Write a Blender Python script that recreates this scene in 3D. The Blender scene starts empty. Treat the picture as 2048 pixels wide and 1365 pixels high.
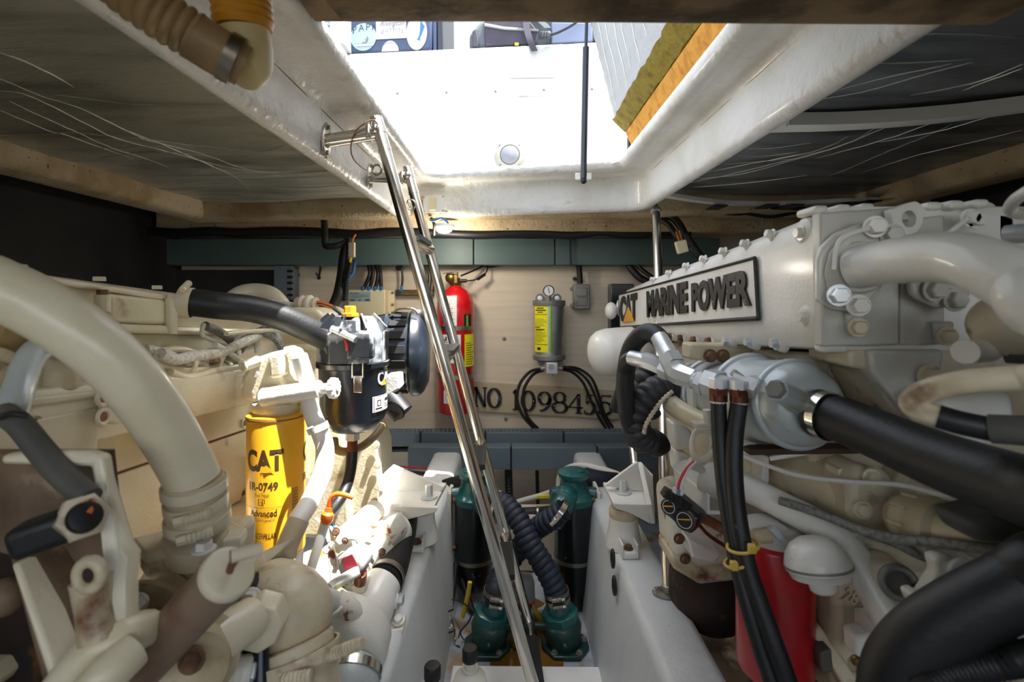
import bpy, bmesh, math, random
from mathutils import Vector, Matrix
random.seed(7)
scene = bpy.context.scene
COL = scene.collection
R = math.radians

# ---------------------------------------------------------------- camera, world, sun, exposure
F, CX, HY, CZ = 1000.0, 1024.0, 590.0, 1.0      # focal length in px, horizon row, camera height above the bilge
cam_d = bpy.data.cameras.new('camera')
cam_d.sensor_width = 36.0
cam_d.lens = 36.0 * F / 2048.0
cam_d.shift_y = -(682.5 - HY) / 2048.0
cam_d.clip_start = 0.02
cam_d.dof.use_dof = True
cam_d.dof.focus_distance = 1.2
cam_d.dof.aperture_fstop = 4.5
cam = bpy.data.objects.new('camera', cam_d)
cam.location = (0, 0, CZ)
cam.rotation_euler = (R(90), 0, 0)
COL.objects.link(cam)
scene.camera = cam

world = bpy.data.worlds.new('sky')
scene.world = world
world.use_nodes = True
wn = world.node_tree
wn.nodes.clear()
sky = wn.nodes.new('ShaderNodeTexSky')
sky.sky_type = 'NISHITA'
sky.sun_disc = False
sky.sun_elevation = R(68)
sky.sun_rotation = R(112)
sky.air_density = 1.0
sky.dust_density = 2.5
hsv = wn.nodes.new('ShaderNodeHueSaturation')
hsv.inputs['Saturation'].default_value = 0.35
bg = wn.nodes.new('ShaderNodeBackground')
bg.inputs['Strength'].default_value = 0.45
wo = wn.nodes.new('ShaderNodeOutputWorld')
wn.links.new(sky.outputs[0], hsv.inputs['Color'])
wn.links.new(hsv.outputs[0], bg.inputs[0])
wn.links.new(bg.outputs[0], wo.inputs[0])

SUN_DIR = Vector((-0.35, 0.12, -1.0)).normalized()      # the way the light travels
sun_d = bpy.data.lights.new('sun', 'SUN')
sun_d.energy = 13.0
sun_d.angle = R(0.6)
sun_d.color = (1.0, 0.98, 0.95)
sun = bpy.data.objects.new('sun', sun_d)
sun.rotation_euler = SUN_DIR.to_track_quat('-Z', 'Y').to_euler()
sun.location = (1.5, -1.5, 5)
COL.objects.link(sun)

scene.view_settings.view_transform = 'Standard'
scene.view_settings.look = 'None'
scene.view_settings.gamma = 1.0
scene.view_settings.use_curve_mapping = False
scene.view_settings.exposure = 0.92
scene.cycles.max_bounces = 8
scene.cycles.diffuse_bounces = 5
scene.cycles.glossy_bounces = 3
scene.cycles.transmission_bounces = 4
scene.cycles.caustics_reflective = False
scene.cycles.caustics_refractive = False
scene.cycles.sample_clamp_indirect = 6.0
scene.cycles.use_denoising = True

# ---------------------------------------------------------------- places: pixel + distance -> point
def P(px, py, Y):
    return Vector(((px - CX) / F * Y, Y, CZ + (HY - py) / F * Y))
def Pz(px, py, z):
    return P(px, py, z * F / (HY - py))
def Px(px, py, x):
    return P(px, py, x * F / (px - CX))
def V(x, y, z):
    return Vector((x, y, CZ + z))
def PP(l, Y=None):
    return [P(*(q if len(q) == 3 else (q[0], q[1], Y))) for q in l]

# ---------------------------------------------------------------- materials
def H(h):
    c = [int(h[i:i + 2], 16) / 255 for i in (0, 2, 4)]
    return tuple((x / 12.92 if x <= 0.04045 else ((x + 0.055) / 1.055) ** 2.4) for x in c) + (1,)

MATS = {}
def mat(name, col, rough=0.5, metal=0.0, col2=None, cs=8.0, cthr=(0.45, 0.7), rust=None, rs=25.0, rthr=(0.68, 0.74),
        bump=0.0, bs=60.0, bd=3.0, stretch=None, coat=0.0, emit=None, alpha=None, spec=0.5, trans=0.0, rvar=0.0):
    m = bpy.data.materials.new(name)
    m.use_nodes = True
    nt = m.node_tree
    b = nt.nodes['Principled BSDF']
    b.inputs['Roughness'].default_value = rough
    b.inputs['Metallic'].default_value = metal
    b.inputs['Specular IOR Level'].default_value = spec
    if coat:
        b.inputs['Coat Weight'].default_value = coat
        b.inputs['Coat Roughness'].default_value = 0.15
    if trans:
        b.inputs['Transmission Weight'].default_value = trans
    if alpha is not None:
        b.inputs['Alpha'].default_value = alpha
    if emit:
        b.inputs['Emission Color'].default_value = H(col)
        b.inputs['Emission Strength'].default_value = emit
    tc = nt.nodes.new('ShaderNodeTexCoord')
    geo = nt.nodes.new('ShaderNodeNewGeometry')
    src = geo.outputs['Position']
    if stretch:
        mp = nt.nodes.new('ShaderNodeMapping')
        mp.inputs['Scale'].default_value = stretch
        nt.links.new(src, mp.inputs[0])
        ssrc = mp.outputs[0]
    else:
        ssrc = src
    def noise(scale, detail, s):
        n = nt.nodes.new('ShaderNodeTexNoise')
        n.inputs['Scale'].default_value = scale
        n.inputs['Detail'].default_value = detail
        nt.links.new(s, n.inputs['Vector'])
        return n
    def ramp(sock, thr):
        r = nt.nodes.new('ShaderNodeMapRange')
        r.inputs['From Min'].default_value, r.inputs['From Max'].default_value = thr
        nt.links.new(sock, r.inputs['Value'])
        return r.outputs[0]
    def mix(fac, a, c):
        x = nt.nodes.new('ShaderNodeMix')
        x.data_type = 'RGBA'
        nt.links.new(fac, x.inputs['Factor'])
        for s, val in ((x.inputs[6], a), (x.inputs[7], c)):
            if isinstance(val, tuple):
                s.default_value = val
            else:
                nt.links.new(val, s)
        return x.outputs[2]
    cur = H(col)
    if col2:
        cur = mix(ramp(noise(cs, 5, ssrc).outputs[0], cthr), cur, H(col2))
    if rust:
        cur = mix(ramp(noise(rs, 6, src).outputs[0], rthr), cur, H(rust))
    if isinstance(cur, tuple):
        b.inputs['Base Color'].default_value = cur
    else:
        nt.links.new(cur, b.inputs['Base Color'])
    if rvar:
        rr = nt.nodes.new('ShaderNodeMapRange')
        rr.inputs['To Min'].default_value = max(0.02, rough - rvar)
        rr.inputs['To Max'].default_value = min(1, rough + rvar)
        nt.links.new(noise(cs * 2, 4, src).outputs[0], rr.inputs['Value'])
        nt.links.new(rr.outputs[0], b.inputs['Roughness'])
    if bump:
        bp = nt.nodes.new('ShaderNodeBump')
        bp.inputs['Strength'].default_value = bump
        bp.inputs['Distance'].default_value = 0.004
        nt.links.new(noise(bs, bd, ssrc).outputs[0], bp.inputs['Height'])
        nt.links.new(bp.outputs[0], b.inputs['Normal'])
    MATS[name] = m
    return m

mat('gelcoat', 'ecebe7', 0.38, col2='dad7cc', cs=5, rust='a08f70', rs=14, rthr=(0.66, 0.80), bump=1.0, bs=48, coat=0.2)
mat('gelcoat_smooth', 'eeeeea', 0.3, col2='dfe0dc', cs=3, coat=0.2)
mat('tan_frame', 'ccb996', 0.65, col2='a88e66', cs=7, rust='6e5638', rs=60, rthr=(0.64, 0.72), bump=1.0, bs=70)
mat('brown_frame', '8a7352', 0.7, col2='46351f', cs=14, cthr=(0.42, 0.62), bump=0.9, bs=60)
mat('deck_white', '9c9d9c', 0.35)
mat('deck_lens', '6e7078', 0.3)
mat('deck_bezel', '8c8a80', 0.4)
mat('bulkhead', 'dccdb4', 0.5, col2='cfc2b0', cs=3, bump=0.12, bs=40, stretch=(1, 1, 14))
mat('hull_dark', '2b2926', 0.8, col2='1a1917', cs=4, bump=0.4, bs=20)
mat('bilge', 'aab2ba', 0.5, col2='747c82', cs=7, rust='8a6630', rs=9, rthr=(0.54, 0.68), bump=0.3, bs=40)
mat('stringer', 'ccd0d0', 0.42, col2='b9bcba', cs=5, rust='958a74', rs=30, rthr=(0.70, 0.76), bump=0.25, bs=120, stretch=(1, 1, 0.3))
mat('trunking', '4f6562', 0.5, col2='465a58', cs=4)
mat('trunking_grey', '66737a', 0.5, col2='566268', cs=4)
mat('paint_cream', 'ddd4b8', 0.36, col2='c8bb94', cs=6, rust='8a6238', rs=13, rthr=(0.66, 0.80), bump=0.18, bs=160, coat=0.2)
mat('paint_cream_dirty', 'd0c5a8', 0.45, col2='a8946e', cs=11, rust='6e4426', rs=19, rthr=(0.58, 0.72), bump=0.25, bs=90, coat=0.1)
mat('paint_white', 'eae8e0', 0.36, col2='d8d4c8', cs=6, rust='8a6a44', rs=28, rthr=(0.74, 0.82), bump=0.15, bs=160, coat=0.25)
mat('paint_white_rusty', 'e0dccf', 0.42, col2='c9c0ac', cs=9, rust='7a3f1e', rs=34, rthr=(0.60, 0.68), bump=0.3, bs=110, coat=0.15)
mat('paint_grey', 'c9c6bd', 0.42, col2='b4b0a6', cs=7, rust='7a6a50', rs=24, rthr=(0.72, 0.80), bump=0.15, bs=120, coat=0.15)
mat('paint_tan', 'd0c3aa', 0.5, col2='b3a07e', cs=8, rust='704c2c', rs=22, rthr=(0.66, 0.76), bump=0.2, bs=110)
mat('silver_paint', 'bcc4c6', 0.36, 0.25, col2='a6aca8', cs=6, rust='8c8458', rs=12, rthr=(0.64, 0.74), bump=0.12, bs=120, coat=0.2)
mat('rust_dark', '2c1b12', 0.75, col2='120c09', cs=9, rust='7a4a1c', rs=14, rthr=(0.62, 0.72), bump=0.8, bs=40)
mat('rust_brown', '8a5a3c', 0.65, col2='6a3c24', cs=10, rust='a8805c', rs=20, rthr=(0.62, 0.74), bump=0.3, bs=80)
mat('stained_brown', '86705c', 0.5, col2='6a4a3a', cs=14, rust='b8a888', rs=16, rthr=(0.6, 0.75), bump=0.2, bs=80)
mat('rust_bolt', '7a5a42', 0.6, 0.4, col2='4e3626', cs=60)
mat('rubber', '121314', 0.5, col2='1c1d1f', cs=12, rust='6a6a66', rs=45, rthr=(0.75, 0.79), bump=0.15, bs=140)
mat('rubber_ribbed', '2c2d2f', 0.5, col2='38393b', cs=14, bump=0.1, bs=140)
mat('rubber_grey', '4e4d48', 0.6, col2='5e5a52', cs=9, bump=0.15, bs=120)
mat('rubber_navy', '161d2c', 0.6, col2='1d2739', cs=14, rust='8a98a0', rs=80, rthr=(0.76, 0.80), bump=0.2, bs=120)
mat('canister_black', '1b222b', 0.3, col2='2a333e', cs=8, rust='c8d0d8', rs=90, rthr=(0.72, 0.80), bump=0.05, bs=200, coat=0.4)
mat('black_plastic', '15181e', 0.3, col2='1c2027', cs=10, rust='b8c0c8', rs=55, rthr=(0.76, 0.84), bump=0.05, bs=200, coat=0.3)
mat('black_dusty', '20252b', 0.42, col2='a4a8ac', cs=22, cthr=(0.48, 0.62), bump=0.1, bs=200)
mat('black_paint', '101012', 0.45, col2='1c1b1a', cs=30, rust='8a867e', rs=80, rthr=(0.66, 0.72))
mat('black_shadow', '0b0b0b', 0.8)
mat('cable_black', '121214', 0.5)
mat('cable_blue', '2b6ca3', 0.5)
mat('cable_orange', 'd0702a', 0.5)
mat('cable_yellow', 'd9b62c', 0.5)
mat('cable_white', 'd8d6ce', 0.5)
mat('cable_red', 'b03030', 0.5)
mat('cable_green', '2f7a50', 0.5)
mat('steel', 'e2ddd4', 0.19, 1.0, rvar=0.06, cs=14)
mat('steel_dull', 'a8a49a', 0.38, 1.0, col2='8a8478', cs=20)
mat('zinc', 'dfe2e4', 0.34, 0.6, col2='c6cacc', cs=25, bump=0.05, bs=120)
mat('aluminium', 'b9bcbd', 0.36, 0.85, col2='a4a7a8', cs=15, bump=0.12, bs=260)
mat('cast_grey', '8b8a84', 0.5, 0.5, col2='76756f', cs=20, bump=0.2, bs=150)
mat('brass', '8c7440', 0.4, 0.9, col2='5f5334', cs=40)
mat('copper', '7a4a38', 0.4, 0.8, col2='5c3a2c', cs=50)
mat('red_gloss', 'c2141c', 0.22, coat=0.6)
mat('red_filter', 'b01820', 0.34, col2='9c141c', cs=6, coat=0.4)
mat('yellow_filter', 'f0b224', 0.35, col2='e9aa1e', cs=5, coat=0.3)
mat('yellow_label', 'efe61e', 0.35, coat=0.3)
mat('green_label', '6fb83a', 0.4)
mat('white_label', 'e6e6e4', 0.4)
mat('grey_label', '9fb4b6', 0.45)
mat('print_black', '1a1a1c', 0.5)
mat('print_brown', '4a3414', 0.5)
mat('print_grey', '5a5a5c', 0.5)
mat('print_red', 'b03a34', 0.5)
mat('cat_yellow', 'e2a32a', 0.4)
mat('teal_bronze', '165a5a', 0.35, col2='0e3f40', cs=12, rust='3f8a80', rs=30, rthr=(0.62, 0.74), bump=0.2, bs=90, coat=0.4)
mat('teal_dark', '123c36', 0.45, col2='0c2724', cs=12, rust='5a8a78', rs=35, rthr=(0.66, 0.76), bump=0.2, bs=90, coat=0.2)
mat('strainer_black', '11161a', 0.28, col2='0b0e11', cs=8, rust='6d93a0', rs=26, rthr=(0.67, 0.74), coat=0.4)
mat('foil', 'cccbbb', 0.42, 0.5, col2='96958a', cs=9, bump=0.9, bs=150, stretch=(0.35, 1.6, 1), rvar=0.08)
mat('foil_dark', '9aa0a6', 0.36, 0.65, col2='565c62', cs=9, bump=0.9, bs=150, stretch=(0.35, 1.6, 1), rvar=0.08)
mat('foil_bright', 'a6a9ac', 0.42, 0.35, bump=1.0, bs=130, rvar=0.08)
mat('crease', 'f0f0ea', 0.3, 0.6)
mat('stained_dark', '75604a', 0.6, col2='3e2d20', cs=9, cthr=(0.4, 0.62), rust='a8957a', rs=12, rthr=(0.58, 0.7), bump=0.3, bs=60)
mat('foam_olive', '8c7a26', 0.9, col2='6e5c18', cs=40, bump=0.9, bs=120)
mat('foam_orange', 'd69a3a', 0.9, col2='b5762a', cs=40, bump=0.9, bs=120)
mat('white_trim', 'f0f1ee', 0.45)
mat('hose_tan', 'a0855c', 0.4, col2='5e4930', cs=12, bump=0.15, bs=80)
mat('pvc_yellow', 'e8a42a', 0.4, col2='d08a1c', cs=10)
mat('pvc_cream', 'e6d6a0', 0.4)
mat('clear_plastic', 'd8dcd8', 0.25, trans=0.6)
mat('red_clear', 'b03846', 0.3, trans=0.35)
mat('orange_plastic', 'e8691e', 0.35)
mat('amber_plastic', 'f0a020', 0.35)
mat('glass_blue', '4f8ca6', 0.3)
mat('cooler_blue', '2c3c59', 0.4, col2='26344e', cs=4)
mat('sticker_mint', '82999d', 0.4)
mat('sticker_white', '9b9c9d', 0.4)
mat('fish_blue', '0f5a86', 0.4)
mat('print_navy', '182440', 0.5)
mat('bag_slate', '363340', 0.8, col2='2c2a36', cs=12, bump=0.3, bs=260)
mat('bag_grey', '545d63', 0.8, col2='495257', cs=12, bump=0.3, bs=260)
mat('bag_light', '828482', 0.7)
mat('bag_blue', '5f6b84', 0.8)
mat('strap_grey', '2c2a30', 0.7)
mat('strut_black', '2c3038', 0.3, 0.4)
mat('lens', 'dfe2ea', 0.3)
mat('board', 'e4e3df', 0.4, col2='d2d2cf', cs=5)
mat('jug', 'ddd9cc', 0.4)
mat('puddle', '6a4614', 0.06, col2='8a6226', cs=6)
mat('zip_yellow', 'cfae4a', 0.5)
mat('braid', '8c8b86', 0.5, 0.3, col2='5e5d59', cs=160, bump=0.6, bs=400)
mat('braid_white', 'dcd8ca', 0.55, col2='b5b0a2', cs=140, bump=0.6, bs=350)
mat('switch_cream', 'e4d8b0', 0.4)
mat('sign_board', 'c2b294', 0.5, col2='ae9e80', cs=5)
mat('wood_and_reflection_dark', '3a2418', 0.6)
# ---------------------------------------------------------------- geometry helpers
ORG = {}
def basis(a):
    a = Vector(a).normalized()
    up = Vector((0, 0, 1)) if abs(a.z) < 0.9 else Vector((0, 1, 0))
    u = up.cross(a).normalized()
    return u, a.cross(u).normalized(), a

def catmull(pts, k=6):
    pts = [Vector(p) for p in pts]
    if len(pts) < 3:
        return pts
    out = []
    n = len(pts)
    for i in range(n - 1):
        p0, p1, p2, p3 = pts[max(i - 1, 0)], pts[i], pts[i + 1], pts[min(i + 2, n - 1)]
        for j in range(k):
            t = j / k
            out.append(0.5 * ((2 * p1) + (p2 - p0) * t + (2 * p0 - 5 * p1 + 4 * p2 - p3) * t * t + (3 * p1 - p0 - 3 * p2 + p3) * t ** 3))
    out.append(pts[-1])
    return out

class MB:
    def __init__(self):
        self.v, self.f = [], []
    def add(self, vs, fs):
        o = len(self.v)
        self.v += [Vector(x) for x in vs]
        self.f += [tuple(i + o for i in q) for q in fs]
        return self
    def hexa(self, b, t):
        return self.add(list(b) + list(t), [(3, 2, 1, 0), (4, 5, 6, 7), (0, 1, 5, 4), (1, 2, 6, 5), (2, 3, 7, 6), (3, 0, 4, 7)])
    def box(self, c, s, u=None, v=None, w=None):
        c = Vector(c)
        u = Vector(u) if u else Vector((1, 0, 0)); v = Vector(v) if v else Vector((0, 1, 0)); w = Vector(w) if w else Vector((0, 0, 1))
        a, b, d = u * s[0] / 2, v * s[1] / 2, w * s[2] / 2
        bt = [c - a - b - d, c + a - b - d, c + a + b - d, c - a + b - d]
        return self.hexa(bt, [p + 2 * d for p in bt])
    def prism(self, poly, vec):
        n = len(poly); vec = Vector(vec)
        a = [Vector(p) for p in poly]
        return self.add(a + [p + vec for p in a], [tuple(range(n - 1, -1, -1)), tuple(range(n, 2 * n))] +
                        [(i, (i + 1) % n, n + (i + 1) % n, n + i) for i in range(n)])
    def loft(self, loops, closed=True, caps=False):
        n = len(loops[0])
        vs = [p for l in loops for p in l]
        fs = []
        for i in range(len(loops) - 1):
            for j in range(n if closed else n - 1):
                k = (j + 1) % n
                fs.append((i * n + j, i * n + k, (i + 1) * n + k, (i + 1) * n + j))
        if caps:
            fs.append(tuple(range(n - 1, -1, -1)))
            m = (len(loops) - 1) * n
            fs.append(tuple(range(m, m + n)))
        return self.add(vs, fs)
    def tube(self, pts, r, n=14, k=6, smooth=True, rib=None, squash=1.0):
        raw = [Vector(p) for p in pts]
        path = catmull(raw, k) if smooth and len(raw) > 2 else raw
        if rib:                                         # (pitch, depth): resample evenly for corrugation
            pitch, depth = rib
            L = [0]
            for a, b in zip(path, path[1:]):
                L.append(L[-1] + (b - a).length)
            m = max(2, int(L[-1] / pitch)) * 4
            new, rr, j = [], [], 0
            for i in range(m + 1):
                d = L[-1] * i / m
                while j < len(path) - 2 and L[j + 1] < d:
                    j += 1
                seg = L[j + 1] - L[j]
                t = (d - L[j]) / seg if seg > 1e-9 else 0
                new.append(path[j].lerp(path[j + 1], min(1, max(0, t))))
                fr = d / L[-1]
                base = r if not isinstance(r, (list, tuple)) else r[0] + (r[-1] - r[0]) * fr
                rr.append(base - depth * (1, 0.25, 0, 0.25)[(i + 2) % 4])
            path, rad = new, rr
        else:
            m = len(path)
            if isinstance(r, (list, tuple)):
                rad = []
                for i in range(m):
                    t = i / (m - 1) * (len(r) - 1)
                    a = min(int(t), len(r) - 2)
                    rad.append(r[a] + (r[a + 1] - r[a]) * (t - a))
            else:
                rad = [r] * m
        d0 = (path[1] - path[0]).normalized()
        u, w, _ = basis(d0)
        loops = []
        for i, p in enumerate(path):
            if i == 0: d = path[1] - path[0]
            elif i == len(path) - 1: d = path[-1] - path[-2]
            else: d = path[i + 1] - path[i - 1]
            d = d.normalized()
            u = (u - d * u.dot(d)).normalized()
            w = d.cross(u)
            loops.append([p + (u * math.cos(2 * math.pi * q / n) + w * squash * math.sin(2 * math.pi * q / n)) * rad[i] for q in range(n)])
        return self.loft(loops, True, True)
    def lathe(self, p0, axis, prof, n=28, arc=None):
        p0 = Vector(p0)
        u, w, a = basis(axis)
        loops = [[p0 + a * t + (u * math.cos(2 * math.pi * q / n) + w * math.sin(2 * math.pi * q / n)) * max(rr, 1e-5) for q in range(n)] for t, rr in prof]
        return self.loft(loops, True, True)
    def cyl(self, p0, p1, r0, r1=None, n=24):
        p0, p1 = Vector(p0), Vector(p1)
        return self.lathe(p0, p1 - p0, [(0, r0), ((p1 - p0).length, r0 if r1 is None else r1)], n)
    def hexcyl(self, p0, axis, r, h):
        return self.lathe(p0, axis, [(0, r), (h * 0.85, r), (h, r * 0.88)], 6)
    def sphere(self, c, r, n=20, m=12, sc=(1, 1, 1)):
        c = Vector(c)
        loops = []
        for i in range(m + 1):
            th = math.pi * i / m
            rr = max(math.sin(th), 1e-4) * r
            loops.append([c + Vector((rr * math.cos(2 * math.pi * q / n) * sc[0], rr * math.sin(2 * math.pi * q / n) * sc[1], -math.cos(th) * r * sc[2])) for q in range(n)])
        return self.loft(loops, True, True)
    def torus(self, c, axis, Rr, r, n=28, m=10, a0=0, a1=360):
        u, w, a = basis(axis)
        c = Vector(c)
        full = abs(a1 - a0) >= 360
        cnt = n if full else n + 1
        loops = []
        for i in range(cnt):
            th = R(a0 + (a1 - a0) * i / n)
            d = u * math.cos(th) + w * math.sin(th)
            loops.append([c + d * (Rr + r * math.cos(2 * math.pi * q / m)) + a * (r * math.sin(2 * math.pi * q / m)) for q in range(m)])
        if full:
            loops.append(loops[0])
        return self.loft(loops, True, not full)
    def band(self, c, axis, Rr, w, th=0.0015, n=32):
        u, v, a = basis(axis)
        c = Vector(c)
        prof = [(-w / 2, Rr), (-w / 2, Rr + th), (w / 2, Rr + th), (w / 2, Rr), (-w / 2, Rr)]
        loops = [[c + a * t + (u * math.cos(2 * math.pi * q / n) + v * math.sin(2 * math.pi * q / n)) * rr for q in range(n)] for t, rr in prof]
        return self.loft(loops)
    def build(self, name, m, parent=None, lab=None, bevel=0.0, kind=None, seg=2, angle=40, flat=False, plabel=None):
        xs = [p.x for p in self.v]; ys = [p.y for p in self.v]; zs = [p.z for p in self.v]
        org = Vector(((min(xs) + max(xs)) / 2, (min(ys) + max(ys)) / 2, min(zs)))
        me = bpy.data.meshes.new(name)
        me.from_pydata([p - org for p in self.v], [], self.f)
        bm = bmesh.new(); bm.from_mesh(me)
        bmesh.ops.remove_doubles(bm, verts=bm.verts, dist=1e-6)
        bmesh.ops.recalc_face_normals(bm, faces=bm.faces)
        bm.to_mesh(me); bm.free()
        if not flat:
            for p in me.polygons: p.use_smooth = True
            me.set_sharp_from_angle(angle=R(angle))
        me.materials.append(MATS[m] if isinstance(m, str) else m)
        return link(name, me, org, parent, lab, bevel, kind, seg, plabel)

def link(name, me, org, parent=None, lab=None, bevel=0.0, kind=None, seg=2, plabel=None):
    o = bpy.data.objects.new(name, me)
    COL.objects.link(o)
    ORG[o.name] = Vector(org)
    if parent:
        o.parent = parent
        o.location = Vector(org) - ORG[parent.name]
    else:
        o.location = org
    if bevel:
        b = o.modifiers.new('edge', 'BEVEL')
        b.width = bevel; b.segments = seg; b.limit_method = 'ANGLE'; b.angle_limit = R(35)
        b.harden_normals = False
    if lab:
        o['label'], o['category'] = lab[0], lab[1]
        if len(lab) > 2: o['group'] = lab[2]
    if plabel: o['label'] = plabel
    if kind: o['kind'] = kind
    return o

def thing(name, label, cat, loc, group=None, kind=None):
    o = bpy.data.objects.new(name, None)
    COL.objects.link(o)
    o.empty_display_size = 0.05
    o.location = loc
    ORG[o.name] = Vector(loc)
    if kind: o['kind'] = kind
    else: o['category'] = cat
    o['label'] = label
    if group: o['group'] = group
    return o

def box(name, c, s, m, parent=None, u=None, v=None, w=None, **k):
    return MB().box(c, s, u, v, w).build(name, m, parent, **k)
def cyl(name, p0, p1, r, m, parent=None, r1=None, n=24, **k):
    return MB().cyl(p0, p1, r, r1, n).build(name, m, parent, **k)
def tube(name, pts, r, m, parent=None, n=14, k=6, smooth=True, rib=None, squash=1.0, **kw):
    return MB().tube(pts, r, n, k, smooth, rib, squash).build(name, m, parent, **kw)
def lathe(name, p0, axis, prof, m, parent=None, n=28, **k):
    return MB().lathe(p0, axis, prof, n).build(name, m, parent, **k)
def prism(name, poly, vec, m, parent=None, **k):
    return MB().prism(poly, vec).build(name, m, parent, **k)
def quad(name, a, b, c, d, th, m, parent=None, **k):      # a plate of thickness th behind the four corners
    nrm = (Vector(b) - Vector(a)).cross(Vector(d) - Vector(a)).normalized()
    return MB().prism([a, b, c, d], nrm * th).build(name, m, parent, **k)

def bolt(p, axis, r, m, parent, h=None, washer=True, name='bolt'):
    a = Vector(axis).normalized()
    mb = MB()
    if washer:
        mb.lathe(p, a, [(0, r * 1.35), (r * 0.22, r * 1.35)], 16)
    mb.hexcyl(Vector(p), a, r, (h or r * 1.1))
    return mb.build(name, m, parent, angle=30)

def clamp(p, axis, Rr, m, parent=None, w=0.013, screw=None, lab=None, name='hose_clamp', sm=None):
    a = Vector(axis).normalized()
    o = MB().band(p, a, Rr, w, 0.002).build(name, m, parent, lab=lab)
    if screw is not None:
        s = Vector(screw)
        s = (s - a * s.dot(a)).normalized()
        t = a.cross(s)
        c = Vector(p) + s * (Rr + 0.006)
        MB().tube([c - t * 0.016, c + t * 0.012], 0.0065, 12, rib=(0.0042, 0.0012)).hexcyl(c + t * 0.012, t, 0.0062, 0.009).build('clamp_screw', sm or m, o)
    return o

def text_mesh(s, offset=0.0, extrude=0.0, shear=0.0, space=1.0):
    cu = bpy.data.curves.new('t', 'FONT')
    cu.body = s
    cu.offset = offset
    cu.extrude = extrude
    cu.shear = shear
    cu.space_character = space
    cu.resolution_u = 3
    o = bpy.data.objects.new('t', cu)
    COL.objects.link(o)
    dg = bpy.context.evaluated_depsgraph_get()
    me = bpy.data.meshes.new_from_object(o.evaluated_get(dg))
    bpy.data.objects.remove(o)
    bpy.data.curves.remove(cu)
    return me

def text(name, s, fn, m, parent, offset=0.0, depth=0.0, shear=0.0, lab=None, space=1.0, cuts=0, plabel=None):
    """fn(u, v, w) maps the unit text box (u right, v up, w out in metres) to a world point"""
    me = text_mesh(s, offset, 0.5 if depth else 0.0, shear, space)
    if cuts:
        bm = bmesh.new(); bm.from_mesh(me)
        bmesh.ops.triangulate(bm, faces=bm.faces)
        for _ in range(cuts):
            es = [e for e in bm.edges if e.calc_length() > .12]
            if es: bmesh.ops.subdivide_edges(bm, edges=es, cuts=1)
            bmesh.ops.triangulate(bm, faces=bm.faces)
        bm.to_mesh(me); bm.free()
    vs = [v.co.copy() for v in me.vertices]
    x0, x1 = min(v.x for v in vs), max(v.x for v in vs)
    y0, y1 = min(v.y for v in vs), max(v.y for v in vs)
    new = []
    for v in vs:
        w = (depth if v.z > 0 else 0.0) if depth else 0.0
        new.append(fn((v.x - x0) / (x1 - x0), (v.y - y0) / max(1e-6, y1 - y0), w))
    org = sum(new, Vector()) / len(new)
    for v, c in zip(me.vertices, new):
        v.co = c - org
    me.name = name
    me.materials.clear()
    me.materials.append(MATS[m])
    return link(name, me, org, parent, lab=lab, plabel=plabel)

def flat(o, ux, vy, out=None):
    o, ux, vy = Vector(o), Vector(ux), Vector(vy)
    n = (out if out is not None else ux.cross(vy).normalized())
    return lambda u, v, w: o + ux * u + vy * v + n * (w + 0.0006)

def wrap(c, axis, Rr, a0, a1, z0, z1, ref):
    """text box on a cylinder: angle a0..a1 (degrees from ref, turning with the axis), height z0..z1 along axis from c"""
    a = Vector(axis).normalized()
    f = Vector(ref); f = (f - a * f.dot(a)).normalized()
    g = a.cross(f)
    c = Vector(c)
    def fn(u, v, w):
        th = R(a0 + (a1 - a0) * u)
        return c + a * (z0 + (z1 - z0) * v) + (f * math.cos(th) + g * math.sin(th)) * (Rr + w + 0.0004)
    return fn

def wrap_patch(name, fn, m, parent, n=10, rows=1, **k):
    mb = MB()
    lo = [[fn(i / n, j / rows, 0) for i in range(n + 1)] for j in range(rows + 1)]
    up = [[fn(i / n, j / rows, 0.0004) for i in range(n + 1)] for j in range(rows + 1)]
    mb.loft(up, closed=False)
    mb.loft(lo, closed=False)
    return mb.build(name, m, parent, **k)
def bars(name, fn, rows, m, parent, n=6, **k):
    """lines of fine print too small to read: rows = [(u0, u1, v0, v1)]"""
    mb = MB()
    for (u0, u1, v0, v1) in rows:
        mb.loft([[fn(u0 + (u1 - u0) * i / n, v, 0.0006) for i in range(n + 1)] for v in (v0, v1)], closed=False)
    return mb.build(name, m, parent, **k)
# ================================================================ THE SETTING
def struct(o):
    o['kind'] = 'structure'
    return o

# bilge, hull sides, bulkhead
struct(box('floor', V(0, 0.75, -1.04), (3.2, 3.6, 0.08), 'bilge'))
struct(box('wall_back', V(0, 2.34, -0.30), (3.2, 0.08, 1.45), 'bulkhead'))
struct(box('wall_left', V(-1.56, 0.75, -0.28), (0.08, 3.6, 1.5), 'hull_dark'))
struct(box('wall_right', V(1.56, 0.75, -0.28), (0.08, 3.6, 1.5), 'hull_dark'))

struct(box('wall_fill_stop', V(0, -1.03, -0.50), (3.2, 0.06, 1.0), 'bulkhead'))  # unseen low wall added behind the camera to cut the sky fill
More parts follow.
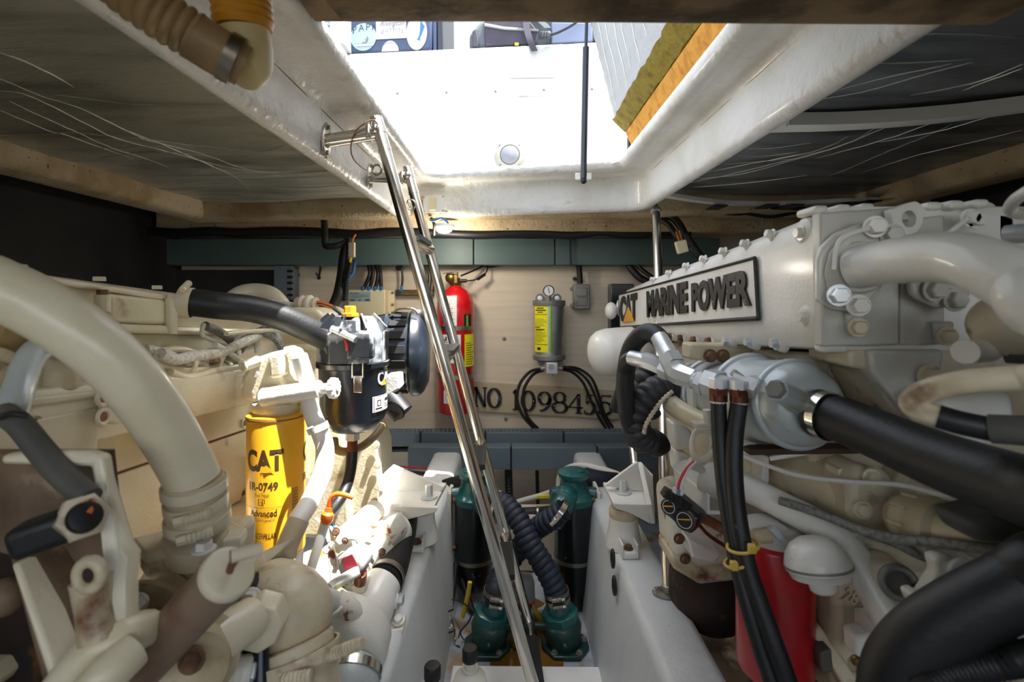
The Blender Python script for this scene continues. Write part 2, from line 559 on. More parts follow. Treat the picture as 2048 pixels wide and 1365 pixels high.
# hatch frame: lip, gutter ledge, side face, rounded under edge, swept round three sides of the opening
def u_loop(xl, xr, yn, fl, fr, z, r, n=6):
    pts = [V(xl, yn, z), V(xl, (yn + fl) / 2, z)]
    for cx, cy, a0, a1 in ((xl + r, fl - r, 180, 90), (xr - r, fr - r, 90, 0)):
        for i in range(n + 1):
            a = R(a0 + (a1 - a0) * i / n)
            pts.append(V(cx + r * math.cos(a), cy + r * math.sin(a), z))
    return pts + [V(xr, (yn + fr) / 2, z), V(xr, yn, z)]
LV = [(-0.325, 0.375, 1.82, 1.69, 0.452, 0.055), (-0.307, 0.355, 1.80, 1.667, 0.448, 0.055), (-0.304, 0.351, 1.798, 1.664, 0.435, 0.055), (-0.312, 0.362, 1.81, 1.675, 0.420, 0.06),
      (-0.335, 0.385, 1.835, 1.70, 0.413, 0.06), (-0.345, 0.395, 1.845, 1.71, 0.422, 0.06), (-0.40, 0.435, 1.895, 1.755, 0.412, 0.07),
      (-0.410, 0.445, 1.905, 1.765, 0.398, 0.07), (-0.412, 0.447, 1.91, 1.77, 0.39, 0.07), (-0.420, 0.452, 1.925, 1.78, 0.325, 0.07),
      (-0.423, 0.455, 1.93, 1.785, 0.31, 0.07), (-0.432, 0.464, 1.94, 1.795, 0.301, 0.075), (-0.445, 0.477, 1.955, 1.81, 0.30, 0.08),
      (-0.457, 0.489, 1.965, 1.82, 0.309, 0.085), (-0.462, 0.494, 1.97, 1.825, 0.33, 0.085), (-0.465, 0.498, 1.975, 1.83, 0.46, 0.085)]
mb = MB()
mb.loft([u_loop(a, b, -0.50, c, d, z, r) for a, b, c, d, z, r in LV], closed=False)
struct(mb.build('trim_1', 'gelcoat', angle=60))['label'] = 'white moulded hatch frame with rounded corners and drain gutter'
tr1 = bpy.data.objects['trim_1']
tube('sealant_gap', [V(-.4105, .55 + .08 * i, .3995 + .0006 * math.sin(i * 2.3)) for i in range(17)], .0016, 'rust_brown', tr1, n=6, smooth=False)
tube('sealant_gap', [V(.4455, .50 + .08 * i, .3995 + .0006 * math.sin(i * 2.3)) for i in range(16)], .0016, 'tan_frame', tr1, n=6, smooth=False)
# near side of the hatch opening
mb = MB()
sec = [(0.80, 0.452), (0.80, 0.44), (0.775, 0.424), (0.56, 0.306), (0.545, 0.2985), (0.52, 0.296), (0.47, 0.30), (0.455, 0.452)]
ls = []
for x, k in ((-0.305, 0.0), (-0.25, 0.0), (-0.215, 0.45), (-0.200, 0.85), (-0.185, 1.0), (0.0, 1.0), (0.30, 1.02), (0.52, 1.03)):
    ls.append([V(x, y, z if z > .42 else .424 + (z - .424) * k) for y, z in sec])
mb.loft(ls, closed=True, caps=True)
struct(mb.build('trim_2', 'brown_frame', angle=60))['label'] = 'brown near edge of the hatch opening'
# deck slab
mb = MB()
mb.box(V(-1.02, 0.875, 0.4425), (1.39, 3.75, 0.025))
mb.box(V(1.08, 0.875, 0.4425), (1.40, 3.75, 0.025))
mb.prism([V(-0.325, 1.82, 0.43), V(0.38, 1.69, 0.43), V(0.38, 2.75, 0.43), V(-0.325, 2.75, 0.43)], (0, 0, 0.025))
mb.box(V(0.02, -0.24, 0.4425), (0.72, 1.52, 0.025))
struct(mb.build('ceiling', 'deck_white'))['label'] = 'white deck slab over the engine room'

# deck beams: aft pair and the two long ones
def beam(name, a, b, prof, m, label):
    a, b = Vector(a), Vector(b)
    d = (b - a).normalized()
    s = d.cross(Vector((0, 0, 1))).normalized()
    mb = MB()
    mb.loft([[p + s * x + Vector((0, 0, z)) for x, z in prof] for p in (a, a.lerp(b, 0.5), b)], closed=True, caps=True)
    o = struct(mb.build(name, m, angle=60))
    o['label'] = label
    return o
RP = [(-0.06, 0.12), (-0.06, 0.02), (-0.052, 0.006), (-0.035, 0.0), (0.035, 0.0), (0.052, 0.006), (0.06, 0.02), (0.06, 0.12)]
beam('trim_3', V(-1.27, -0.5, 0.325), V(-1.27, 2.06, 0.30), RP, 'tan_frame', 'tan long deck beam over the left engine')
beam('trim_4', V(1.30, -0.5, 0.325), V(1.30, 1.95, 0.30), RP, 'tan_frame', 'tan long deck beam over the right engine')
beam('trim_5', V(-1.30, 2.03, 0.298), V(1.34, 1.87, 0.298), RP, 'tan_frame', 'tan cross beam behind the hatch')
beam('trim_6', V(-1.5, 2.16, 0.262), V(1.5, 2.10, 0.262), [(-0.05, 0.16), (-0.05, 0.01), (-0.04, 0.0), (0.04, 0.0), (0.05, 0.01), (0.05, 0.16)], 'tan_frame', 'tan aft shelf beam against the bulkhead')

# foil-faced insulation between the beams
FOILZ = {}
def foil(name, x0, x1, y0, y1l, y1r, z, m, label, seed):
    rnd = random.Random(seed)
    ph = [(rnd.uniform(3, 16), rnd.uniform(3, 18), rnd.uniform(0, 6), rnd.uniform(0.0006, 0.0016)) for _ in range(9)]
    nx, ny = 90, 150
    loops = []
    for j in range(ny + 1):
        row = []
        for i in range(nx + 1):
            x = x0 + (x1 - x0) * i / nx
            y = y0 + ((y1l + (y1r - y1l) * i / nx) - y0) * j / ny
            d = sum(a * math.sin(fx * x + fy * y + p) for fx, fy, p, a in ph)
            d += 0.0010 * abs(math.sin(38 * y + 9 * x + 2 * math.sin(7 * x)))
            row.append(V(x, y, z + d))
        loops.append(row)
    FOILZ[label] = lambda x, y: z + sum(a * math.sin(fx * x + fy * y + p) for fx, fy, p, a in ph) + 0.0010 * abs(math.sin(38 * y + 9 * x + 2 * math.sin(7 * x)))
    mb = MB(); mb.loft(loops, closed=False)
    o = struct(mb.build(name, m, angle=90))
    o['label'] = label
    return o
foil_l = foil('ceiling_insulation', -1.26, -0.455, -0.5, 2.0, 1.97, 0.365, 'foil', 'grey woven foil insulation over the left engine', 3)
foil_r = foil('ceiling_insulation', 0.49, 1.28, -0.5, 1.84, 1.80, 0.365, 'foil_dark', 'dark silver foil insulation over the right engine', 5)
def creases(parent, lines, off, sc, z=0.361):
    for ln in lines:
        pts = [Pz(off[0] + x * sc, off[1] + y * sc, z) for x, y in ln]
        k = catmull(pts, 8)
        rnd = random.Random(int(ln[0][0] * 7 + ln[0][1]))
        fz = FOILZ[parent['label']]
        k = [Vector((p.x, p.y, CZ + fz(p.x, p.y) - .0007 + rnd.uniform(-0.0005, 0.0003))) for p in k]
        tube('crease', k, [0.0004, 0.0010, 0.0012, 0.0010, 0.0004], 'crease', parent, n=6, smooth=False)
creases(foil_l, [[(0, 470), (200, 560), (480, 640), (700, 740), (870, 820), (1200, 900), (1500, 985), (1880, 1000)],
                 [(0, 540), (160, 570), (440, 690), (680, 800), (960, 880), (1280, 950), (1600, 1015)],
                 [(50, 600), (260, 690), (440, 760), (660, 860), (960, 960)],
                 [(0, 650), (260, 750), (420, 790), (760, 920)],
                 [(0, 785), (240, 775), (400, 762), (700, 780)],
                 [(300, 560), (600, 590), (900, 600)],
                 [(700, 740), (1000, 870), (1300, 990), (1430, 1110)],
                 [(860, 815), (1200, 850), (1500, 860), (1660, 805)],
                 [(1400, 885), (1600, 885), (1760, 870)],
                 [(1000, 960), (1300, 950), (1600, 960), (1860, 938)],
                 [(800, 1010), (1200, 1000), (1600, 1000), (1950, 975)],
                 [(1040, 1025), (1400, 1035), (1800, 1015), (1960, 1008)],
                 [(880, 1085), (1300, 1070), (1700, 1068), (2000, 1050)],
                 [(1400, 1105), (1700, 1104)], [(1280, 1140), (1600, 1132), (2000, 1122)],
                 [(0, 330), (160, 390), (420, 520)], [(420, 760), (800, 800), (1100, 850)],
                 [(560, 910), (900, 880), (1200, 900)], [(380, 855), (700, 850), (900, 845)]], (0, 0), 1 / 2.844)
creases(foil_r, [[(380, 902), (600, 862), (900, 792), (1200, 690), (1360, 600)],
                 [(430, 880), (700, 850), (1000, 768), (1300, 650), (1480, 578)],
                 [(520, 850), (760, 800), (1020, 740), (1200, 660)],
                 [(640, 742), (800, 752), (960, 735)], [(600, 800), (800, 790), (960, 780)], [(680, 712), (820, 712), (1020, 690)],
                 [(760, 650), (960, 640), (1090, 600)], [(450, 912), (700, 890), (1000, 850)],
                 [(1010, 492), (1300, 440), (1600, 360), (1800, 312)], [(1150, 440), (1400, 380), (1700, 320)],
                 [(1500, 470), (1800, 410), (2040, 322)], [(1750, 450), (1900, 390), (2040, 340)],
                 [(1180, 330), (1500, 320), (1800, 300)], [(1050, 780), (1300, 700), (1680, 570)],
                 [(1100, 860), (1400, 740), (1700, 600)], [(1250, 850), (1500, 770), (1800, 700), (2040, 640)],
                 [(1500, 880), (1800, 800), (2040, 770)], [(1350, 690), (1600, 640), (1900, 560)],
                 [(860, 610), (1000, 605), (1150, 590)], [(1300, 230), (1600, 190), (2000, 200)]], (1200, 0), 0.414)
# white plastic battens under the right insulation
mb = MB()
a = [Pz(x, y, 0.345) for x, y in ((1572, 240), (1700, 238), (1880, 226), (2060, 205), (2200, 185))]
a = catmull(a, 4)
mb.loft([[p + Vector((0, s, z)) for s, z in ((0, 0), (0.075, 0.0), (0.078, 0.012), (0, 0.014), (-0.008, 0.012), (-0.012, -0.014), (0, -0.014))] for p in a], closed=True, caps=True)
mb.build('batten', 'white_trim', lab=('broad white plastic batten across the right foil insulation', 'batten'))
mb = MB()
a = catmull([Pz(x, y, 0.318) for x, y in ((1336, 392), (1400, 402), (1480, 409), (1600, 408), (1740, 402), (1862, 402))], 5)
mb.loft([[p + Vector((0, s, z)) for s, z in ((0, 0), (0.035, 0.0), (0.035, 0.012), (0, 0.012))] for p in a], closed=True, caps=True)
mb.build('batten', 'white_trim', lab=('thin white curved batten along the aft edge of the right insulation', 'batten'))
for i, (px, py) in enumerate(((1440, 410), (1542, 408), (1592, 408), (1697, 405), (1745, 400))):
    p = Pz(px, py, 0.314)
    box('tape_strip', p + Vector((0, 0.03, -0.004)), (0.046, 0.085, 0.004), 'cable_black',
        lab=('black tape strip holding the thin white batten, %s' % ('nearest the steel pole', 'second from the steel pole', 'middle of five', 'fourth from the steel pole', 'farthest from the steel pole')[i], 'tape', 'tape strips on the batten'))

# ---------------------------------------------------------------- stringers
def stringer(name, xi, xo, sgn, label):
    top = -0.65
    mb = MB()
    sec = [(xi - sgn * 0.035, -1.01), (xi, top - 0.02), (xi + sgn * 0.006, top - 0.005), (xi + sgn * 0.02, top), (xo - sgn * 0.02, top), (xo - sgn * 0.006, top - 0.005), (xo, top - 0.02), (xo + sgn * 0.03, -1.01)]
    mb.loft([[V(x, y, z) for x, z in sec] for y in (-0.2, 0.8, 1.5, 2.3)], closed=True, caps=True)
    o = struct(mb.build(name, 'stringer', angle=60))
    o['label'] = label
    return o
stringer('trim_7', -0.21, -0.325, -1, 'pale grey fibreglass stringer under the left engine')
stringer('trim_8', 0.255, 0.368, 1, 'pale grey fibreglass stringer under the right engine')

# ---------------------------------------------------------------- above deck, seen through the hatch
ztop = 1.09
A, B = Pz(655, 108, ztop), Pz(1310, 77, ztop)
d = (B - A).normalized()
nb = Vector((-d.y, d.x, 0))
bulk = thing('seat_box', 'white moulded cockpit seat box beyond the hatch', 'seat box', V(0.1, 2.4, 0.5))
mb = MB()
def cr(p, q, z): return p + q + Vector((0, 0, z - ztop))
mb.loft([[cr(A, nb * o, z), cr(B, nb * o, z)] for o, z in ((0, 0.457), (0, ztop - 0.012), (0.004, ztop - 0.004), (0.012, ztop), (0.55, ztop), (0.55, 0.457), (0, 0.457))], closed=False)
mb.build('shell', 'deck_white', bulk, angle=60)
def onbulk(px, py, off=0.0):
    n = -nb
    o = A
    ray = P(px, py, 1.0) - cam.location
    t = (o - cam.location).dot(n) / ray.dot(n)
    return cam.location + ray * t + n * off
mb = MB()
for px, py in ((795, 187), (893, 185), (991, 183), (1088, 180), (1184, 178)):
    q = onbulk(px, py)
    MB().lathe(q, -nb, [(0, 0.006), (0.002, 0.005), (0.003, 0.001)], 10).build('screw', 'print_grey', bulk)
for py0, py1, x0 in ((196, 190, 930), (158, 155, 1000)):
    quad('seam', onbulk(x0, py0, 0.001), onbulk(1230, py1, 0.001), onbulk(1230, py1 - 2, 0.001), onbulk(x0, py0 - 2, 0.001), -0.002, 'deck_bezel', bulk)
c = onbulk(1020, 311)
lt = thing('deck_light', 'round white courtesy light with four screws on the seat box', 'light', c)
lathe('bezel', c, -nb, [(0, 0.066), (0.008, 0.064), (0.012, 0.056), (0.012, 0.044), (0.006, 0.042)], 'deck_bezel', lt, n=36)
lathe('lens', c, -nb, [(0.004, 0.042), (0.012, 0.040), (0.018, 0.028), (0.02, 0.0)], 'deck_lens', lt, n=32)
for dx, dy in ((-20, -19), (19, -19), (-19, 20), (19, 20)):
    q = onbulk(1020 + dx, 311 + dy, 0.009)
    MB().lathe(q, -nb, [(0, 0.005), (0.003, 0.004), (0.0035, 0.001)], 8).build('screw', 'print_grey', lt)

# cabin behind the seat box, corner post and blue window with its rail
struct(box('wall_cabin', V(0.45, 3.05, 1.38), (2.7, 0.06, 1.8), 'deck_white'))
post = MB()
post.loft([[V(-0.762 + dx * 0.5, 2.19 + dy * 0.5, z) for dx, dy in ((-.07, -.02), (-.05, -.05), (.05, -.05), (.07, -.02), (.07, .2), (-.07, .2))] for z in (1.092, 1.15, 1.3, 1.5)], closed=True, caps=True)
post.build('corner_post', 'deck_white', lab=('white corner post left of the blue cooler', 'post'))
wnd = thing('cabin_window', 'pale blue cabin side window with dark frame bar, top left of hatch', 'window', V(-1.15, 2.6, 0.6))
box('pane', V(-1.30, 2.75, 1.2), (0.9, 0.02, 1.5), 'glass_blue', wnd)
quad('frame_bar', P(622, 38, 2.6), P(668, 55, 2.6), P(664, 63, 2.6), P(624, 50, 2.6), 0.03, 'cooler_blue', wnd)
quad('rail', P(615, 32, 2.58), P(672, 52, 2.58), P(672, 55, 2.58), P(615, 35, 2.58), 0.02, 'deck_white', wnd)

# ---- cooler with stickers
za, zb = onbulk(697, 105) + nb * 0.01, onbulk(862, 97) + nb * 0.01
za.z = zb.z = CZ + ztop
e = (zb - za); el = e.length; e.normalize()
fn_ = Vector((e.y, -e.x, 0))                                # towards the camera
up = Vector((0, 0, 1))
cool = thing('cooler', 'blue cooler covered in stickers on the seat box', 'cooler', (za + zb) / 2 - fn_ * 0.15)
def ck(u, h, o=0.0): return za + e * (u * el) + up * h + fn_ * o
mb = MB()
mb.prism([ck(0, 0.001), ck(1, 0.001), ck(1.02, 0.34), ck(-0.02, 0.34)], -fn_ * 0.3)
mb.build('body', 'cooler_blue', cool, bevel=0.012)
mb = MB()
mb.prism([ck(-0.06, 0.075, -0.01), ck(0.0, 0.06, -0.01), ck(0.0, 0.3, -0.01), ck(-0.06, 0.3, -0.01)], -fn_ * 0.2)
mb.build('side_latch', 'cooler_blue', cool, bevel=0.004)
for i, (u0, u1) in enumerate(((1.01, 1.055), (1.065, 1.13))):
    mb = MB(); mb.prism([ck(u0, 0.001, -0.01), ck(u1, 0.001, -0.01), ck(u1 - 0.01, 0.3, -0.01), ck(u0 - 0.01, 0.3, -0.01)], -fn_ * 0.25)
    mb.build('corner_rib', 'cooler_blue' if i == 0 else 'strut_black', cool, bevel=0.003)
def disc(name, u, h, ru, rv, m, off=0.003, n=40, clip=0.002):
    mb = MB()
    pts = []
    for q in range(n):
        a = 2 * math.pi * q / n
        pts.append(ck(u + math.cos(a) * ru / el, max(clip, h + math.sin(a) * rv), off))
    mb.prism(pts, fn_ * 0.0006)
    return mb.build(name, m, cool)
s = el / 165.0
def cu(px): return (px - 697) / 165.0
disc('sticker_papi', cu(726), 0.072, 26 * s, 27 * s, 'sticker_mint')
disc('sticker_fish', cu(833), 0.080, 20.5 * s, 0.078, 'sticker_white')
disc('sticker_half', cu(780), 0.0, 17 * s, 0.050, 'sticker_white')
mb = MB(); mb.prism([ck(cu(752), 0.058, 0.003), ck(cu(813), 0.058, 0.003), ck(cu(811), 0.16, 0.003), ck(cu(751), 0.16, 0.003)], fn_ * 0.0006); mb.build('sticker_script', 'sticker_white', cool)
def cflat(px0, px1, h0, h1, arch=0.0, tilt=0.0):
    def fn(u, v, w):
        return ck(cu(px0 + (px1 - px0) * u), h0 + (h1 - h0) * v + arch * (1 - (2 * u - 1) ** 2) + tilt * u, 0.0046)
    return fn
text('lettering', 'PAPI', cflat(705, 746, 0.088, 0.118, 0.006, 0.012), 'print_navy', cool, offset=0.0, space=1.35)
text('lettering', 'Rivington', cflat(760, 809, 0.108, 0.140), 'print_grey', cool, shear=0.45)
text('lettering', 'OUTFITS', cflat(762, 806, 0.080, 0.096, 0.010), 'print_grey', cool, space=1.5)
text('lettering', 'HARBOR', cflat(768, 793, 0.026, 0.036, 0.010), 'print_grey', cool, space=1.2)
mb = MB()
mb.prism([ck(cu(q), h, 0.0042) for q, h in ((708, 0.040), (747, 0.042), (744, 0.030), (714, 0.030))], fn_ * 0.0005)
mb.build('boat_hull', 'sticker_white', cool)
mb = MB()
for a, b, c_, d_ in (((708, .040), (747, .042), (747, .0435), (708, .0415)), ((714, .030), (744, .030), (744, .0285), (714, .0285)), ((723, .046), (733, .046), (733, .049), (723, .049)),
                     ((730, .050), (736, .050), (735, .075), (734, .075)), ((727, .060), (739, .062), (739, .0635), (727, .0615))):
    mb.prism([ck(cu(q), h, 0.005) for q, h in (a, b, c_, d_)], fn_ * 0.0003)
mb.build('boat_drawing', 'print_grey', cool)
mb = MB()
mb.prism([ck(cu(q), h, 0.0042) for q, h in ((841, .135), (845, .118), (849, .106), (846, .088), (842, .066), (839, .052), (842, .040), (838, .046), (832, .050), (836, .055), (839, .075), (840, .100))], fn_ * 0.0005)
mb.build('fish_drawing', 'fish_blue', cool)

# ---- backpack lying on the seat box
qa = onbulk(937, 92) + nb * 0.02; qb = onbulk(1204, 80) + nb * 0.02
qa.z = qb.z = CZ + ztop
be = qb - qa; bl = be.length; be.normalize()
bf = Vector((be.y, -be.x, 0))
bagT = thing('backpack', 'grey backpack lying on its side on the seat box', 'backpack', (qa + qb) / 2)
def bk(px, h, o=0.0): return qa + be * ((px - 937) / 267 * bl) + up * h + bf * o
def bagpiece(name, pts, m, o0=0.0, th=0.2, bev=0.01):
    mb = MB(); mb.prism([bk(x, h, o0) for x, h in pts], -bf * th)
    return mb.build(name, m, bagT, bevel=bev, seg=3)
bagpiece('body', [(936, 0.002), (1196, 0.002), (1200, 0.05), (1188, 0.11), (1120, 0.135), (1010, 0.15), (960, 0.13), (936, 0.07)], 'bag_grey', 0, 0.25, 0.02)
bagpiece('side_panel', [(970, 0.004), (1075, 0.006), (1078, 0.06), (1060, 0.11), (1000, 0.13), (968, 0.12)], 'bag_slate', 0.012, 0.02, 0.006)
bagpiece('end_strip', [(945, 0.004), (957, 0.004), (952, 0.085), (944, 0.075)], 'bag_slate', 0.012, 0.02, 0.003)
bagpiece('reflective_strip', [(969, 0.092), (1010, 0.072), (1078, 0.058), (1078, 0.066), (1010, 0.084), (969, 0.106)], 'bag_light', 0.018, 0.01, 0.002)
bagpiece('pocket', [(1104, 0.004), (1186, 0.004), (1186, 0.085), (1104, 0.098)], 'bag_blue', 0.012, 0.02, 0.005)
bagpiece('end_mesh', [(1190, 0.002), (1206, 0.002), (1206, 0.05), (1196, 0.085), (1190, 0.09)], 'strap_grey', 0.012, 0.1, 0.006)
bagpiece('top_piping', [(1040, 0.120), (1190, 0.100), (1190, 0.115), (1040, 0.140)], 'strap_grey', 0.012, 0.05, 0.004)
def strap(name, pts, w, m, par):
    mb = MB(); rows = [bk(*p) for p in pts]
    mb.loft([[p + be * w / 2, p + be * w / 2 + bf * 0.004, p - be * w / 2 + bf * 0.004, p - be * w / 2] for p in catmull(rows, 5)], closed=True, caps=True)
    return mb.build(name, m, par)
strap('strap', [(1052, 0.13, 0.02), (1056, 0.06, 0.03), (1062, 0.01, 0.035), (1071, -0.035, 0.03)], 0.028, 'bag_slate', bagT)
strap('strap', [(1075, 0.11, 0.02), (1085, 0.09, 0.026), (1098, 0.06, 0.03)], 0.03, 'bag_grey', bagT)
tube('strap', [bk(1100, 0.03, 0.03), bk(1120, 0.04, 0.035), bk(1150, 0.075, 0.03), bk(1168, 0.11, 0.03)], 0.010, 'strap_grey', bagT, squash=0.35)
box('buckle', bk(1092, 0.028, 0.035), (0.055, 0.018, 0.034), 'strut_black', bagT, bevel=0.008)
for i in range(3): box('buckle_bar', bk(1087 + 5 * i, 0.026, 0.045), (0.008, 0.01, 0.026), 'strap_grey', bagT, bevel=0.002)
box('yellow_tag', bk(1035, 0.004, 0.018), (0.016, 0.01, 0.008), 'yellow_label', bagT)

# ---- hatch lid standing open on the right, foil lined with foam edges
lid = thing('hatch_lid', 'open hatch lid with quilted foil liner and yellow foam edge', 'hatch lid', V(0.40, 1.1, 0.5))
h0, h1 = Vector((0.398, 0, 0.462)), Vector((0.274, 0, 0.95))
def lp(t, y, off=0.0):           # t: 0 hinge .. 1 free edge ; off: towards the opening
    q = h0.lerp(h1, t)
    return V(q.x - off, y, q.z)
mb = MB(); mb.hexa([lp(-.02, 0.50), lp(-.02, 1.63), lp(-.02, 1.63, -0.02), lp(-.02, 0.50, -0.02)], [lp(1, 0.50), lp(1, 1.63), lp(1, 1.63, -0.02), lp(1, 0.50, -0.02)])
mb.build('shell', 'gelcoat_smooth', lid, bevel=0.006)
mb = MB()
rows = []
for i in range(41):
    t = 0.215 + 0.76 * i / 40
    rows.append([lp(t, 0.55 + 1.05 * j / 60, 0.043 + 0.0015 * math.sin(37 * j / 6.0 + i * .4) * math.sin(i * 1.3)) for j in range(61)])
mb.loft(rows, closed=False)
mb.build('foil_liner', 'foil_bright', lid, angle=90)
mb = MB(); mb.hexa([lp(.207, 0.55, .041), lp(.207, 1.60, .041), lp(.207, 1.60, .004), lp(.207, 0.55, .004)], [lp(.985, 0.55, .041), lp(.985, 1.60, .041), lp(.985, 1.60, .004), lp(.985, 0.55, .004)])
mb.build('foam_slab', 'foam_olive', lid)
mb = MB()
rows = []
rnd = random.Random(4)
for j in range(50):
    y = 0.55 + 1.05 * j / 49
    w = rnd.uniform(-.003, .003)
    rows.append([lp(.204 + w * .5, y, .052 + w), lp(.204, y, .004), lp(.119, y, .003), lp(.122, y, .022 + w), lp(.178, y, .044 + w)])
mb.loft(rows, closed=True, caps=True)
mb.build('foam_edge', 'foam_olive', lid, angle=30)
mb = MB()
mb.hexa([lp(.024, 0.55, .016), lp(.024, 1.59, .016), lp(.024, 1.59, .002), lp(.024, 0.55, .002)], [lp(.112, 0.55, .024), lp(.112, 1.59, .024), lp(.112, 1.59, .002), lp(.112, 0.55, .002)])
mb.build('foam_strip', 'foam_orange', lid, bevel=0.002)
box('hinge_block', lp(.05, 1.615, .012), (0.014, 0.022, 0.05), 'strut_black', lid, bevel=0.003)
for i, (y0_, t0_, y1_, t1_) in enumerate(((1.55, .25, 1.50, .95), (1.47, .3, 1.44, .96), (1.40, .24, 1.36, .9), (1.34, .3, 1.28, .97), (1.26, .25, 1.22, .8), (1.18, .3, 1.10, .95), (1.08, .28, 1.02, .9), (.98, .3, .92, .95), (.86, .25, .80, .9))):
    ps = [lp(t0_ + (t1_ - t0_) * j / 10, y0_ + (y1_ - y0_) * j / 10 + .004 * math.sin(j * 1.7 + i), .0448) for j in range(11)]
    tube('crease', ps, [.0004, .001, .001, .0004], 'crease', lid, n=6, smooth=False)
# gas strut
st = thing('gas_strut', 'dark gas strut standing on the aft hatch lip', 'strut', P(1167, 362, 1.60))
p0, p1 = P(1167, 358, 1.60), P(1172, 95, 1.60)
cyl('cylinder', p0, p1, 0.0102, 'strut_black', st)
cyl('rod', p1, P(1175, -20, 1.60), 0.0055, 'strut_black', st)
MB().sphere(P(1167, 362, 1.60), 0.010).build('ball_end', 'cable_black', st)
box('foot_plate', P(1167, 353, 1.69), (0.055, 0.006, 0.024), 'gelcoat', st, bevel=0.002)

# ---- switch plate on the aft face of the frame
def onaft(px, py, off=0.0):
    a = V(-0.35, 1.922, 0.3); dd = (V(0.38, 1.775, 0.3) - a).normalized(); n = Vector((dd.y, -dd.x, 0))
    ray = P(px, py, 1.0) - cam.location
    t = (a - cam.location).dot(n) / ray.dot(n)
    return cam.location + ray * t + n * off, dd, n
q, dd, nn = onaft(868, 409)
sw = thing('light_switch', 'cream rocker switch on clear plate under the hatch frame', 'switch', q)
box('plate', q + nn * 0.006, (0.088, 0.004, 0.066), 'gelcoat_smooth', sw, u=dd, v=nn, bevel=0.001)
box('rocker', q + nn * 0.012 + dd * -0.003, (0.026, 0.010, 0.050), 'switch_cream', sw, u=dd, v=nn, bevel=0.003)
for sx in (-1, 1):
    for sz in (-1, 1):
        MB().lathe(q + dd * sx * 0.038 + Vector((0, 0, sz * 0.027)) + nn * 0.008, nn, [(0, .0035), (.002, .002)], 8).build('screw', 'steel_dull', sw)
# ================================================================ ON AND NEAR THE BACK BULKHEAD
X, Yv, Zv = Vector((1, 0, 0)), Vector((0, 1, 0)), Vector((0, 0, 1))
WY = 2.30
def pbox(name, x0, y0, x1, y1, Y, depth, m, parent=None, **k):
    """front face spans the pixel rectangle at distance Y, body goes back by depth"""
    a, b = P(x0, y1, Y), P(x1, y0, Y)
    return box(name, (a + b) / 2 + Yv * depth / 2, (abs(b.x - a.x), depth, abs(b.z - a.z)), m, parent, **k)

# dark panel added to stand in for the dark void left on the bulkhead
pbox('dark_void_panel', 40, 540, 553, 900, 2.26, 0.038, 'hull_dark', lab=('dark panel standing in for the void behind the left engine', 'panel'))
# upper trunking run
tr = thing('cable_trunking', 'teal grey cable trunking along the top of the bulkhead', 'trunking', P(880, 530, 2.25))
for x0, x1, m in ((330, 946, 'trunking'), (948, 1109, 'trunking'), (1111, 1440, 'trunking')):
    pbox('cover', x0, 477, x1, 530, 2.20, 0.10, m, tr, bevel=0.002)
tube('cable', PP([(1141, 466, 2.19), (1141, 500, 2.19), (1142, 532, 2.19)]), 0.004, 'cable_black', tr, n=6)
for x, y in ((340, 478), (470, 476), (700, 474), (905, 474), (1040, 474), (1300, 474)):
    pass
ln = []
for x in range(-60, 1440, 60):
    ln.append(P(x, 466 + random.uniform(-3, 4), 2.10))
tube('cable_bundle', ln, 0.020, 'cable_black', lab=('thick black cable bundle lying on the upper trunking', 'cable'))
tube('cable_loom', [P(x, 455 + 3 * math.sin(x * .02), 2.14) for x in range(820, 1430, 40)], 0.014, 'cable_black', lab=('thinner black cable above the upper trunking on the right', 'cable'))
# slotted vertical trunk
vt = thing('slotted_trunk', 'upright slotted grey trunk at the left end of the bulkhead', 'trunking', P(568, 660, 2.25))
pbox('body', 548, 532, 583, 665, 2.22, 0.078, 'trunking_grey', vt)
for i in range(10):
    pbox('slot', 574, 540 + 12 * i, 584, 545 + 12 * i, 2.218, 0.01, 'black_shadow', vt)
# lower trunks
def ltrunk(label, x0, x1, y0, y1, Y, joints, slots=True):
    t = thing('cable_trunking', label, 'trunking', P((x0 + x1) / 2, y1, Y + 0.05))
    xs = [x0] + joints + [x1]
    for a, b in zip(xs, xs[1:]):
        pbox('cover', a + 0.7, y0, b - 0.7, y1, Y, 0.07, 'trunking_grey', t, bevel=0.002)
        if a != x0: tube('cable_tie', PP([(a, y0 - 3, Y - .003), (a, y1 + 2, Y - .003)]), 0.0035, 'cable_black', t, n=6, smooth=False)
    if slots:
        x = x0
        while x < x1:
            pbox('finger', x, y0 - 8, x + 4.6, y0, Y + 0.004, 0.004, 'trunking_grey', t)
            x += 8.2
    return t
ltrunk('grey slotted trunking below the registration board', 745, 1345, 866, 893, 2.15, [841, 971, 1127])
ltrunk('lower grey trunking just above the sea strainers', 815, 1345, 896, 940, 2.06, [1022, 1194], False)
tube('cable_bundle', PP([(745, 900, 2.2), (900, 897, 2.2), (1060, 895, 2.2), (1300, 897, 2.2)]), 0.012, 'cable_black', lab=('black cables between the two lower trunkings', 'cable'))
tube('cable', PP([(760, 945, 2.0), (840, 958, 1.98), (905, 962, 1.95)]), 0.006, 'cable_green', lab=('green cable left of the sea strainers', 'cable'))
tube('cable', PP([(770, 938, 2.0), (850, 948, 1.98), (930, 948, 1.95)]), 0.008, 'cable_black', lab=('black cable behind the left engine mount', 'cable'))
tube('cable', PP([(800, 934, 2.02), (870, 940, 2.0), (905, 956, 1.95)]), 0.004, 'cable_red', lab=('thin red wire behind the left engine mount', 'cable'))

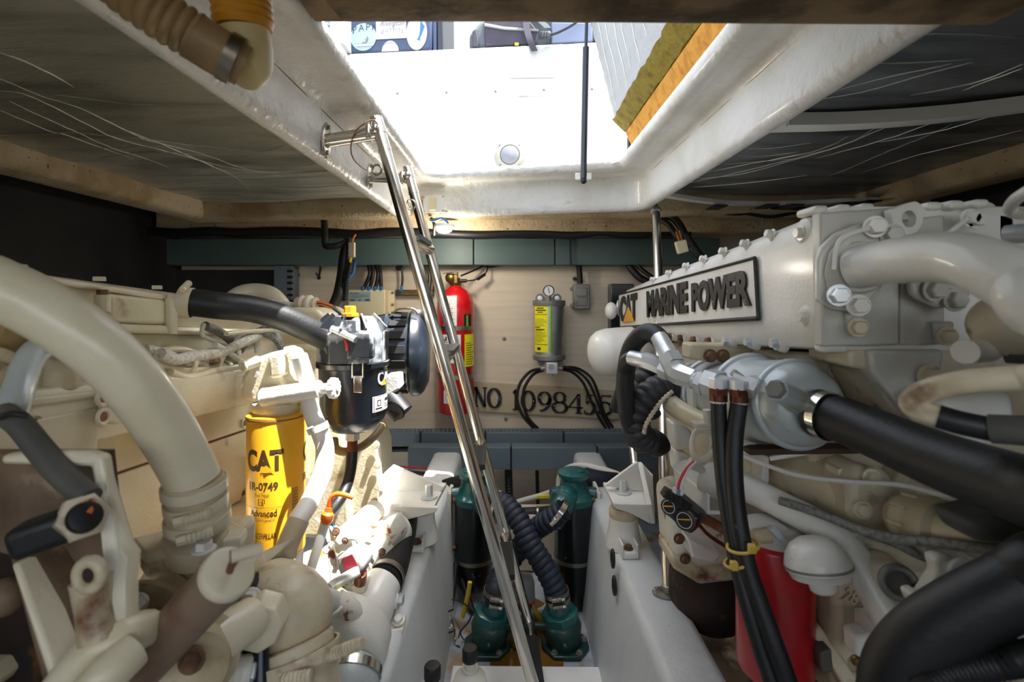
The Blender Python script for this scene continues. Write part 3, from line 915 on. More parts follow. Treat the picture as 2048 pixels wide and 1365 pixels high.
# junction box
jb = thing('junction_box', 'cream electrical box with a blue data label', 'box', P(730, 660, 2.25))
pbox('case', 696, 580, 770, 668, 2.19, 0.105, 'sticker_white' if False else 'switch_cream', jb, bevel=0.004)
pbox('side_flange', 770, 581, 788, 668, 2.25, 0.045, 'switch_cream', jb, bevel=0.003)
pbox('label_plate', 699, 584, 741, 603, 2.188, 0.002, 'grey_label', jb)
fl = flat(P(700, 602, 2.187), P(740, 602, 2.187) - P(700, 602, 2.187), P(700, 585, 2.187) - P(700, 602, 2.187))
bars('fine_print', fl, [(0.03, 0.10, 0.86, 0.96), (0.15, 0.45, 0.84, 0.90), (0.05, 0.9, 0.66, 0.69), (0.05, 0.95, 0.50, 0.53), (0.05, 0.6, 0.36, 0.39), (0.02, 0.26, 0.02, 0.14), (0.40, 0.55, 0.03, 0.10), (0.76, 0.98, 0.04, 0.16)], 'print_navy', jb)
for y in (586, 610): MB().lathe(P(785, y, 2.249), -Yv, [(0, .007), (.004, .005)], 10).build('screw', 'cast_grey', jb)
for i, (x0, x1) in enumerate(((737, 726), (744, 738), (752, 750), (757, 762))):
    o = tube('cable', PP([(x0, 528, 2.22), (x0 + (2 if i < 2 else 4), 550, 2.2), (x1, 581, 2.2)]), 0.0085, 'cable_black',
         lab=('black cable dropping into the cream box, %s of four' % ('leftmost', 'second', 'third', 'rightmost')[i], 'cable', 'cables into the cream box'))
    tube('blue_end', PP([(x1, 573, 2.195), (x1, 582, 2.198)]), 0.0092, 'cable_blue', o, n=8, smooth=False)
tube('cable', PP([(711, 522, 2.2), (709, 530, 2.15), (707, 545, 2.14), (699, 557, 2.13), (694, 575, 2.12)]), 0.007, 'cable_blue', lab=('blue cable beside the hanging black loom', 'cable'))
# hanging loom
tube('cable_loom', PP([(648, 440, 2.0), (650, 470, 1.98), (652, 492, 1.97), (672, 492, 1.97), (692, 485, 1.99)]), 0.013, 'cable_black', lab=('black cable bracket hanging from the tan beam', 'cable'))
tube('cable_loom', PP([(694, 480, 2.02), (688, 510, 2.0), (684, 550, 1.98), (676, 590, 1.94), (664, 618, 1.86), (655, 640, 1.80)]), [0.014, 0.02, 0.02, 0.016], 'cable_black', lab=('thick black loom hanging down to the air filter', 'cable'))
tube('cable_loom', PP([(698, 478, 1.98), (694, 530, 1.96), (686, 590, 1.95), (690, 596, 1.95), (694, 560, 1.95), (702, 520, 1.96)]), 0.010, 'cable_black', rib=(0.008, 0.002), lab=('looped corrugated black loom in front of the trunking', 'cable'))
cn = thing('wire_connector', 'tan wire connector with orange wires hanging by the loom', 'connector', P(705, 515, 1.93))
box('shell', P(704, 500, 1.93), (0.024, 0.016, 0.058), 'paint_tan', cn, bevel=0.003)
tube('wires', PP([(704, 485, 1.93), (707, 476, 1.95), (711, 470, 1.98)]), 0.004, 'cable_orange', cn, n=6)
tube('wires', PP([(702, 514, 1.93), (700, 524, 1.94)]), 0.006, 'cable_yellow', cn, n=6)
# bus bar
bb = thing('bus_bar', 'brass bus bar with thin cables left of the extinguisher', 'bus bar', P(832, 592, 2.28))
pbox('backing', 791, 580, 868, 592, 2.27, 0.03, 'black_plastic', bb)
pbox('bar', 802, 582, 866, 590, 2.262, 0.008, 'brass', bb)
for i in range(7): MB().hexcyl(P(806 + 9 * i, 586, 2.262), -Yv, 0.006, 0.005).build('terminal', 'brass', bb)
for i, x in enumerate((843, 849, 855, 860, 866)):
    tube('cable', PP([(x - 6, 530, 2.24), (x + 2, 552, 2.24), (x - 3 + i, 584, 2.255)]), 0.0035, 'cable_black', bb, n=6)
tube('cable', PP([(803, 532, 2.26), (805, 560, 2.26), (802, 583, 2.26)]), 0.005, 'cable_black', bb, n=8)
tube('cable_end', PP([(803, 572, 2.257), (802, 583, 2.257)]), 0.0062, 'cable_blue', bb, n=8, smooth=False)
MB().lathe(P(798, 537, 2.298), -Yv, [(0, .012), (.02, .012)], 12).build('cable_clip', 'cable_black', bb)
for i, (x, y, lb) in enumerate(((596, 550, 'screw eye in the bulkhead beside the slotted trunk'), (638, 556, 'black peg in the bulkhead left of the hanging loom'), (1008, 678, 'screw in the bulkhead between extinguisher and cylinder'), (1012, 838, 'screw below the registration board'), (885, 700, 'screw in the bulkhead behind the extinguisher'))):
    o = MB(); o.lathe(P(x, y, WY), -Yv, [(0, .009), (.004, .008), (.007, .003)], 14)
    if i == 1: o.tube(PP([(x, y, 2.29), (x - 6, y - 10, 2.28)]), 0.004, 8).tube(PP([(x, y, 2.29), (x + 3, y - 22, 2.28)]), 0.005, 8)
    o.build('screw', 'cable_black' if i < 2 else 'cast_grey', lab=(lb, 'screw'))

# ---- fire extinguisher
ex = thing('fire_extinguisher', 'red fire extinguisher strapped to the bulkhead', 'extinguisher', P(911, 823, 2.21))
ec = P(911, 823, 2.21); r = 0.083
zt = lambda y: (823 - y) * 2.21 / 1000
lathe('bottle', ec, Zv, [(0, r * .9), (.006, r), (zt(622), r), (zt(605), r * .97), (zt(592), r * .86), (zt(582), r * .66), (zt(576), r * .42), (zt(572), r * .34)], 'red_gloss', ex, n=48, angle=60)
lathe('neck', ec, Zv, [(zt(573), .024), (zt(566), .026), (zt(563), .020), (zt(556), .020)], 'brass', ex)
MB().sphere(P(902, 556, 2.20), 0.026, sc=(1, .9, 1)).build('valve_body', 'brass', ex)
box('valve_lever', P(912, 556, 2.19), (.018, .03, .05), 'brass', ex, bevel=.003)
tube('pin_wire', PP([(886, 548, 2.18), (898, 546, 2.17), (915, 549, 2.17)]), .002, 'steel_dull', ex, n=6)
cyl('gauge_stub', P(920, 562, 2.18), P(934, 562, 2.18), .008, 'cable_black', ex)
for y in (655, 750):
    MB().band(ec + Zv * zt(y), Zv, r, .018, .002, 48).build('strap', 'steel_dull', ex)
for nm, a0, a1, y0, y1, m in (('label_top', -30, 10, 650, 592, 'white_label'), ('label_side', 32, 60, 654, 628, 'print_black'), ('label_yellow_side', 40, 46, 654, 630, 'green_label'), ('label_lower', -56, 22, 722, 667, 'white_label'), ('label_yellow', 34, 78, 730, 667, 'yellow_label'), ('label_foot', -30, 5, 800, 775, 'white_label')):
    f = wrap(ec, Zv, r + (0.0004 if 'yellow_side' in nm else 0), a0, a1, zt(y0), zt(y1), -Yv)
    wrap_patch(nm, f, m, ex)
    if m in ('white_label', 'yellow_label'):
        rows = [(0.1, random.uniform(.5, .9), v / 14, v / 14 + .022) for v in range(1, 11)]
        bars('fine_print', f, rows, 'print_red' if nm == 'label_top' else 'print_grey' if m == 'white_label' else 'print_black', ex)
f = wrap(ec, Zv, r, -50, -20, zt(682), zt(671), -Yv); bars('pictogram', f, [(0, .35, 0, 1), (.45, .8, 0, .6), (.85, 1, .2, 1)], 'print_black', ex)

# ---- hydraulic reservoir
rs = thing('hydraulic_reservoir', 'aluminium cylinder with yellow label and gauge on the bulkhead', 'reservoir', P(1098, 745, 2.2))
rc = P(1098, 716, 2.2); rr = .066
zt2 = lambda y: (716 - y) * 2.2 / 1000
lathe('barrel', rc, Zv, [(0, rr), (zt2(605), rr)], 'aluminium', rs, n=48)
lathe('top_plate', rc, Zv, [(zt2(612), rr + .004), (zt2(610), rr + .006), (zt2(602), rr + .006), (zt2(601), rr + .003)], 'cast_grey', rs, n=40)
lathe('bottom_plate', rc, Zv, [(zt2(722), rr * .8), (zt2(718), rr + .006), (zt2(710), rr + .006), (zt2(708), rr + .002)], 'cast_grey', rs, n=40)
for x in (1080, 1114):
    e_ = thing if False else MB().lathe(P(x, 597, 2.20), -Yv, [(0, .020), (.02, .019)], 20).build('ear', 'cast_grey', rs)
    MB().lathe(P(x, 597, 2.18), -Yv, [(0, .012), (.002, .011), (.003, .004)], 14).build('ear_screw', 'zinc', e_)
for x in (1082, 1118): MB().lathe(P(x, 724, 2.20), -Yv, [(0, .016), (.03, .015)], 16).build('ear', 'cast_grey', rs)
box('bridge', P(1097, 600, 2.17), (.03, .05, .03), 'cast_grey', rs, bevel=.006)
ga = MB().lathe(P(1097, 582, 2.16), -Yv, [(0, .024), (.018, .024), (.020, .022), (.020, .021), (.016, .021)], 32).build('gauge', 'cable_black', rs)
MB().lathe(P(1097, 582, 2.144), -Yv, [(0, .0205), (.0022, .0205)], 32).build('gauge_face', 'white_label', ga)
tube('needle', PP([(1099, 587, 2.1405), (1096, 575, 2.1405)]), .0012, 'print_black', ga, n=5)
cyl('stem', P(1097, 604, 2.135), P(1097, 592, 2.135), .008, 'cast_grey', rs)
f = wrap(rc, Zv, rr, -72, -8, zt2(702), zt2(611), -Yv)
wrap_patch('label', f, 'yellow_label', rs, n=16)
rows = [(.25, .75, .93, .955), (.12, .88, .885, .91), (.3, .7, .845, .865), (.05, .95, .80, .812), (.03, .97, .155, .168), (.3, .55, .04, .10)]
rows += [(.06, random.uniform(.6, .95), .70 - .035 * i, .708 - .035 * i) for i in range(5)] + [(.06, random.uniform(.6, .95), .45 - .03 * i, .459 - .03 * i) for i in range(9)] + [(.06, .5, .52, .54), (.12, .8, .47, .495)]
bars('label_print', f, rows, 'print_black', rs, n=8)
tube('sight_tube', PP([(1102, 612, 2.128), (1102, 705, 2.128)]), .0045, 'green_label', rs, n=8, smooth=False)
box('manifold', P(1103, 735, 2.15), (.048, .06, .048), 'zinc', rs, bevel=.002)
MB().lathe(P(1103, 735, 2.118), -Yv, [(0, .013), (.004, .012)], 20).build('port_plug', 'aluminium', rs)
cyl('drain', P(1102, 746, 2.15), P(1102, 752, 2.15), .008, 'zinc', rs)
for sx, x in ((-1, 1090), (1, 1116)):
    cyl('fitting', P(x, 737, 2.15), P(x + sx * 9, 738, 2.15), .010, 'cast_grey', rs)
for i, pts in enumerate(([(1084, 738), (1060, 744), (1040, 768), (1034, 800), (1046, 832), (1068, 858)], [(1086, 741), (1066, 750), (1049, 776), (1047, 806), (1056, 836), (1076, 858)])):
    tube('hydraulic_hose', PP([(x, y, 2.20 if 0 < j else 2.15) for j, (x, y) in enumerate(pts)]), .0068, 'rubber', n=12,
         lab=('black hose looping left from the cylinder, %s one' % ('outer', 'inner')[i], 'hose', 'hoses below the reservoir'))
for i, pts in enumerate(([(1124, 737), (1150, 741), (1174, 760), (1190, 792), (1204, 830), (1220, 858)], [(1124, 739), (1146, 746), (1166, 766), (1181, 800), (1196, 832), (1212, 858)], [(1124, 735), (1154, 737), (1182, 756), (1197, 790), (1208, 826), (1226, 856)])):
    tube('hydraulic_hose', PP([(x, y, (2.20 + .02 * i) if 0 < j else 2.15) for j, (x, y) in enumerate(pts)]), .0062, 'rubber', n=12,
         lab=('black hose looping right from the cylinder, %s one' % ('middle', 'inner', 'outer')[i], 'hose', 'hoses below the reservoir'))
# ---- switch box
sb = thing('switch_box', 'grey double switch box with conduit right of the cylinder', 'switch', P(1164, 620, 2.27))
pbox('case', 1148, 569, 1180, 619, 2.24, .058, 'cast_grey', sb, bevel=.004)
pbox('switch', 1154, 576, 1175, 593, 2.235, .008, 'cast_grey', sb, bevel=.003)
pbox('switch', 1154, 595, 1175, 612, 2.235, .008, 'cast_grey', sb, bevel=.003)
tube('conduit', PP([(1156, 520, 2.25), (1159, 545, 2.26), (1160, 568, 2.26)]), .013, 'cable_black', sb)
for x, y in ((1144, 578), (1144, 611), (1149, 558), (1141, 519)): MB().lathe(P(x, y, 2.295), -Yv, [(0, .009), (.02, .008)], 10).build('lug', 'cast_grey' if y > 560 else 'cable_black', sb)
pbox('black_box', 1222, 568, 1268, 668, 2.22, .078, 'black_plastic', lab=('black relay box on the bulkhead behind the right engine', 'box'), bevel=.004)
tube('cable_bundle', PP([(1252, 520, 2.24), (1264, 540, 2.22), (1280, 556, 2.2), (1300, 566, 2.15)]), .016, 'cable_black', lab=('black cables curving down behind the name plate', 'cable'))
tube('cable', PP([(1264, 518, 2.22), (1284, 540, 2.2), (1306, 556, 2.15)]), .010, 'cable_black', lab=('black cable close to the steel pole on the bulkhead', 'cable'))
tube('cable', PP([(940, 524, 2.29), (975, 534, 2.285), (1010, 530, 2.29), (1070, 521, 2.29), (1090, 518, 2.29)]), .0035, 'cable_black', n=8, lab=('thin black wire strung right of the extinguisher', 'cable'))
tube('cable', PP([(985, 522, 2.28), (955, 538, 2.25), (922, 552, 2.19)]), .004, 'cable_black', n=8, lab=('black wire running down to the extinguisher valve', 'cable'))
w_ = tube('cable', PP([(974, 524, 2.28), (975, 538, 2.26), (968, 550, 2.24), (950, 560, 2.22), (934, 562, 2.19)]), .003, 'cable_black', n=8, lab=('black wire with inline plug beside the extinguisher', 'cable'))
tube('inline_plug', PP([(970, 549, 2.235), (955, 559, 2.215)]), .007, 'cable_black', w_, smooth=False)

# ---- registration board
rb = thing('registration_board', 'tan board with black raised number NO 1098455', 'sign', P(1090, 835, 2.29))
mb = MB(); mb.prism([P(915, 762, 2.285), P(1238, 783, 2.285), P(1236, 839, 2.285), P(915, 820, 2.285)], Yv * .014); mb.build('board', 'sign_board', rb)
GL = {
 'N': [[(.16, 0), (.16, 1)], [(.10, 1), (.86, 0)], [(.86, 0), (.86, 1)], [(-.05, 1), (.24, 1)], [(0, 0), (.34, 0)], [(.68, 1), (1.04, 1)]],
 '1': [[(.5, 0), (.5, 1)], [(.18, .84), (.34, .9), (.5, 1)], [(.12, 0), (.88, 0)]],
 '4': [[(.70, 0), (.70, 1)], [(.70, 1), (.0, .30)], [(0, .30), (1.0, .30)], [(.46, 0), (.94, 0)]],
 '5': [[(.25, .97), (.92, .97)], [(.27, .97), (.22, .54)], [(.22, .54), (.5, .63), (.84, .50), (.88, .22), (.62, .02), (.28, .02), (.08, .14)], [(.06, .12), (.14, .16)]],
}
def ell(cx, cy, rx, ry, a0=0, a1=360, n=24):
    return [(cx + rx * math.cos(R(a0 + (a1 - a0) * i / n)), cy + ry * math.sin(R(a0 + (a1 - a0) * i / n))) for i in range(n + 1)]
GL['O'] = GL['0'] = [ell(.5, .5, .43, .49)]
GL['9'] = [ell(.48, .67, .40, .32), [(.88, .68), (.84, .40), (.62, .15), (.34, .04), (.12, .0)]]
GL['8'] = [ell(.5, .75, .33, .25), ell(.5, .26, .43, .26)]
def glyph(ch, x0, x1, y0, y1, dy):
    w = x1 - x0; h = y0 - y1
    mb = MB()
    for st in GL[ch]:
        pts = [Vector((a * w, b * h, 0)) for a, b in st]
        if len(pts) > 2 and len(pts) < 20: pts = catmull(pts, 5)
        lo, ro = [], []
        for i, p in enumerate(pts):
            dv = (pts[min(i + 1, len(pts) - 1)] - pts[max(i - 1, 0)])
            if len(st) > 20 and i in (0, len(pts) - 1): dv = pts[1] - pts[-2]
            dv.normalize()
            thin = 2.4; thick = 7.2
            if ch == 'N' and abs(dv.x) < .1: thick = 3.4
            if ch in '4' and .2 < abs(dv.x) < .95: thick = 3.0
            if ch == '5' and len(pts) == 2 and abs(dv.y) > .5: thick = 2.0
            hw = (thin + (thick - thin) * abs(dv.y)) / 2
            nv = Vector((-dv.y, dv.x, 0)) * hw
            lo.append(p + nv); ro.append(p - nv)
        def W(q, Y): return P(x0 + q.x, y0 - q.y + dy * q.x, Y)
        mb.loft([[W(l, 2.284), W(l, 2.277), W(r_, 2.277), W(r_, 2.284)] for l, r_ in zip(lo, ro)], closed=True, caps=True)
    return mb.build('numeral', 'print_black', rb, angle=30)
for ch, x0, x1, yb, yt in (('N', 949, 973, 813, 775), ('O', 975, 1002, 815, 777), ('1', 1023, 1042, 819, 780), ('0', 1043, 1070, 821, 782), ('9', 1076, 1103, 822, 784), ('8', 1104, 1135, 825, 785), ('4', 1137, 1166, 826, 788), ('5', 1167, 1191, 828, 789), ('5', 1195, 1225, 829, 790)):
    glyph(ch, x0, x1, yb, yt, .05)
for x, y in ((967, 788), (983, 797), (994, 797), (1032, 789), (1047, 803), (1067, 803), (1080, 795), (1094, 812), (1108, 812), (1132, 797), (1157, 795), (1156, 814), (1172, 824), (1219, 823)):
    MB().lathe(P(x, y, 2.277), -Yv, [(0, .0028), (.0015, .001)], 8).build('screw', 'zinc', rb)

# ---- ladder
lad = thing('boarding_ladder', 'stainless steel ladder with black treads leaning from the hatch', 'ladder', V(0.05, 1.26, -0.97))
YN, YF = 1.12, 1.40
nt_, nb_ = P(765, 283, YN), P(1088, 1450, YN)
ft_, fb_ = P(824, 372, YF), P(1092, 1373, YF)
def onrail(a, b, z):
    t = (CZ + z - a.z) / (b.z - a.z)
    return a.lerp(b, t)
nb_ = onrail(nt_, nb_, -.975); fb_ = onrail(ft_, fb_, -.975)
tube('rail', [P(752, 262, YN), P(758, 262, YN), P(762, 268, YN), nt_, nt_.lerp(nb_, .5), nb_], .0142, 'steel', lad, n=24)
tube('rail', [P(812, 351, YF), P(818, 351, YF), P(821, 357, YF), ft_, ft_.lerp(fb_, .5), fb_], .0138, 'steel', lad, n=24)
for a, b in ((nt_, nb_), (ft_, fb_)):
    dv = (b - a).normalized()
    MB().band(a + dv * .02, dv, .0142, .006, .0009).build('collar', 'steel', lad)
for i, z in enumerate((.126, -.147, -.416, -.675, -.925)):
    a, b = onrail(nt_, nb_, z), onrail(ft_, fb_, z)
    dv = (b - a).normalized(); L = (b - a).length
    rg = MB().lathe(a, dv, [(0, .009), (.035, .010), (.052, .0135), (L - .062, .0135), (L - .040, .010), (L - .012, .016), (L, .016)], 20).build('rung', 'steel', lad)
    s_ = Vector((1, 0, 0)); u_ = s_.cross(dv); u_ = u_ if u_.z > 0 else -u_
    tm = MB()
    c0 = a + dv * (.056) ; c1 = a + dv * (L - .066)
    wd = .034
    tm.hexa([c0 - s_ * wd / 2 + u_ * .004, c0 + s_ * wd / 2 + u_ * .004, c0 + s_ * wd / 2 + u_ * .015, c0 - s_ * wd / 2 + u_ * .015], [c1 - s_ * wd / 2 + u_ * .004, c1 + s_ * wd / 2 + u_ * .004, c1 + s_ * wd / 2 + u_ * .015, c1 - s_ * wd / 2 + u_ * .015])
    for j in range(8):
        x = -wd / 2 + wd * (j + .5) / 8
        tm.box((c0 + c1) / 2 + s_ * x + u_ * .0158, (wd / 16, (c1 - c0).length, .002), s_, dv, u_)
    tm.build('tread', 'rubber', rg)
for k, (fx, fy, ex_, ey, Y, rt, sc) in enumerate(((650, 281, 750, 266, YN, .0135, 1.0), (738, 352, 814, 356, YF, .012, .95))):
    fc = Px(fx, fy, -.417)
    e0 = P(ex_, ey, Y)
    fg = MB().lathe(fc, X, [(0, .02), (.004, .02), (.006, .018)], 28)
    for v in fg.v: v.z = fc.z + (v.z - fc.z) * 2.05 * sc; v.y = fc.y + (v.y - fc.y) * 1.15
    fo = fg.build('flange', 'steel', lad)
    for s_ in (-1, 1): MB().hexcyl(fc + Vector((.006, .004 * s_, .029 * s_)), X, .006, .005).build('flange_bolt', 'steel_dull', fo)
    tube('bracket_tube', [fc, e0], rt, 'steel', lad, smooth=False, n=20)
    tube('bracket_tube', [fc - Zv * .012, e0 - Zv * .010], rt * .5, 'steel', lad, smooth=False, n=14)
    box('hinge_block', e0 + Vector((-.012, 0, 0)), (.012, .032, .034), 'steel', lad, bevel=.005)
    MB().sphere(e0 + Vector((.004, -.012, .006)), .010).build('pin', 'steel', lad)
MB().torus(P(748, 248, 1.1), Vector((.3, 1, .2)), .008, .0016).build('pin_ring', 'steel_dull', lad)
tube('lanyard', PP([(750, 240, 1.1), (736, 243, 1.1), (712, 262, 1.1), (702, 292, 1.1), (706, 316, 1.12), (722, 334, 1.2), (735, 342, 1.3)]), .0014, 'rust_brown', lad, n=6)
MB().torus(P(754, 340, 1.33), Vector((.2, 1, .1)), .013, .003).build('pin_ring', 'steel_dull', lad)
MB().torus(P(822, 410, 1.39), Vector((.4, 1, .3)), .015, .0012).build('pin_ring', 'steel_dull', lad)
MB().torus(P(818, 408, 1.385), Vector((1, .4, .3)), .011, .0012).build('pin_ring', 'steel_dull', lad)
tube('wire', PP([(860, 440, 1.9), (868, 442, 1.9), (884, 437, 1.9), (897, 447, 1.9)]), .004, 'cable_blue', n=8, lab=('blue wire tuft under the light switch', 'wire'))
tube('wire', PP([(862, 436, 1.92), (868, 448, 1.92), (868, 470, 1.95)]), .006, 'cable_black', n=8, lab=('black wire hanging below the light switch', 'wire'))
dl = thing('dome_lamp', 'clear dome lamp under the tan beam by the ladder', 'lamp', P(888, 462, 1.97))
MB().lathe(P(888, 455, 1.97), -Zv, [(-.012, .04), (.0, .042), (.006, .038)], 24).build('base', 'gelcoat_smooth', dl)
MB().lathe(P(888, 455, 1.97), -Zv, [(.004, .036), (.014, .032), (.022, .020), (.025, .002)], 24).build('dome', 'clear_plastic', dl)
ld = bpy.data.lights.new('dome_lamp_light', 'POINT'); ld.energy = 2.2; ld.color = (1.0, .90, .76); ld.shadow_soft_size = .03
lo_ = bpy.data.objects.new('dome_lamp_light', ld); lo_.location = P(888, 490, 1.94); COL.objects.link(lo_)

# ---- steel pole on the right
po = thing('support_pole', 'polished steel support pole from right stringer to hatch corner', 'pole', P(1338, 1188, 1.085))
pb, pt = P(1338, 1186, 1.085), P(1312, 425, 1.74)
cyl('tube', pb, pt, .0145, 'steel', po, n=28)
ax = (pt - pb).normalized()
bf_ = MB().lathe(pb - Zv * .002, Zv, [(0, .036), (.004, .036), (.006, .018), (.018, .0165)], 32)
for v in bf_.v: v.y = pb.y + (v.y - pb.y) * .62
bf_ = bf_.build('base_flange', 'steel_dull', po)
for s_ in (-1, 1): MB().hexcyl(pb + Vector((.027 * s_, -.004 * s_, .003)), Zv, .0055, .005).build('bolt', 'steel', bf_)
MB().hexcyl(pt - ax * .002, ax, .019, .02).build('nut', 'zinc', po)
MB().tube([pt + ax * .018, P(1309, 402, 1.745)], .008, 12, rib=(.004, .001)).build('threaded_rod', 'brass', po)
box('top_bracket', P(1303, 392, 1.735), (.012, .034, .055), 'zinc', po, bevel=.003)
bolt(P(1301, 389, 1.715), Vector((-.6, -1, 0)), .006, 'zinc', po)
# cables behind the pole
tube('cable_bundle', PP([(1322, 430, 1.95), (1345, 436, 1.92), (1362, 455, 1.88), (1378, 488, 1.84), (1402, 515, 1.8)]), .015, 'cable_black', lab=('thick black cable sleeve right of the steel pole', 'cable'))
tube('cable_bundle', PP([(1322, 440, 1.93), (1338, 450, 1.9), (1352, 470, 1.87), (1374, 492, 1.82)]), .011, 'cable_black', lab=('second black cable beside the steel pole', 'cable'))
tube('convoluted_sleeve', PP([(1372, 470, 1.8), (1385, 490, 1.78), (1400, 512, 1.76)]), .013, 'cable_black', rib=(.006, .0015), lab=('ribbed black sleeve above the aftercooler', 'cable'))
cn = thing('wire_connector', 'cream wire connector hanging right of the steel pole', 'connector', P(1364, 500, 1.75))
box('shell', P(1363, 494, 1.75), (.040, .02, .045), 'switch_cream', cn, u=Vector((.95, 0, .25)), w=Vector((-.25, 0, .95)), bevel=.004)
for i, m in enumerate(('cable_orange', 'cable_red', 'cable_yellow')):
    tube('wire', PP([(1352 + 3 * i, 464 - i, 1.8), (1356 + 3 * i, 474, 1.77), (1359 + 3 * i, 484, 1.75)]), .003, m, cn, n=6)
tube('cable', PP([(1315, 426, 1.9), (1400, 423, 1.88), (1480, 428, 1.86), (1540, 416, 1.84), (1640, 420, 1.8)]), .007, 'cable_black', lab=('black cable strung above the aftercooler', 'cable'))
tube('cable', PP([(1480, 425, 1.86), (1540, 434, 1.84), (1590, 426, 1.84), (1660, 424, 1.8)]), .006, 'cable_black', lab=('second black cable sagging above the aftercooler', 'cable'))
# ================================================================ BILGE BETWEEN THE STRINGERS
mb = MB()
pts = []
for i in range(40):
    a = 2 * math.pi * i / 40
    pts.append(V(0.04 + (.135 + .025 * math.sin(3 * a) + .012 * math.sin(7 * a)) * math.cos(a), 1.46 + (.19 + .02 * math.sin(5 * a)) * math.sin(a), -.9985))
mb.prism(pts, (0, 0, .0015))
mb.build('bilge_water', 'puddle', lab=('brown puddle of bilge water between the green valves', 'puddle'))
bd = thing('step_board', 'white step board at the foot of the ladder', 'board', V(.04, 1.0, -1.0))
prism('panel', [V(-.155, .80, -.985), V(.235, .80, -.985), V(.245, 1.30, -.985), V(-.155, 1.305, -.985)], (0, 0, .018), 'board', bd, bevel=.003)
for sx in (-.12, .2): box('foot', V(sx, 1.05, -.9925), (.03, .4, .015), 'board', bd)
# bottles
def bottle(name, c, rb, rn, z0, z1, label):
    t = thing(name, label, 'bottle', V(c[0], c[1], z0), 'plastic bottles on the step board')
    p = V(c[0], c[1], z0); h = z1 - z0
    lathe('body', p, Zv, [(0, rb * .92), (.006, rb), (h * .55, rb), (h * .68, rb * .86), (h * .76, rn * 1.15), (h * .8, rn), (h, rn)], 'jug', t, n=32, angle=60)
    capo = MB().lathe(p + Zv * (h * .9), Zv, [(0, rn * 1.25), (h * .02, rn * 1.3), (.024, rn * 1.3), (.028, rn * 1.1)], 24).build('cap', 'cable_black', t)
    MB().lathe(p + Zv * (h * .78), Zv, [(0, rn * 1.35), (.005, rn * 1.35)], 24).build('neck_ring', 'jug', t)
    return t
q = P(940, 1318, 1.12)
bottle('plastic_bottle', (q.x, q.y), .040, .0135, -.965, q.z - CZ + .013, 'white plastic bottle with black cap nearest the ladder foot')
q = P(865, 1352, 1.04)
bottle('plastic_bottle', (q.x, q.y), .036, .0135, -.965, q.z - CZ + .013, 'white plastic bottle with black cap against the left stringer')

# ---- raw water strainers
def strainer(cx, top, bot, Y, label, side):
    t = thing('sea_strainer', label, 'strainer', P(cx, bot, Y), 'raw water strainers')
    k = Y / 1000
    c = P(cx, bot, Y)
    h = lambda y: (bot - y) * k
    r = 38 * k
    lathe('bowl', c, Zv, [(0, r * .78), (.01, r * .86), (h(bot - 30), r * .86), (h(bot - 30) + .004, r), (h(1010), r), (h(1005), r * 1.04), (h(1000), r * 1.04)], 'strainer_black', t, n=36)
    lathe('head', c, Zv, [(h(1002), r * 1.05), (h(990), r * 1.08), (h(985), r * .9), (h(972), r * .72), (h(958), r * .66), (h(952), r * .8), (h(944), r * .82), (h(940), r * .6), (h(938), r * .3)], 'teal_bronze', t, n=36, angle=50)
    for a in (-1, 1):
        ear = MB().lathe(P(cx + a * 38, 988, Y), Vector((a, -.2, 0)), [(-.02, .022), (.012, .020), (.014, .014)], 16).build('lug', 'teal_bronze', t)
    sp = P(cx + side * 8, 985, Y - r * .3)
    dv = Vector((side * .5, -1, -.35)).normalized()
    ot = MB(); ot.tube([sp, sp + dv * .07, sp + dv * .10 + Vector((side * .02, 0, -.03))], [r * .55, r * .56, r * .52], 24); ot.build('outlet_elbow', 'teal_bronze', t)
    MB().torus(sp + dv * .055, dv, r * .56, .004).build('flange_ring', 'teal_bronze', t)
    MB().lathe(P(cx - side * 14, 950, Y - .02), Zv, [(0, .012), (.012, .012), (.014, .008)], 6).build('plug', 'teal_bronze', t)
    box('bracket', P(cx - side * 46, 1050, Y + .02), (.012, .10, .25), 'paint_white_rusty', t, bevel=.003)
    MB().band(c + Zv * h(1112), Zv, r * 1.01, .012, .002).build('strap', 'steel_dull', t)
    for y in (1000, 1095): bolt(P(cx - side * 42, y, Y - .03), Vector((side, 0, 0)), .008, 'rust_bolt', t)
    return t
SL = strainer(948, 0, 1172, 1.66, 'green topped black sea strainer on the left, behind the ladder', 1)
SR = strainer(1147, 0, 1205, 1.62, 'green topped black sea strainer on the right', -1)
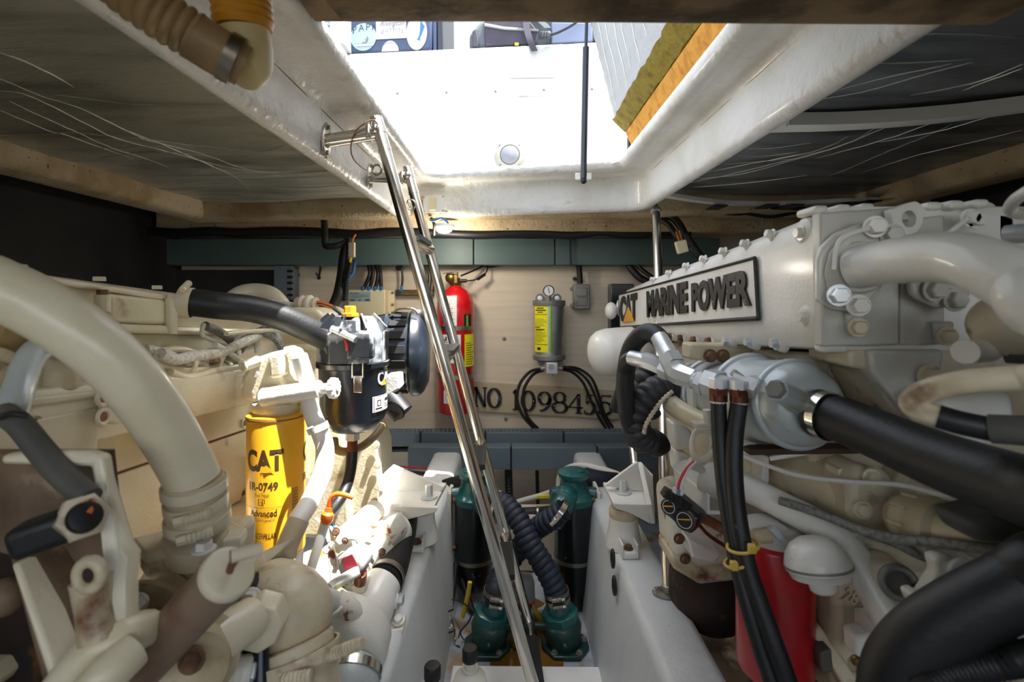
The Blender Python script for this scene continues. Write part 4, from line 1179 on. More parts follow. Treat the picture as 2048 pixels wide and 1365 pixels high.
# ---- seacocks
def seacock(cx, cy, Y, label, tilt):
    t = thing('seacock', label, 'valve', P(cx, 1300, Y), 'bronze seacocks')
    c = V((cx - CX) / F * Y, Y, -.998)
    top = P(cx - tilt * 14, 1205, Y)
    dv = (top - c).normalized(); L = (top - c).length
    pl = [c + Vector((x * .060, y * .060, 0)) for x, y in ((-.6, -1), (.6, -1), (1.1, -.3), (1.1, .3), (.6, 1), (-.6, 1), (-1.1, .3), (-1.1, -.3))]
    prism('base_flange', pl, Zv * .012, 'teal_dark', t, bevel=.003)
    lathe('body', c, dv, [(.01, .046), (L * .25, .050), (L * .45, .056), (L * .62, .050), (L * .66, .040)], 'teal_dark', t, n=28, angle=50)
    MB().lathe(c, dv, [(L * .64, .052), (L * .80, .052), (L * .82, .047)], 8).build('collar', 'teal_bronze', t)
    lathe('spigot', c, dv, [(L * .8, .036), (L * 1.02, .034)], 'teal_bronze', t)
    box('handle', c + dv * L * .55 + Vector((-tilt * .07, -.02, 0)), (.06, .014, .02), 'teal_dark', t, bevel=.004)
    for x, y in ((-.034, -.046), (.034, -.046), (.054, .008)): bolt(c + Vector((x, y, .012)), Zv, .007, 'cast_grey', t)
    MB().sphere(c + dv * L * .3 + Vector((0, -.052, 0)), .008).build('drain_plug', 'teal_dark', t)
    return top, dv
t1, d1 = seacock(975, 1240, 1.42, 'green bronze seacock on the left, partly behind the ladder', -1)
t2, d2 = seacock(1130, 1240, 1.42, 'green bronze seacock standing in the bilge on the right', 1)
# ---- crossing ribbed hoses
h1 = tube('ribbed_hose', [t2 + d2 * -.005, t2 + d2 * .03] + PP([(1092, 1140, 1.43), (1062, 1090, 1.45), (1040, 1045, 1.48), (1012, 1012, 1.52), (985, 1000, 1.56)]), .033, 'rubber_navy', n=22, rib=(.017, .004), lab=('navy ribbed hose rising left from the right seacock', 'hose', 'crossing ribbed hoses'))
h2 = tube('ribbed_hose', [t1 + d1 * -.005, t1 + d1 * .03] + PP([(1004, 1150, 1.50), (1040, 1095, 1.53), (1068, 1062, 1.53), (1100, 1040, 1.50), (1128, 1020, 1.49)]), .033, 'rubber_navy', n=22, rib=(.017, .004), lab=('navy ribbed hose rising right from the left seacock', 'hose', 'crossing ribbed hoses'))
for p, dv, o in ((t2 + d2 * .010, d2, h1), (t2 + d2 * .030, d2, h1), (t1 + d1 * .010, d1, h2), (t1 + d1 * .030, d1, h2)):
    clamp(p, dv, .034, 'steel_dull', o, w=.012, screw=-Yv)
clamp(P(1118, 1024, 1.485), Vector((-1, .2, .75)), .036, 'steel', h2, w=.016, screw=Vector((0, -1, -.6)))
clamp(P(994, 1005, 1.55), Vector((-1, .3, .2)), .036, 'steel', h1, w=.016, screw=Vector((0, -1, -.3)))
# cross pipe and hoses behind
cp = tube('cross_hose', PP([(1030, 1027, 1.85), (1070, 1026, 1.85), (1090, 1024, 1.83), (1112, 1022, 1.8)]), .020, 'rubber_navy', lab=('short dark hose joining the two strainers', 'hose'))
clamp(P(1076, 1026, 1.845), X, .021, 'steel_dull', cp, w=.012)
tube('green_fitting', PP([(1082, 1025, 1.84), (1120, 1022, 1.78)]), .016, 'teal_bronze', cp, smooth=False)
tube('white_hose', PP([(1118, 980, 1.9), (1120, 955, 1.9), (1135, 938, 1.88), (1165, 932, 1.85), (1205, 940, 1.8), (1240, 952, 1.75)]), .012, 'cable_white', lab=('white hose arching over the right strainer', 'hose'))
tube('white_hose', PP([(1008, 1016, 2.0), (1040, 1003, 1.98), (1080, 992, 1.95), (1120, 978, 1.92)]), .010, 'cable_white', lab=('white hose running between the strainers', 'hose'))
tube('dark_hose', PP([(1168, 955, 1.72), (1200, 962, 1.72), (1240, 966, 1.75)]), .033, 'rubber_navy', lab=('dark hose leaving the right strainer outboard', 'hose'))
tube('dark_hose', PP([(930, 968, 1.72), (900, 974, 1.74), (872, 985, 1.76)]), .030, 'rubber', lab=('dark hose leaving the left strainer outboard', 'hose'))
tube('conduit', PP([(1017, 940, 2.12), (1018, 980, 2.1), (1021, 1030, 2.08)]), .017, 'cable_black', rib=(.011, .002), lab=('black conduit dropping between the strainers', 'conduit'))
tube('cable', PP([(1074, 942, 2.2), (1075, 985, 2.2), (1076, 1030, 2.2)]), .008, 'cable_black', lab=('black cable on the bulkhead between the strainers', 'cable'))
tag_ = thing('valve_tag', 'small yellow tag on the left of the right strainer', 'tag', P(1086, 995, 1.7))
box('plate', P(1088, 994, 1.7), (.045, .004, .012), 'yellow_label', tag_, u=Vector((1, 0, .05)), bevel=.001)
# bilge odds and ends
pump = thing('bilge_pump', 'white bilge pump behind the ladder foot', 'pump', P(1050, 1270, 1.5))
pc = V(.035, 1.52, -.997)
lathe('body', pc, Zv, [(0, .042), (.05, .042), (.055, .036), (.12, .034), (.14, .028)], 'deck_white', pump)
lathe('red_band', pc, Zv, [(.06, .0365), (.075, .0365)], 'red_gloss', pump)
tube('outlet', [pc + Vector((.03, 0, .03)), pc + Vector((.07, .01, .04)), pc + Vector((.11, .05, .10))], .010, 'cable_white', pump)
bx = box('float_box', V(.08, 1.86, -.90), (.17, .13, .19), 'paint_tan', bevel=.006, lab=('tan box on the bilge behind the crossing hoses', 'box'))
for i, (pts, m, lb) in enumerate((([(940, 1165), (936, 1190), (925, 1235)], 'cable_yellow', 'yellow tube end beside the left seacock'), ([(1056, 1190), (1070, 1225), (1092, 1252), (1110, 1268)], 'cable_yellow', 'yellow hose behind the ladder foot'))):
    tube('tube_end', PP([(x, y, 1.5) for x, y in pts]), .007, m, n=8, lab=(lb, 'hose'))
for i in range(7):
    rnd = random.Random(40 + i)
    x0 = 905 + rnd.uniform(-6, 6)
    pts = [(x0, 1200 + 10 * i, 1.50 - .01 * i)]
    for j in range(5):
        pts.append((pts[-1][0] + rnd.uniform(-18, 22), min(1318, pts[-1][1] + rnd.uniform(4, 24)), 1.46 + rnd.uniform(-.05, .04)))
    tube('loose_wire', PP(pts), .0022, ('cable_black', 'cable_white', 'cable_black', 'braid', 'cable_black', 'cable_white', 'cable_black')[i], n=6,
         lab=(('black bilge wire by the left stringer, topmost of the tangle', 'white bilge wire by the left stringer, upper one', 'black bilge wire by the left stringer, second from the top', 'grey braided wire in the tangle by the left stringer', 'black bilge wire by the left stringer, third from the top', 'white bilge wire by the left stringer, lower one', 'black bilge wire by the left stringer, lowest of the tangle')[i], 'wire', 'tangled bilge wires'))
for i in range(4):
    rnd = random.Random(60 + i)
    pts = [(955, 1290 + 5 * i, 1.40)]
    for j in range(5): pts.append((pts[-1][0] + rnd.uniform(8, 26), 1290 + rnd.uniform(-18, 22), 1.40))
    tube('loose_wire', PP(pts), .0022, 'cable_black', n=6, lab=('loose black wire curled on the brown water, %s of four' % ('farthest', 'second', 'third', 'nearest')[i], 'wire', 'wires on the puddle'))
tube('cable_run', PP([(912, 1125, 1.62), (908, 1170, 1.58), (900, 1230, 1.52), (893, 1290, 1.44)]), .008, 'cable_black', lab=('black cable run down the left stringer side', 'cable'))
tube('cable_run', PP([(916, 1130, 1.64), (930, 1180, 1.6), (945, 1225, 1.56)]), .010, 'cable_black', lab=('dark strut leaning against the left strainer', 'cable'))
# ---- engine mounts
def mount(sgn, bx, Y, label, plate, web, under, side, bpx):
    t = thing('engine_mount', label, 'mount', V(bx, Y, -.65), 'engine mounts on the stringers')
    c = V(bx, Y, -.651)
    lathe('base', c, Zv, [(0, .046), (.015, .045), (.05, .038), (.075, .036)], 'paint_white', t, n=28)
    f = MB(); f.prism([c + Vector((-.022, -.03, .0)), c + Vector((.022, -.03, 0)), c + Vector((.017, -.075, 0)), c + Vector((-.017, -.075, 0))], (0, 0, .018)); f.build('foot', 'paint_white', t, bevel=.006)
    MB().box(c + Vector((-.018, -.05, .02)), (.005, .05, .035)).build('foot_rib', 'paint_white', t, bevel=.002)
    MB().box(c + Vector((.018, -.05, .02)), (.005, .05, .035)).build('foot_rib', 'paint_white', t, bevel=.002)
    bolt(c + Vector((0, -.055, .018)), Zv, .009, 'rust_bolt', t)
    lathe('rubber', c, Zv, [(.072, .033), (.078, .037), (.094, .037), (.10, .033)], 'paint_tan', t, n=28)
    prism('plate', [Pz(x, y, -.535) for x, y in plate], (0, 0, .012), 'paint_white', t, bevel=.002)
    prism('web', PP(web, 1.33), (0, .010, 0), 'paint_white', t, bevel=.002)
    prism('front_web', PP(under, 1.20), (0, .012, 0), 'paint_white', t, bevel=.002)
    prism('side_plate', [P(*q) for q in side], (sgn * .012, 0, 0), 'paint_white', t, bevel=.002)
    q = Pz(bpx[0], bpx[1], -.522)
    MB().lathe(q, Zv, [(0, .022), (.004, .022)], 20).build('washer', 'zinc', t)
    bolt(q, Zv, .010, 'zinc', t, h=.032)
    return t
mount(-1, -.243, 1.33, 'white triangular engine mount on the left stringer', [(768, 1035), (868, 1023), (893, 974), (776, 985)],
      [(786, 931), (889, 976), (872, 990), (768, 990), (767, 948)], [(768, 1012), (876, 1016), (872, 1026), (780, 1049), (768, 1049)],
      [(767, 948, 1.33), (768, 990, 1.33), (768, 1049, 1.2), (768, 1000, 1.2)], (858, 995))
mount(1, .290, 1.30, 'white triangular engine mount on the right stringer', [(1227, 1016), (1296, 1018), (1292, 984), (1206, 973)],
      [(1208, 973), (1274, 924), (1297, 950), (1296, 985)], [(1228, 1008), (1296, 1010), (1301, 1049), (1262, 1028), (1230, 1018)],
      [(1274, 924, 1.34), (1297, 950, 1.30), (1301, 1049, 1.2), (1294, 1010, 1.2)], (1246, 985))
tb = thing('throttle_cable', 'steel cable end standing on the right engine mount', 'cable', P(1270, 950, 1.45))
tube('sleeve', PP([(1244, 760, 1.66), (1256, 830, 1.58), (1262, 870, 1.52)]), .0065, 'zinc', tb, n=12)
tube('terminal', PP([(1262, 868, 1.52), (1266, 905, 1.47), (1271, 950, 1.42)]), [.010, .011, .008], 'steel', tb, n=14)
MB().hexcyl(P(1261, 866, 1.52), Vector((.1, -.05, -1)), .012, .018).build('nut', 'zinc', tb)
for i, (x, y) in enumerate(((1229, 1118), (1232, 1172))):
    f = Px(x, y, .248)
    tt = thing('wire_clip', 'black oval clip on the right stringer face, %s one' % ('upper', 'lower')[i], 'clip', f)
    o = MB().torus(f + Vector((-.004, 0, 0)), X, .012, .004, 20, 8)
    for v in o.v: v.z = f.z + (v.z - f.z) * 1.5
    o.build('ring', 'cable_black', tt)
# ================================================================ LEFT ENGINE
def EP(x, Y, z): return V(x, Y, z - .09 * (Y - .8))
eng = thing('marine_engine', 'cream painted marine diesel engine on the left', 'engine', V(-.8, .8, -.65))
def eloft(name, prof, m, y0=.28, y1=1.40, parent=None, bevel=0.0, **k):
    mb = MB()
    mb.loft([[EP(x, y, z) for x, z in prof] for y in (y0, (y0 + y1) / 2, y1)], closed=True, caps=True)
    return mb.build(name, m, parent or eng, bevel=bevel, seg=3, **k)
vc = eloft('valve_cover', [(-1.0, -.05), (-.655, -.05), (-.648, .0), (-.652, .012), (-.665, .020), (-.70, .024), (-1.0, .024)], 'paint_cream', y0=.42, bevel=.004)
eloft('cover_flange', [(-1.0, -.062), (-.630, -.062), (-.628, -.056), (-.632, -.046), (-.70, -.044), (-1.0, -.044)], 'paint_cream', y0=.42, bevel=.002)
eloft('cylinder_head', [(-1.0, -.13), (-.640, -.13), (-.640, -.060), (-1.0, -.060)], 'paint_cream', y0=.40, bevel=.004)
eloft('manifold_shelf', [(-.9, -.212), (-.572, -.212), (-.568, -.206), (-.568, -.142), (-.574, -.132), (-.66, -.128), (-.9, -.128)], 'paint_cream', y0=.45, y1=1.10, bevel=.003)
eloft('shelf_lip', [(-.9, -.128), (-.60, -.128), (-.60, -.118), (-.9, -.116)], 'paint_tan', y0=.40, y1=1.08)
eloft('block', [(-.9, -.275), (-.602, -.275), (-.600, -.205), (-.9, -.205)], 'paint_cream', y0=.40, bevel=.003)
eloft('gasket', [(-.9, -.279), (-.606, -.279), (-.606, -.273), (-.9, -.273)], 'rust_brown', y0=.40)
eloft('crankcase', [(-.9, -.42), (-.590, -.42), (-.580, -.385), (-.585, -.34), (-.598, -.30), (-.600, -.279), (-.9, -.279)], 'paint_cream', y0=.40, angle=60)
eloft('sump_rail', [(-.9, -.45), (-.560, -.45), (-.552, -.438), (-.560, -.425), (-.9, -.42)], 'paint_cream', y0=.40, bevel=.003)
eloft('sump', [(-.9, -.80), (-.63, -.80), (-.585, -.70), (-.575, -.45), (-.9, -.45)], 'paint_cream_dirty', y0=.40)
# valve cover details
tube('cover_pipe', [EP(-.642, .62, .012), EP(-.642, .75, .010), EP(-.642, .95, .006)], .0055, 'paint_cream', eng)
for px, y0, y1 in ((205, 590, 624), (343, 598, 668)):
    Y = .63 / (1024 - px) * 1000
    cyl('bolt_boss', P(px, y1, Y), P(px, y0, Y), .0105, 'paint_cream', eng, n=18)
    MB().hexcyl(P(px, y0, Y), Zv, .008, .008).build('bolt', 'rust_bolt' if px < 250 else 'paint_cream', eng)
q0, q1 = Px(222, 580, -.649), Px(332, 596, -.649)
prism('cover_panel', [EP(-.650, .79, -.045), EP(-.650, .93, -.045), EP(-.650, .93, .002), EP(-.650, .79, .002)], (.014, 0, 0), 'paint_cream', eng, bevel=.007, seg=3)
for Y in (.67, .80, .93): MB().hexcyl(EP(-.66, Y, .022), Zv, .009, .007).build('bolt', 'paint_cream', eng)
# block details: two-hole lug, casting holes, plate
lug = MB(); lug.prism([Px(192, 778, -.565), Px(224, 782, -.565), Px(224, 850, -.565), Px(192, 848, -.565)], (.016, 0, 0)); lug = lug.build('lug', 'paint_cream', eng, bevel=.004)
for y in (796, 834):
    p = Px(206, y, -.549)
    MB().torus(p, X, .0095, .003, 20, 8).build('lug_ring', 'paint_cream', lug)
    MB().lathe(p, X, [(0, .0062), (.0015, .006)], 16).build('lug_hole', 'rust_brown', lug)
for px, py, rr in ((66, 852, .0085), (146, 857, .009), (385, 828, .004), (489, 847, .006)):
    x_ = -.567 if px < 300 else -.598
    p = Px(px, py, x_)
    MB().torus(p, X, rr * 1.5, .002, 20, 6).build('hole_rim', 'paint_cream', eng)
    MB().lathe(p, X, [(0, rr), (.0015, rr * .9)], 16).build('casting_hole', 'rust_brown', eng)
prism('side_plate', [Px(70, 840, -.567), Px(190, 815, -.567), Px(190, 930, -.567), Px(70, 960, -.567)], (.004, 0, 0), 'paint_cream', eng, bevel=.003)
# turbo housing and boxes at the aft end, seen over the black hose
tube('turbo_pipe', PP([(455, 600, 1.45), (478, 588, 1.48), (512, 583, 1.5), (545, 590, 1.5), (570, 612, 1.5)]), [.016, .024, .024, .018], 'paint_cream', eng, n=18)
prism('aft_cover', PP([(520, 616), (632, 616), (650, 632), (652, 700), (520, 700)], 1.36), (0, .2, 0), 'paint_cream', eng, bevel=.012, seg=3)
prism('aft_housing', PP([(560, 690), (660, 690), (660, 800), (700, 900), (700, 1080), (560, 1080)], 1.34), (0, .25, 0), 'paint_cream', eng, bevel=.015, seg=3)
prism('bell_housing', PP([(690, 850), (742, 850), (760, 900), (764, 1000), (770, 1065), (740, 1080), (690, 1080)], 1.36), (0, .14, 0), 'paint_cream', eng, bevel=.012, seg=3)
for y in (890, 930, 975, 1020): bolt(P(752 + (y - 890) * .08, y, 1.355), -Yv, .008, 'paint_cream', eng)
prism('timing_flange', PP([(498, 830), (530, 830), (530, 1100), (478, 1100), (478, 1060), (498, 1060)], 1.10), (0, .02, 0), 'paint_cream', eng, bevel=.004)
for x, y in ((484, 986), (492, 1036)):
    o = MB().lathe(P(x, y, 1.10), -Yv, [(0, .019), (.012, .018)], 20).build('ear', 'paint_cream', eng)
    MB().lathe(P(x, y, 1.087), -Yv, [(0, .007), (.001, .006)], 14).build('ear_hole', 'rust_brown', o)

# ---- wiring harness on the head
hs = thing('wiring_harness', 'cream wrapped wiring harness along the left engine', 'harness', P(400, 735, .93))
HB = [([(285, 702), (330, 712), (372, 728), (420, 716), (462, 700), (500, 690)], .012, 'braid_white'),
      ([(300, 722), (340, 740), (380, 742), (420, 738), (460, 730), (490, 726)], .009, 'paint_cream'),
      ([(320, 708), (350, 720), (390, 712), (440, 706), (480, 688), (520, 672)], .010, 'braid_white'),
      ([(410, 652), (438, 664), (462, 682), (478, 700)], .009, 'braid'), ([(478, 700), (490, 684), (512, 668), (530, 662)], .011, 'braid'),
      ([(340, 745), (380, 757), (430, 742), (470, 735), (484, 732)], .007, 'paint_cream'), ([(468, 690), (474, 712), (470, 732)], .008, 'paint_cream'),
      ([(530, 668), (548, 676), (560, 690), (566, 706)], .008, 'braid'), ([(452, 668), (490, 664), (540, 662), (590, 668)], .005, 'paint_cream')]
HB += [([(300, 712), (345, 700), (388, 706), (430, 728), (470, 716)], .007, 'paint_cream'), ([(330, 735), (366, 716), (400, 726), (440, 748), (478, 742)], .006, 'braid_white'),
       ([(430, 690), (456, 704), (480, 722), (500, 728)], .006, 'cable_white'), ([(436, 700), (460, 716), (484, 730)], .005, 'cable_white'), ([(480, 668), (470, 690), (476, 716), (492, 732)], .005, 'cable_white'),
       ([(500, 660), (512, 680), (516, 706)], .007, 'braid_white'), ([(408, 648), (404, 668), (420, 680), (450, 690)], .004, 'cable_white')]
for i, (pts, r_, m) in enumerate(HB):
    tube('strand', [Px(x, y, -.60 + .012 * (i % 3)) if x < 500 else P(x, y, 1.12) for x, y in pts], r_, m, hs, n=12)
for x, y in ((372, 726), (424, 722), (462, 708), (446, 738)):
    p = Px(x, y, -.59)
    MB().band(p, Vector((0, 1, -.05)), .017, .010, .003, 20).build('tie_wrap', 'paint_cream', hs)
box('clip_block', Px(432, 710, -.585), (.022, .035, .028), 'paint_cream', hs, bevel=.004)
MB().torus(P(536, 680, 1.13), Vector((.3, 1, 0)), .030, .006, 24, 8, 20, 220).build('silver_hoop', 'silver_paint', hs)
# grey hose wrapped under the cream pipe
tube('grey_hose', PP([(120, 700, .62), (92, 692, .60), (62, 715, .58), (42, 765, .56), (28, 812, .54), (14, 850, .53)]), .0145, 'silver_paint', lab=('weathered grey hose curving behind the cream pipe', 'hose'))
g2 = tube('sensor_cable', PP([(8, 828, .52), (40, 850, .51), (85, 905, .50), (130, 955, .49), (180, 998, .48)]), [.012, .0115, .012, .011], 'rubber_grey', lab=('grey rubber cable running down to the black sensor plug', 'cable'))
tube('cable_tie', PP([(-5, 836, .50), (22, 828, .49), (52, 832, .49)]), .003, 'cable_black', g2)
tube('brown_pipe', PP([(-10, 660, .58), (35, 672, .60), (75, 690, .62)]), .018, 'hose_tan', lab=('stained tan pipe at the left edge below the cream pipe', 'pipe'))
tube('cream_branch', PP([(0, 700, .6), (40, 715, .62), (100, 722, .66)]), .012, 'paint_cream', lab=('thin cream pipe at the left edge', 'pipe'))
hb = thing('gear_cover', 'dark stained casting behind the grey hose on the far left', 'casting', V(-.62, .6, -.3))
prism('wall', [Px(-60, 735, -.62), Px(150, 720, -.62), Px(150, 778, -.62), Px(-60, 800, -.62)], (.03, 0, 0), 'paint_cream_dirty', hb, bevel=.004)
cyl('post', Px(118, 776, -.59), Px(118, 705, -.59), .022, 'paint_cream_dirty', hb)
prism('ledge', [Px(-40, 800, -.60), Px(200, 775, -.60), Px(200, 790, -.60), Px(-40, 822, -.60)], (.035, 0, 0), 'paint_cream', hb, bevel=.004)

# ---- big cream pipe in the foreground with its clamped rubber boot
cpz = thing('coolant_pipe', 'thick cream coolant pipe bending down across the left foreground', 'pipe', P(395, 1060, .62))
tube('pipe', [V(-.95, .48, .03), V(-.75, .50, .025)] + PP([(-90, 560, .52), (0, 580, .53), (95, 625, .545), (190, 690, .56), (270, 770, .58), (330, 855, .60), (372, 930, .615), (388, 965, .62)]), [.033, .0325, .032, .031, .030], 'paint_cream', cpz, n=32, k=8)
ax_ = (P(398, 1060, .63) - P(388, 960, .62)).normalized()
bt = P(388, 958, .62)
lathe('boot', bt, ax_, [(0, .031), (.004, .034), (.020, .034), (.024, .0325), (.034, .0325), (.038, .034), (.060, .0345), (.066, .033)], 'paint_cream_dirty', cpz, n=32)
clamp(bt + ax_ * .010, ax_, .0345, 'paint_cream', cpz, w=.012)
c1_ = clamp(bt + ax_ * .030, ax_, .0335, 'paint_cream', cpz, w=.011, screw=Vector((.55, -1, 0)), sm='paint_cream_dirty')
c2_ = clamp(bt + ax_ * .053, ax_, .035, 'paint_cream', cpz, w=.012, screw=Vector((.6, -1, .0)), sm='paint_cream_dirty')

# ---- water pump housing plate below the boot
wp = thing('water_outlet', 'cream water outlet casting with green scratches under the boot', 'casting', P(390, 1170, .64))
top = [Pz(x, y, -.322) for x, y in ((265, 1098), (352, 1075), (440, 1050), (495, 1078), (480, 1098), (290, 1130))]
prism('plate', top, (0, 0, .014), 'paint_cream_dirty', wp, bevel=.003)
MB().tube([P(392, 1065, .63), P(396, 1100, .64)], .036, 24).build('neck', 'paint_cream_dirty', wp)
bolt(Pz(408, 1101, -.306), Zv, .010, 'paint_white', wp)
prism('body', PP([(275, 1105), (440, 1090), (440, 1165), (330, 1200), (300, 1180), (268, 1140)], .66), (0, .10, 0), 'paint_cream_dirty', wp, bevel=.012, seg=3)
cyl('bearing', P(300, 1260, .62), P(365, 1150, .72), .045, 'paint_cream', wp, n=32)
cyl('bearing_ring', P(290, 1240, .60), P(296, 1231, .606), .052, 'paint_cream_dirty', wp, n=32)
for x, y in ((276, 1206), (272, 1250)): bolt(P(x, y, .56), Vector((.5, -1, .1)), .008, 'paint_white', wp)
prism('long_bracket', PP([(415, 1150, .72), (590, 1075, .80), (560, 1110, .80), (500, 1160, .74), (430, 1215, .70)]), (0, .02, -.01), 'paint_cream', wp, bevel=.003)

# ---- front casting in the left foreground
fc_ = thing('front_bracket', 'cream cast bracket with open recess in the left foreground', 'casting', P(150, 1365, .48))
prism('rim', PP([(0, 912, .50), (60, 905, .50), (175, 906, .50), (204, 915, .50), (210, 960, .50), (250, 1090, .49), (266, 1112, .49), (258, 1160, .48), (262, 1262, .47), (215, 1290, .46), (215, 1180, .47), (205, 1110, .48), (192, 1000, .49), (180, 935, .50), (0, 930, .50)]), Vector((.0, .014, 0)), 'paint_cream', fc_, bevel=.004)
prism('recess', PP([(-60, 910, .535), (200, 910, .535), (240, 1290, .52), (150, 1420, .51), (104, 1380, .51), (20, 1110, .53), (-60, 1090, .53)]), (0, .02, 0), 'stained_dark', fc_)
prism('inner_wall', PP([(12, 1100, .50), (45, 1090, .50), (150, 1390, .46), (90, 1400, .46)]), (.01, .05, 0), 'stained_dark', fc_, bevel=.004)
prism('side_flange', PP([(20, 1130, .485), (34, 1128, .485), (128, 1390, .45), (104, 1390, .45)]), (.0, .03, 0), 'paint_cream', fc_, bevel=.003)
tube('bottom_rib', PP([(120, 1385, .45), (180, 1320, .46), (240, 1278, .47), (300, 1255, .50)]), [.018, .020, .020, .016], 'paint_cream', fc_, n=16)
tube('lower_rib', PP([(150, 1420, .43), (215, 1350, .44), (270, 1300, .46)]), [.016, .018, .016], 'paint_cream', fc_, n=16)
tube('post', PP([(182, 1158, .465), (188, 1220, .462), (196, 1280, .458)]), [.0165, .014, .015], 'paint_cream_dirty', fc_, n=18)
o = MB().torus(P(180, 1150, .448), Vector((-.1, -1, .1)), .0115, .0055, 24, 10).build('ring_boss', 'paint_cream_dirty', fc_)
MB().lathe(P(180, 1150, .447), Vector((-.1, -1, .1)), [(0, .008), (.001, .007)], 16).build('ring_hole', 'rust_dark', o)
MB().sphere(P(10, 1195, .50), .018).build('knob', 'stained_dark', fc_)
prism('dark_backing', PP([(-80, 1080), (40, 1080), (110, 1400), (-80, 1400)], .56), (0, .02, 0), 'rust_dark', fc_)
# black sensor plug
sp_ = thing('sensor_plug', 'black rectangular sensor plug at the end of the grey cable', 'connector', P(110, 1060, .46))
a_, b_ = P(30, 1086, .455), P(172, 1036, .47)
dv = (b_ - a_).normalized(); up_ = (Zv - dv * Zv.dot(dv)).normalized(); sd_ = dv.cross(up_)
MB().box((a_ + b_) / 2, ((b_ - a_).length, .034, .029), dv, sd_, up_).build('body', 'rubber', sp_, bevel=.008, seg=3)
MB().hexcyl(P(160, 1038, .468), dv + Vector((0, -.8, .2)), .021, .012).build('collar', 'paint_cream_dirty', sp_)
MB().lathe(P(168, 1036, .456), dv + Vector((0, -.8, .2)), [(0, .014), (.006, .013), (.007, .010)], 20).build('socket', 'cable_black', sp_)
for i, m in enumerate(('cable_orange', 'cable_black', 'cable_orange')):
    tube('wire', PP([(166 + 5 * i, 1028, .455), (172 + 6 * i, 1012, .462), (176 + 4 * i, 1000, .475)]), .003, m, sp_, n=6)

# ---- brown cylinder with T handle
zc = thing('zinc_pencil_housing', 'brown stained cylinder with rusty T handle in the left foreground', 'cylinder', P(250, 1365, .43))
a_, b_ = P(453, 1150, .485), P(212, 1408, .56)
dv = (a_ - b_).normalized()
lathe('barrel', b_, dv, [(0, .0255), ((a_ - b_).length - .004, .0235), ((a_ - b_).length - .003, .022)], 'stained_brown', zc, n=36)
lathe('cap', a_ - dv * .006, dv, [(0, .0235), (.002, .0250), (.010, .0250), (.0135, .0235), (.0145, .020)], 'paint_cream', zc, n=36)
tube('stem', [a_ + dv * .006, P(464, 1130, .465), P(480, 1108, .458)], .0036, 'rust_brown', zc, n=10)
tube('handle', [P(462, 1114, .452), P(524, 1098, .466)], .0058, 'paint_tan', zc, n=14, smooth=False)
MB().lathe(P(462, 1114, .452), P(462, 1114, .452) - P(524, 1098, .466), [(0, .0057), (.001, .0052)], 14).build('rusty_end', 'rust_brown', zc)

# ---- front water pump (dome)
pm = thing('raw_water_pump', 'cream domed raw water pump with split clamp in the lower left', 'pump', P(580, 1350, .70))
c_ = P(578, 1262, .74)
d_ = Vector((.75, -.2, -.62)).normalized()
lathe('dome', c_ - d_ * .06, Vector((.85, -.35, -.15)), [(0, .060), (.02, .064), (.05, .064), (.075, .058), (.095, .046), (.108, .028), (.113, .004)], 'paint_cream_dirty', pm, n=40, angle=70)
prism('flange', PP([(440, 1150, .70), (500, 1128, .72), (540, 1160, .74), (512, 1200, .70), (505, 1330, .68), (470, 1345, .67), (430, 1300, .66), (425, 1200, .68)]), Vector((-.012, .05, 0)), 'paint_cream_dirty', pm, bevel=.006, seg=3)
prism('flange_gasket', PP([(487, 1170, .685), (496, 1168, .685), (494, 1330, .665), (486, 1332, .665)]), (0, .03, 0), 'print_black', pm)
o = MB().lathe(P(520, 1252, .655), Vector((.3, -1, .15)), [(-.03, .034), (.0, .032), (.012, .028), (.014, .02)], 8).build('plug', 'paint_cream', pm, bevel=.002)
bolt(P(504, 1196, .68), Vector((0, -1, .2)), .010, 'paint_white', pm)
rn = P(590, 1318, .70); rax = Vector((.28, -.3, -.9))
MB().band(rn, rax, .058, .016, .004, 40).build('split_clamp', 'paint_cream_dirty', pm)
tube('outlet', [rn - rax.normalized() * .02, rn + rax.normalized() * .09], .054, 'paint_cream_dirty', pm, n=32, smooth=False)
a_ = P(655, 1313, .69); b_ = P(716, 1290, .68)
tube('clamp_screw', [a_, b_], .0085, 'paint_cream_dirty', pm, rib=(.005, .0015), smooth=False, n=14)
MB().hexcyl(b_, b_ - a_, .0075, .008).build('clamp_bolt', 'paint_tan', pm)
tube('clamp_screw', PP([(560, 1362, .64), (625, 1352, .64)]), .0085, 'paint_cream_dirty', pm, rib=(.005, .0015), smooth=False, n=14)
# pipes at the very bottom left
bp_ = thing('drain_fitting', 'cream threaded drain fitting at the bottom left edge', 'fitting', P(480, 1365, .64))
tube('nipple', PP([(445, 1345, .64), (505, 1340, .65)]), .018, 'paint_white', bp_, rib=(.008, .001), smooth=False, n=20)
MB().hexcyl(P(500, 1340, .65), Vector((1, .1, 0)), .016, .012).build('hex', 'zinc', bp_)
tube('elbow', PP([(430, 1320, .64), (436, 1345, .63), (425, 1390, .62)]), .010, 'paint_white', bp_)
tube('dark_rod', PP([(522, 1292, .66), (522, 1380, .64)]), .010, 'strut_black', smooth=False, lab=('dark upright rod below the pump dome', 'rod'))
pl2 = thing('pulley_guard', 'cream pulley flange with bolt behind the brown cylinder', 'casting', P(400, 1365, .56))
lathe('disc', P(372, 1320, .575), Vector((.55, -.7, .1)), [(0, .055), (.012, .055), (.016, .045), (.030, .040)], 'paint_cream_dirty', pl2, n=36)
bolt(P(384, 1322, .545), Vector((.3, -1, .2)), .010, 'rust_bolt', pl2)
tube('spindle', PP([(372, 1320, .57), (452, 1270, .60), (500, 1240, .64)]), .026, 'paint_cream', pl2, smooth=False, n=24)

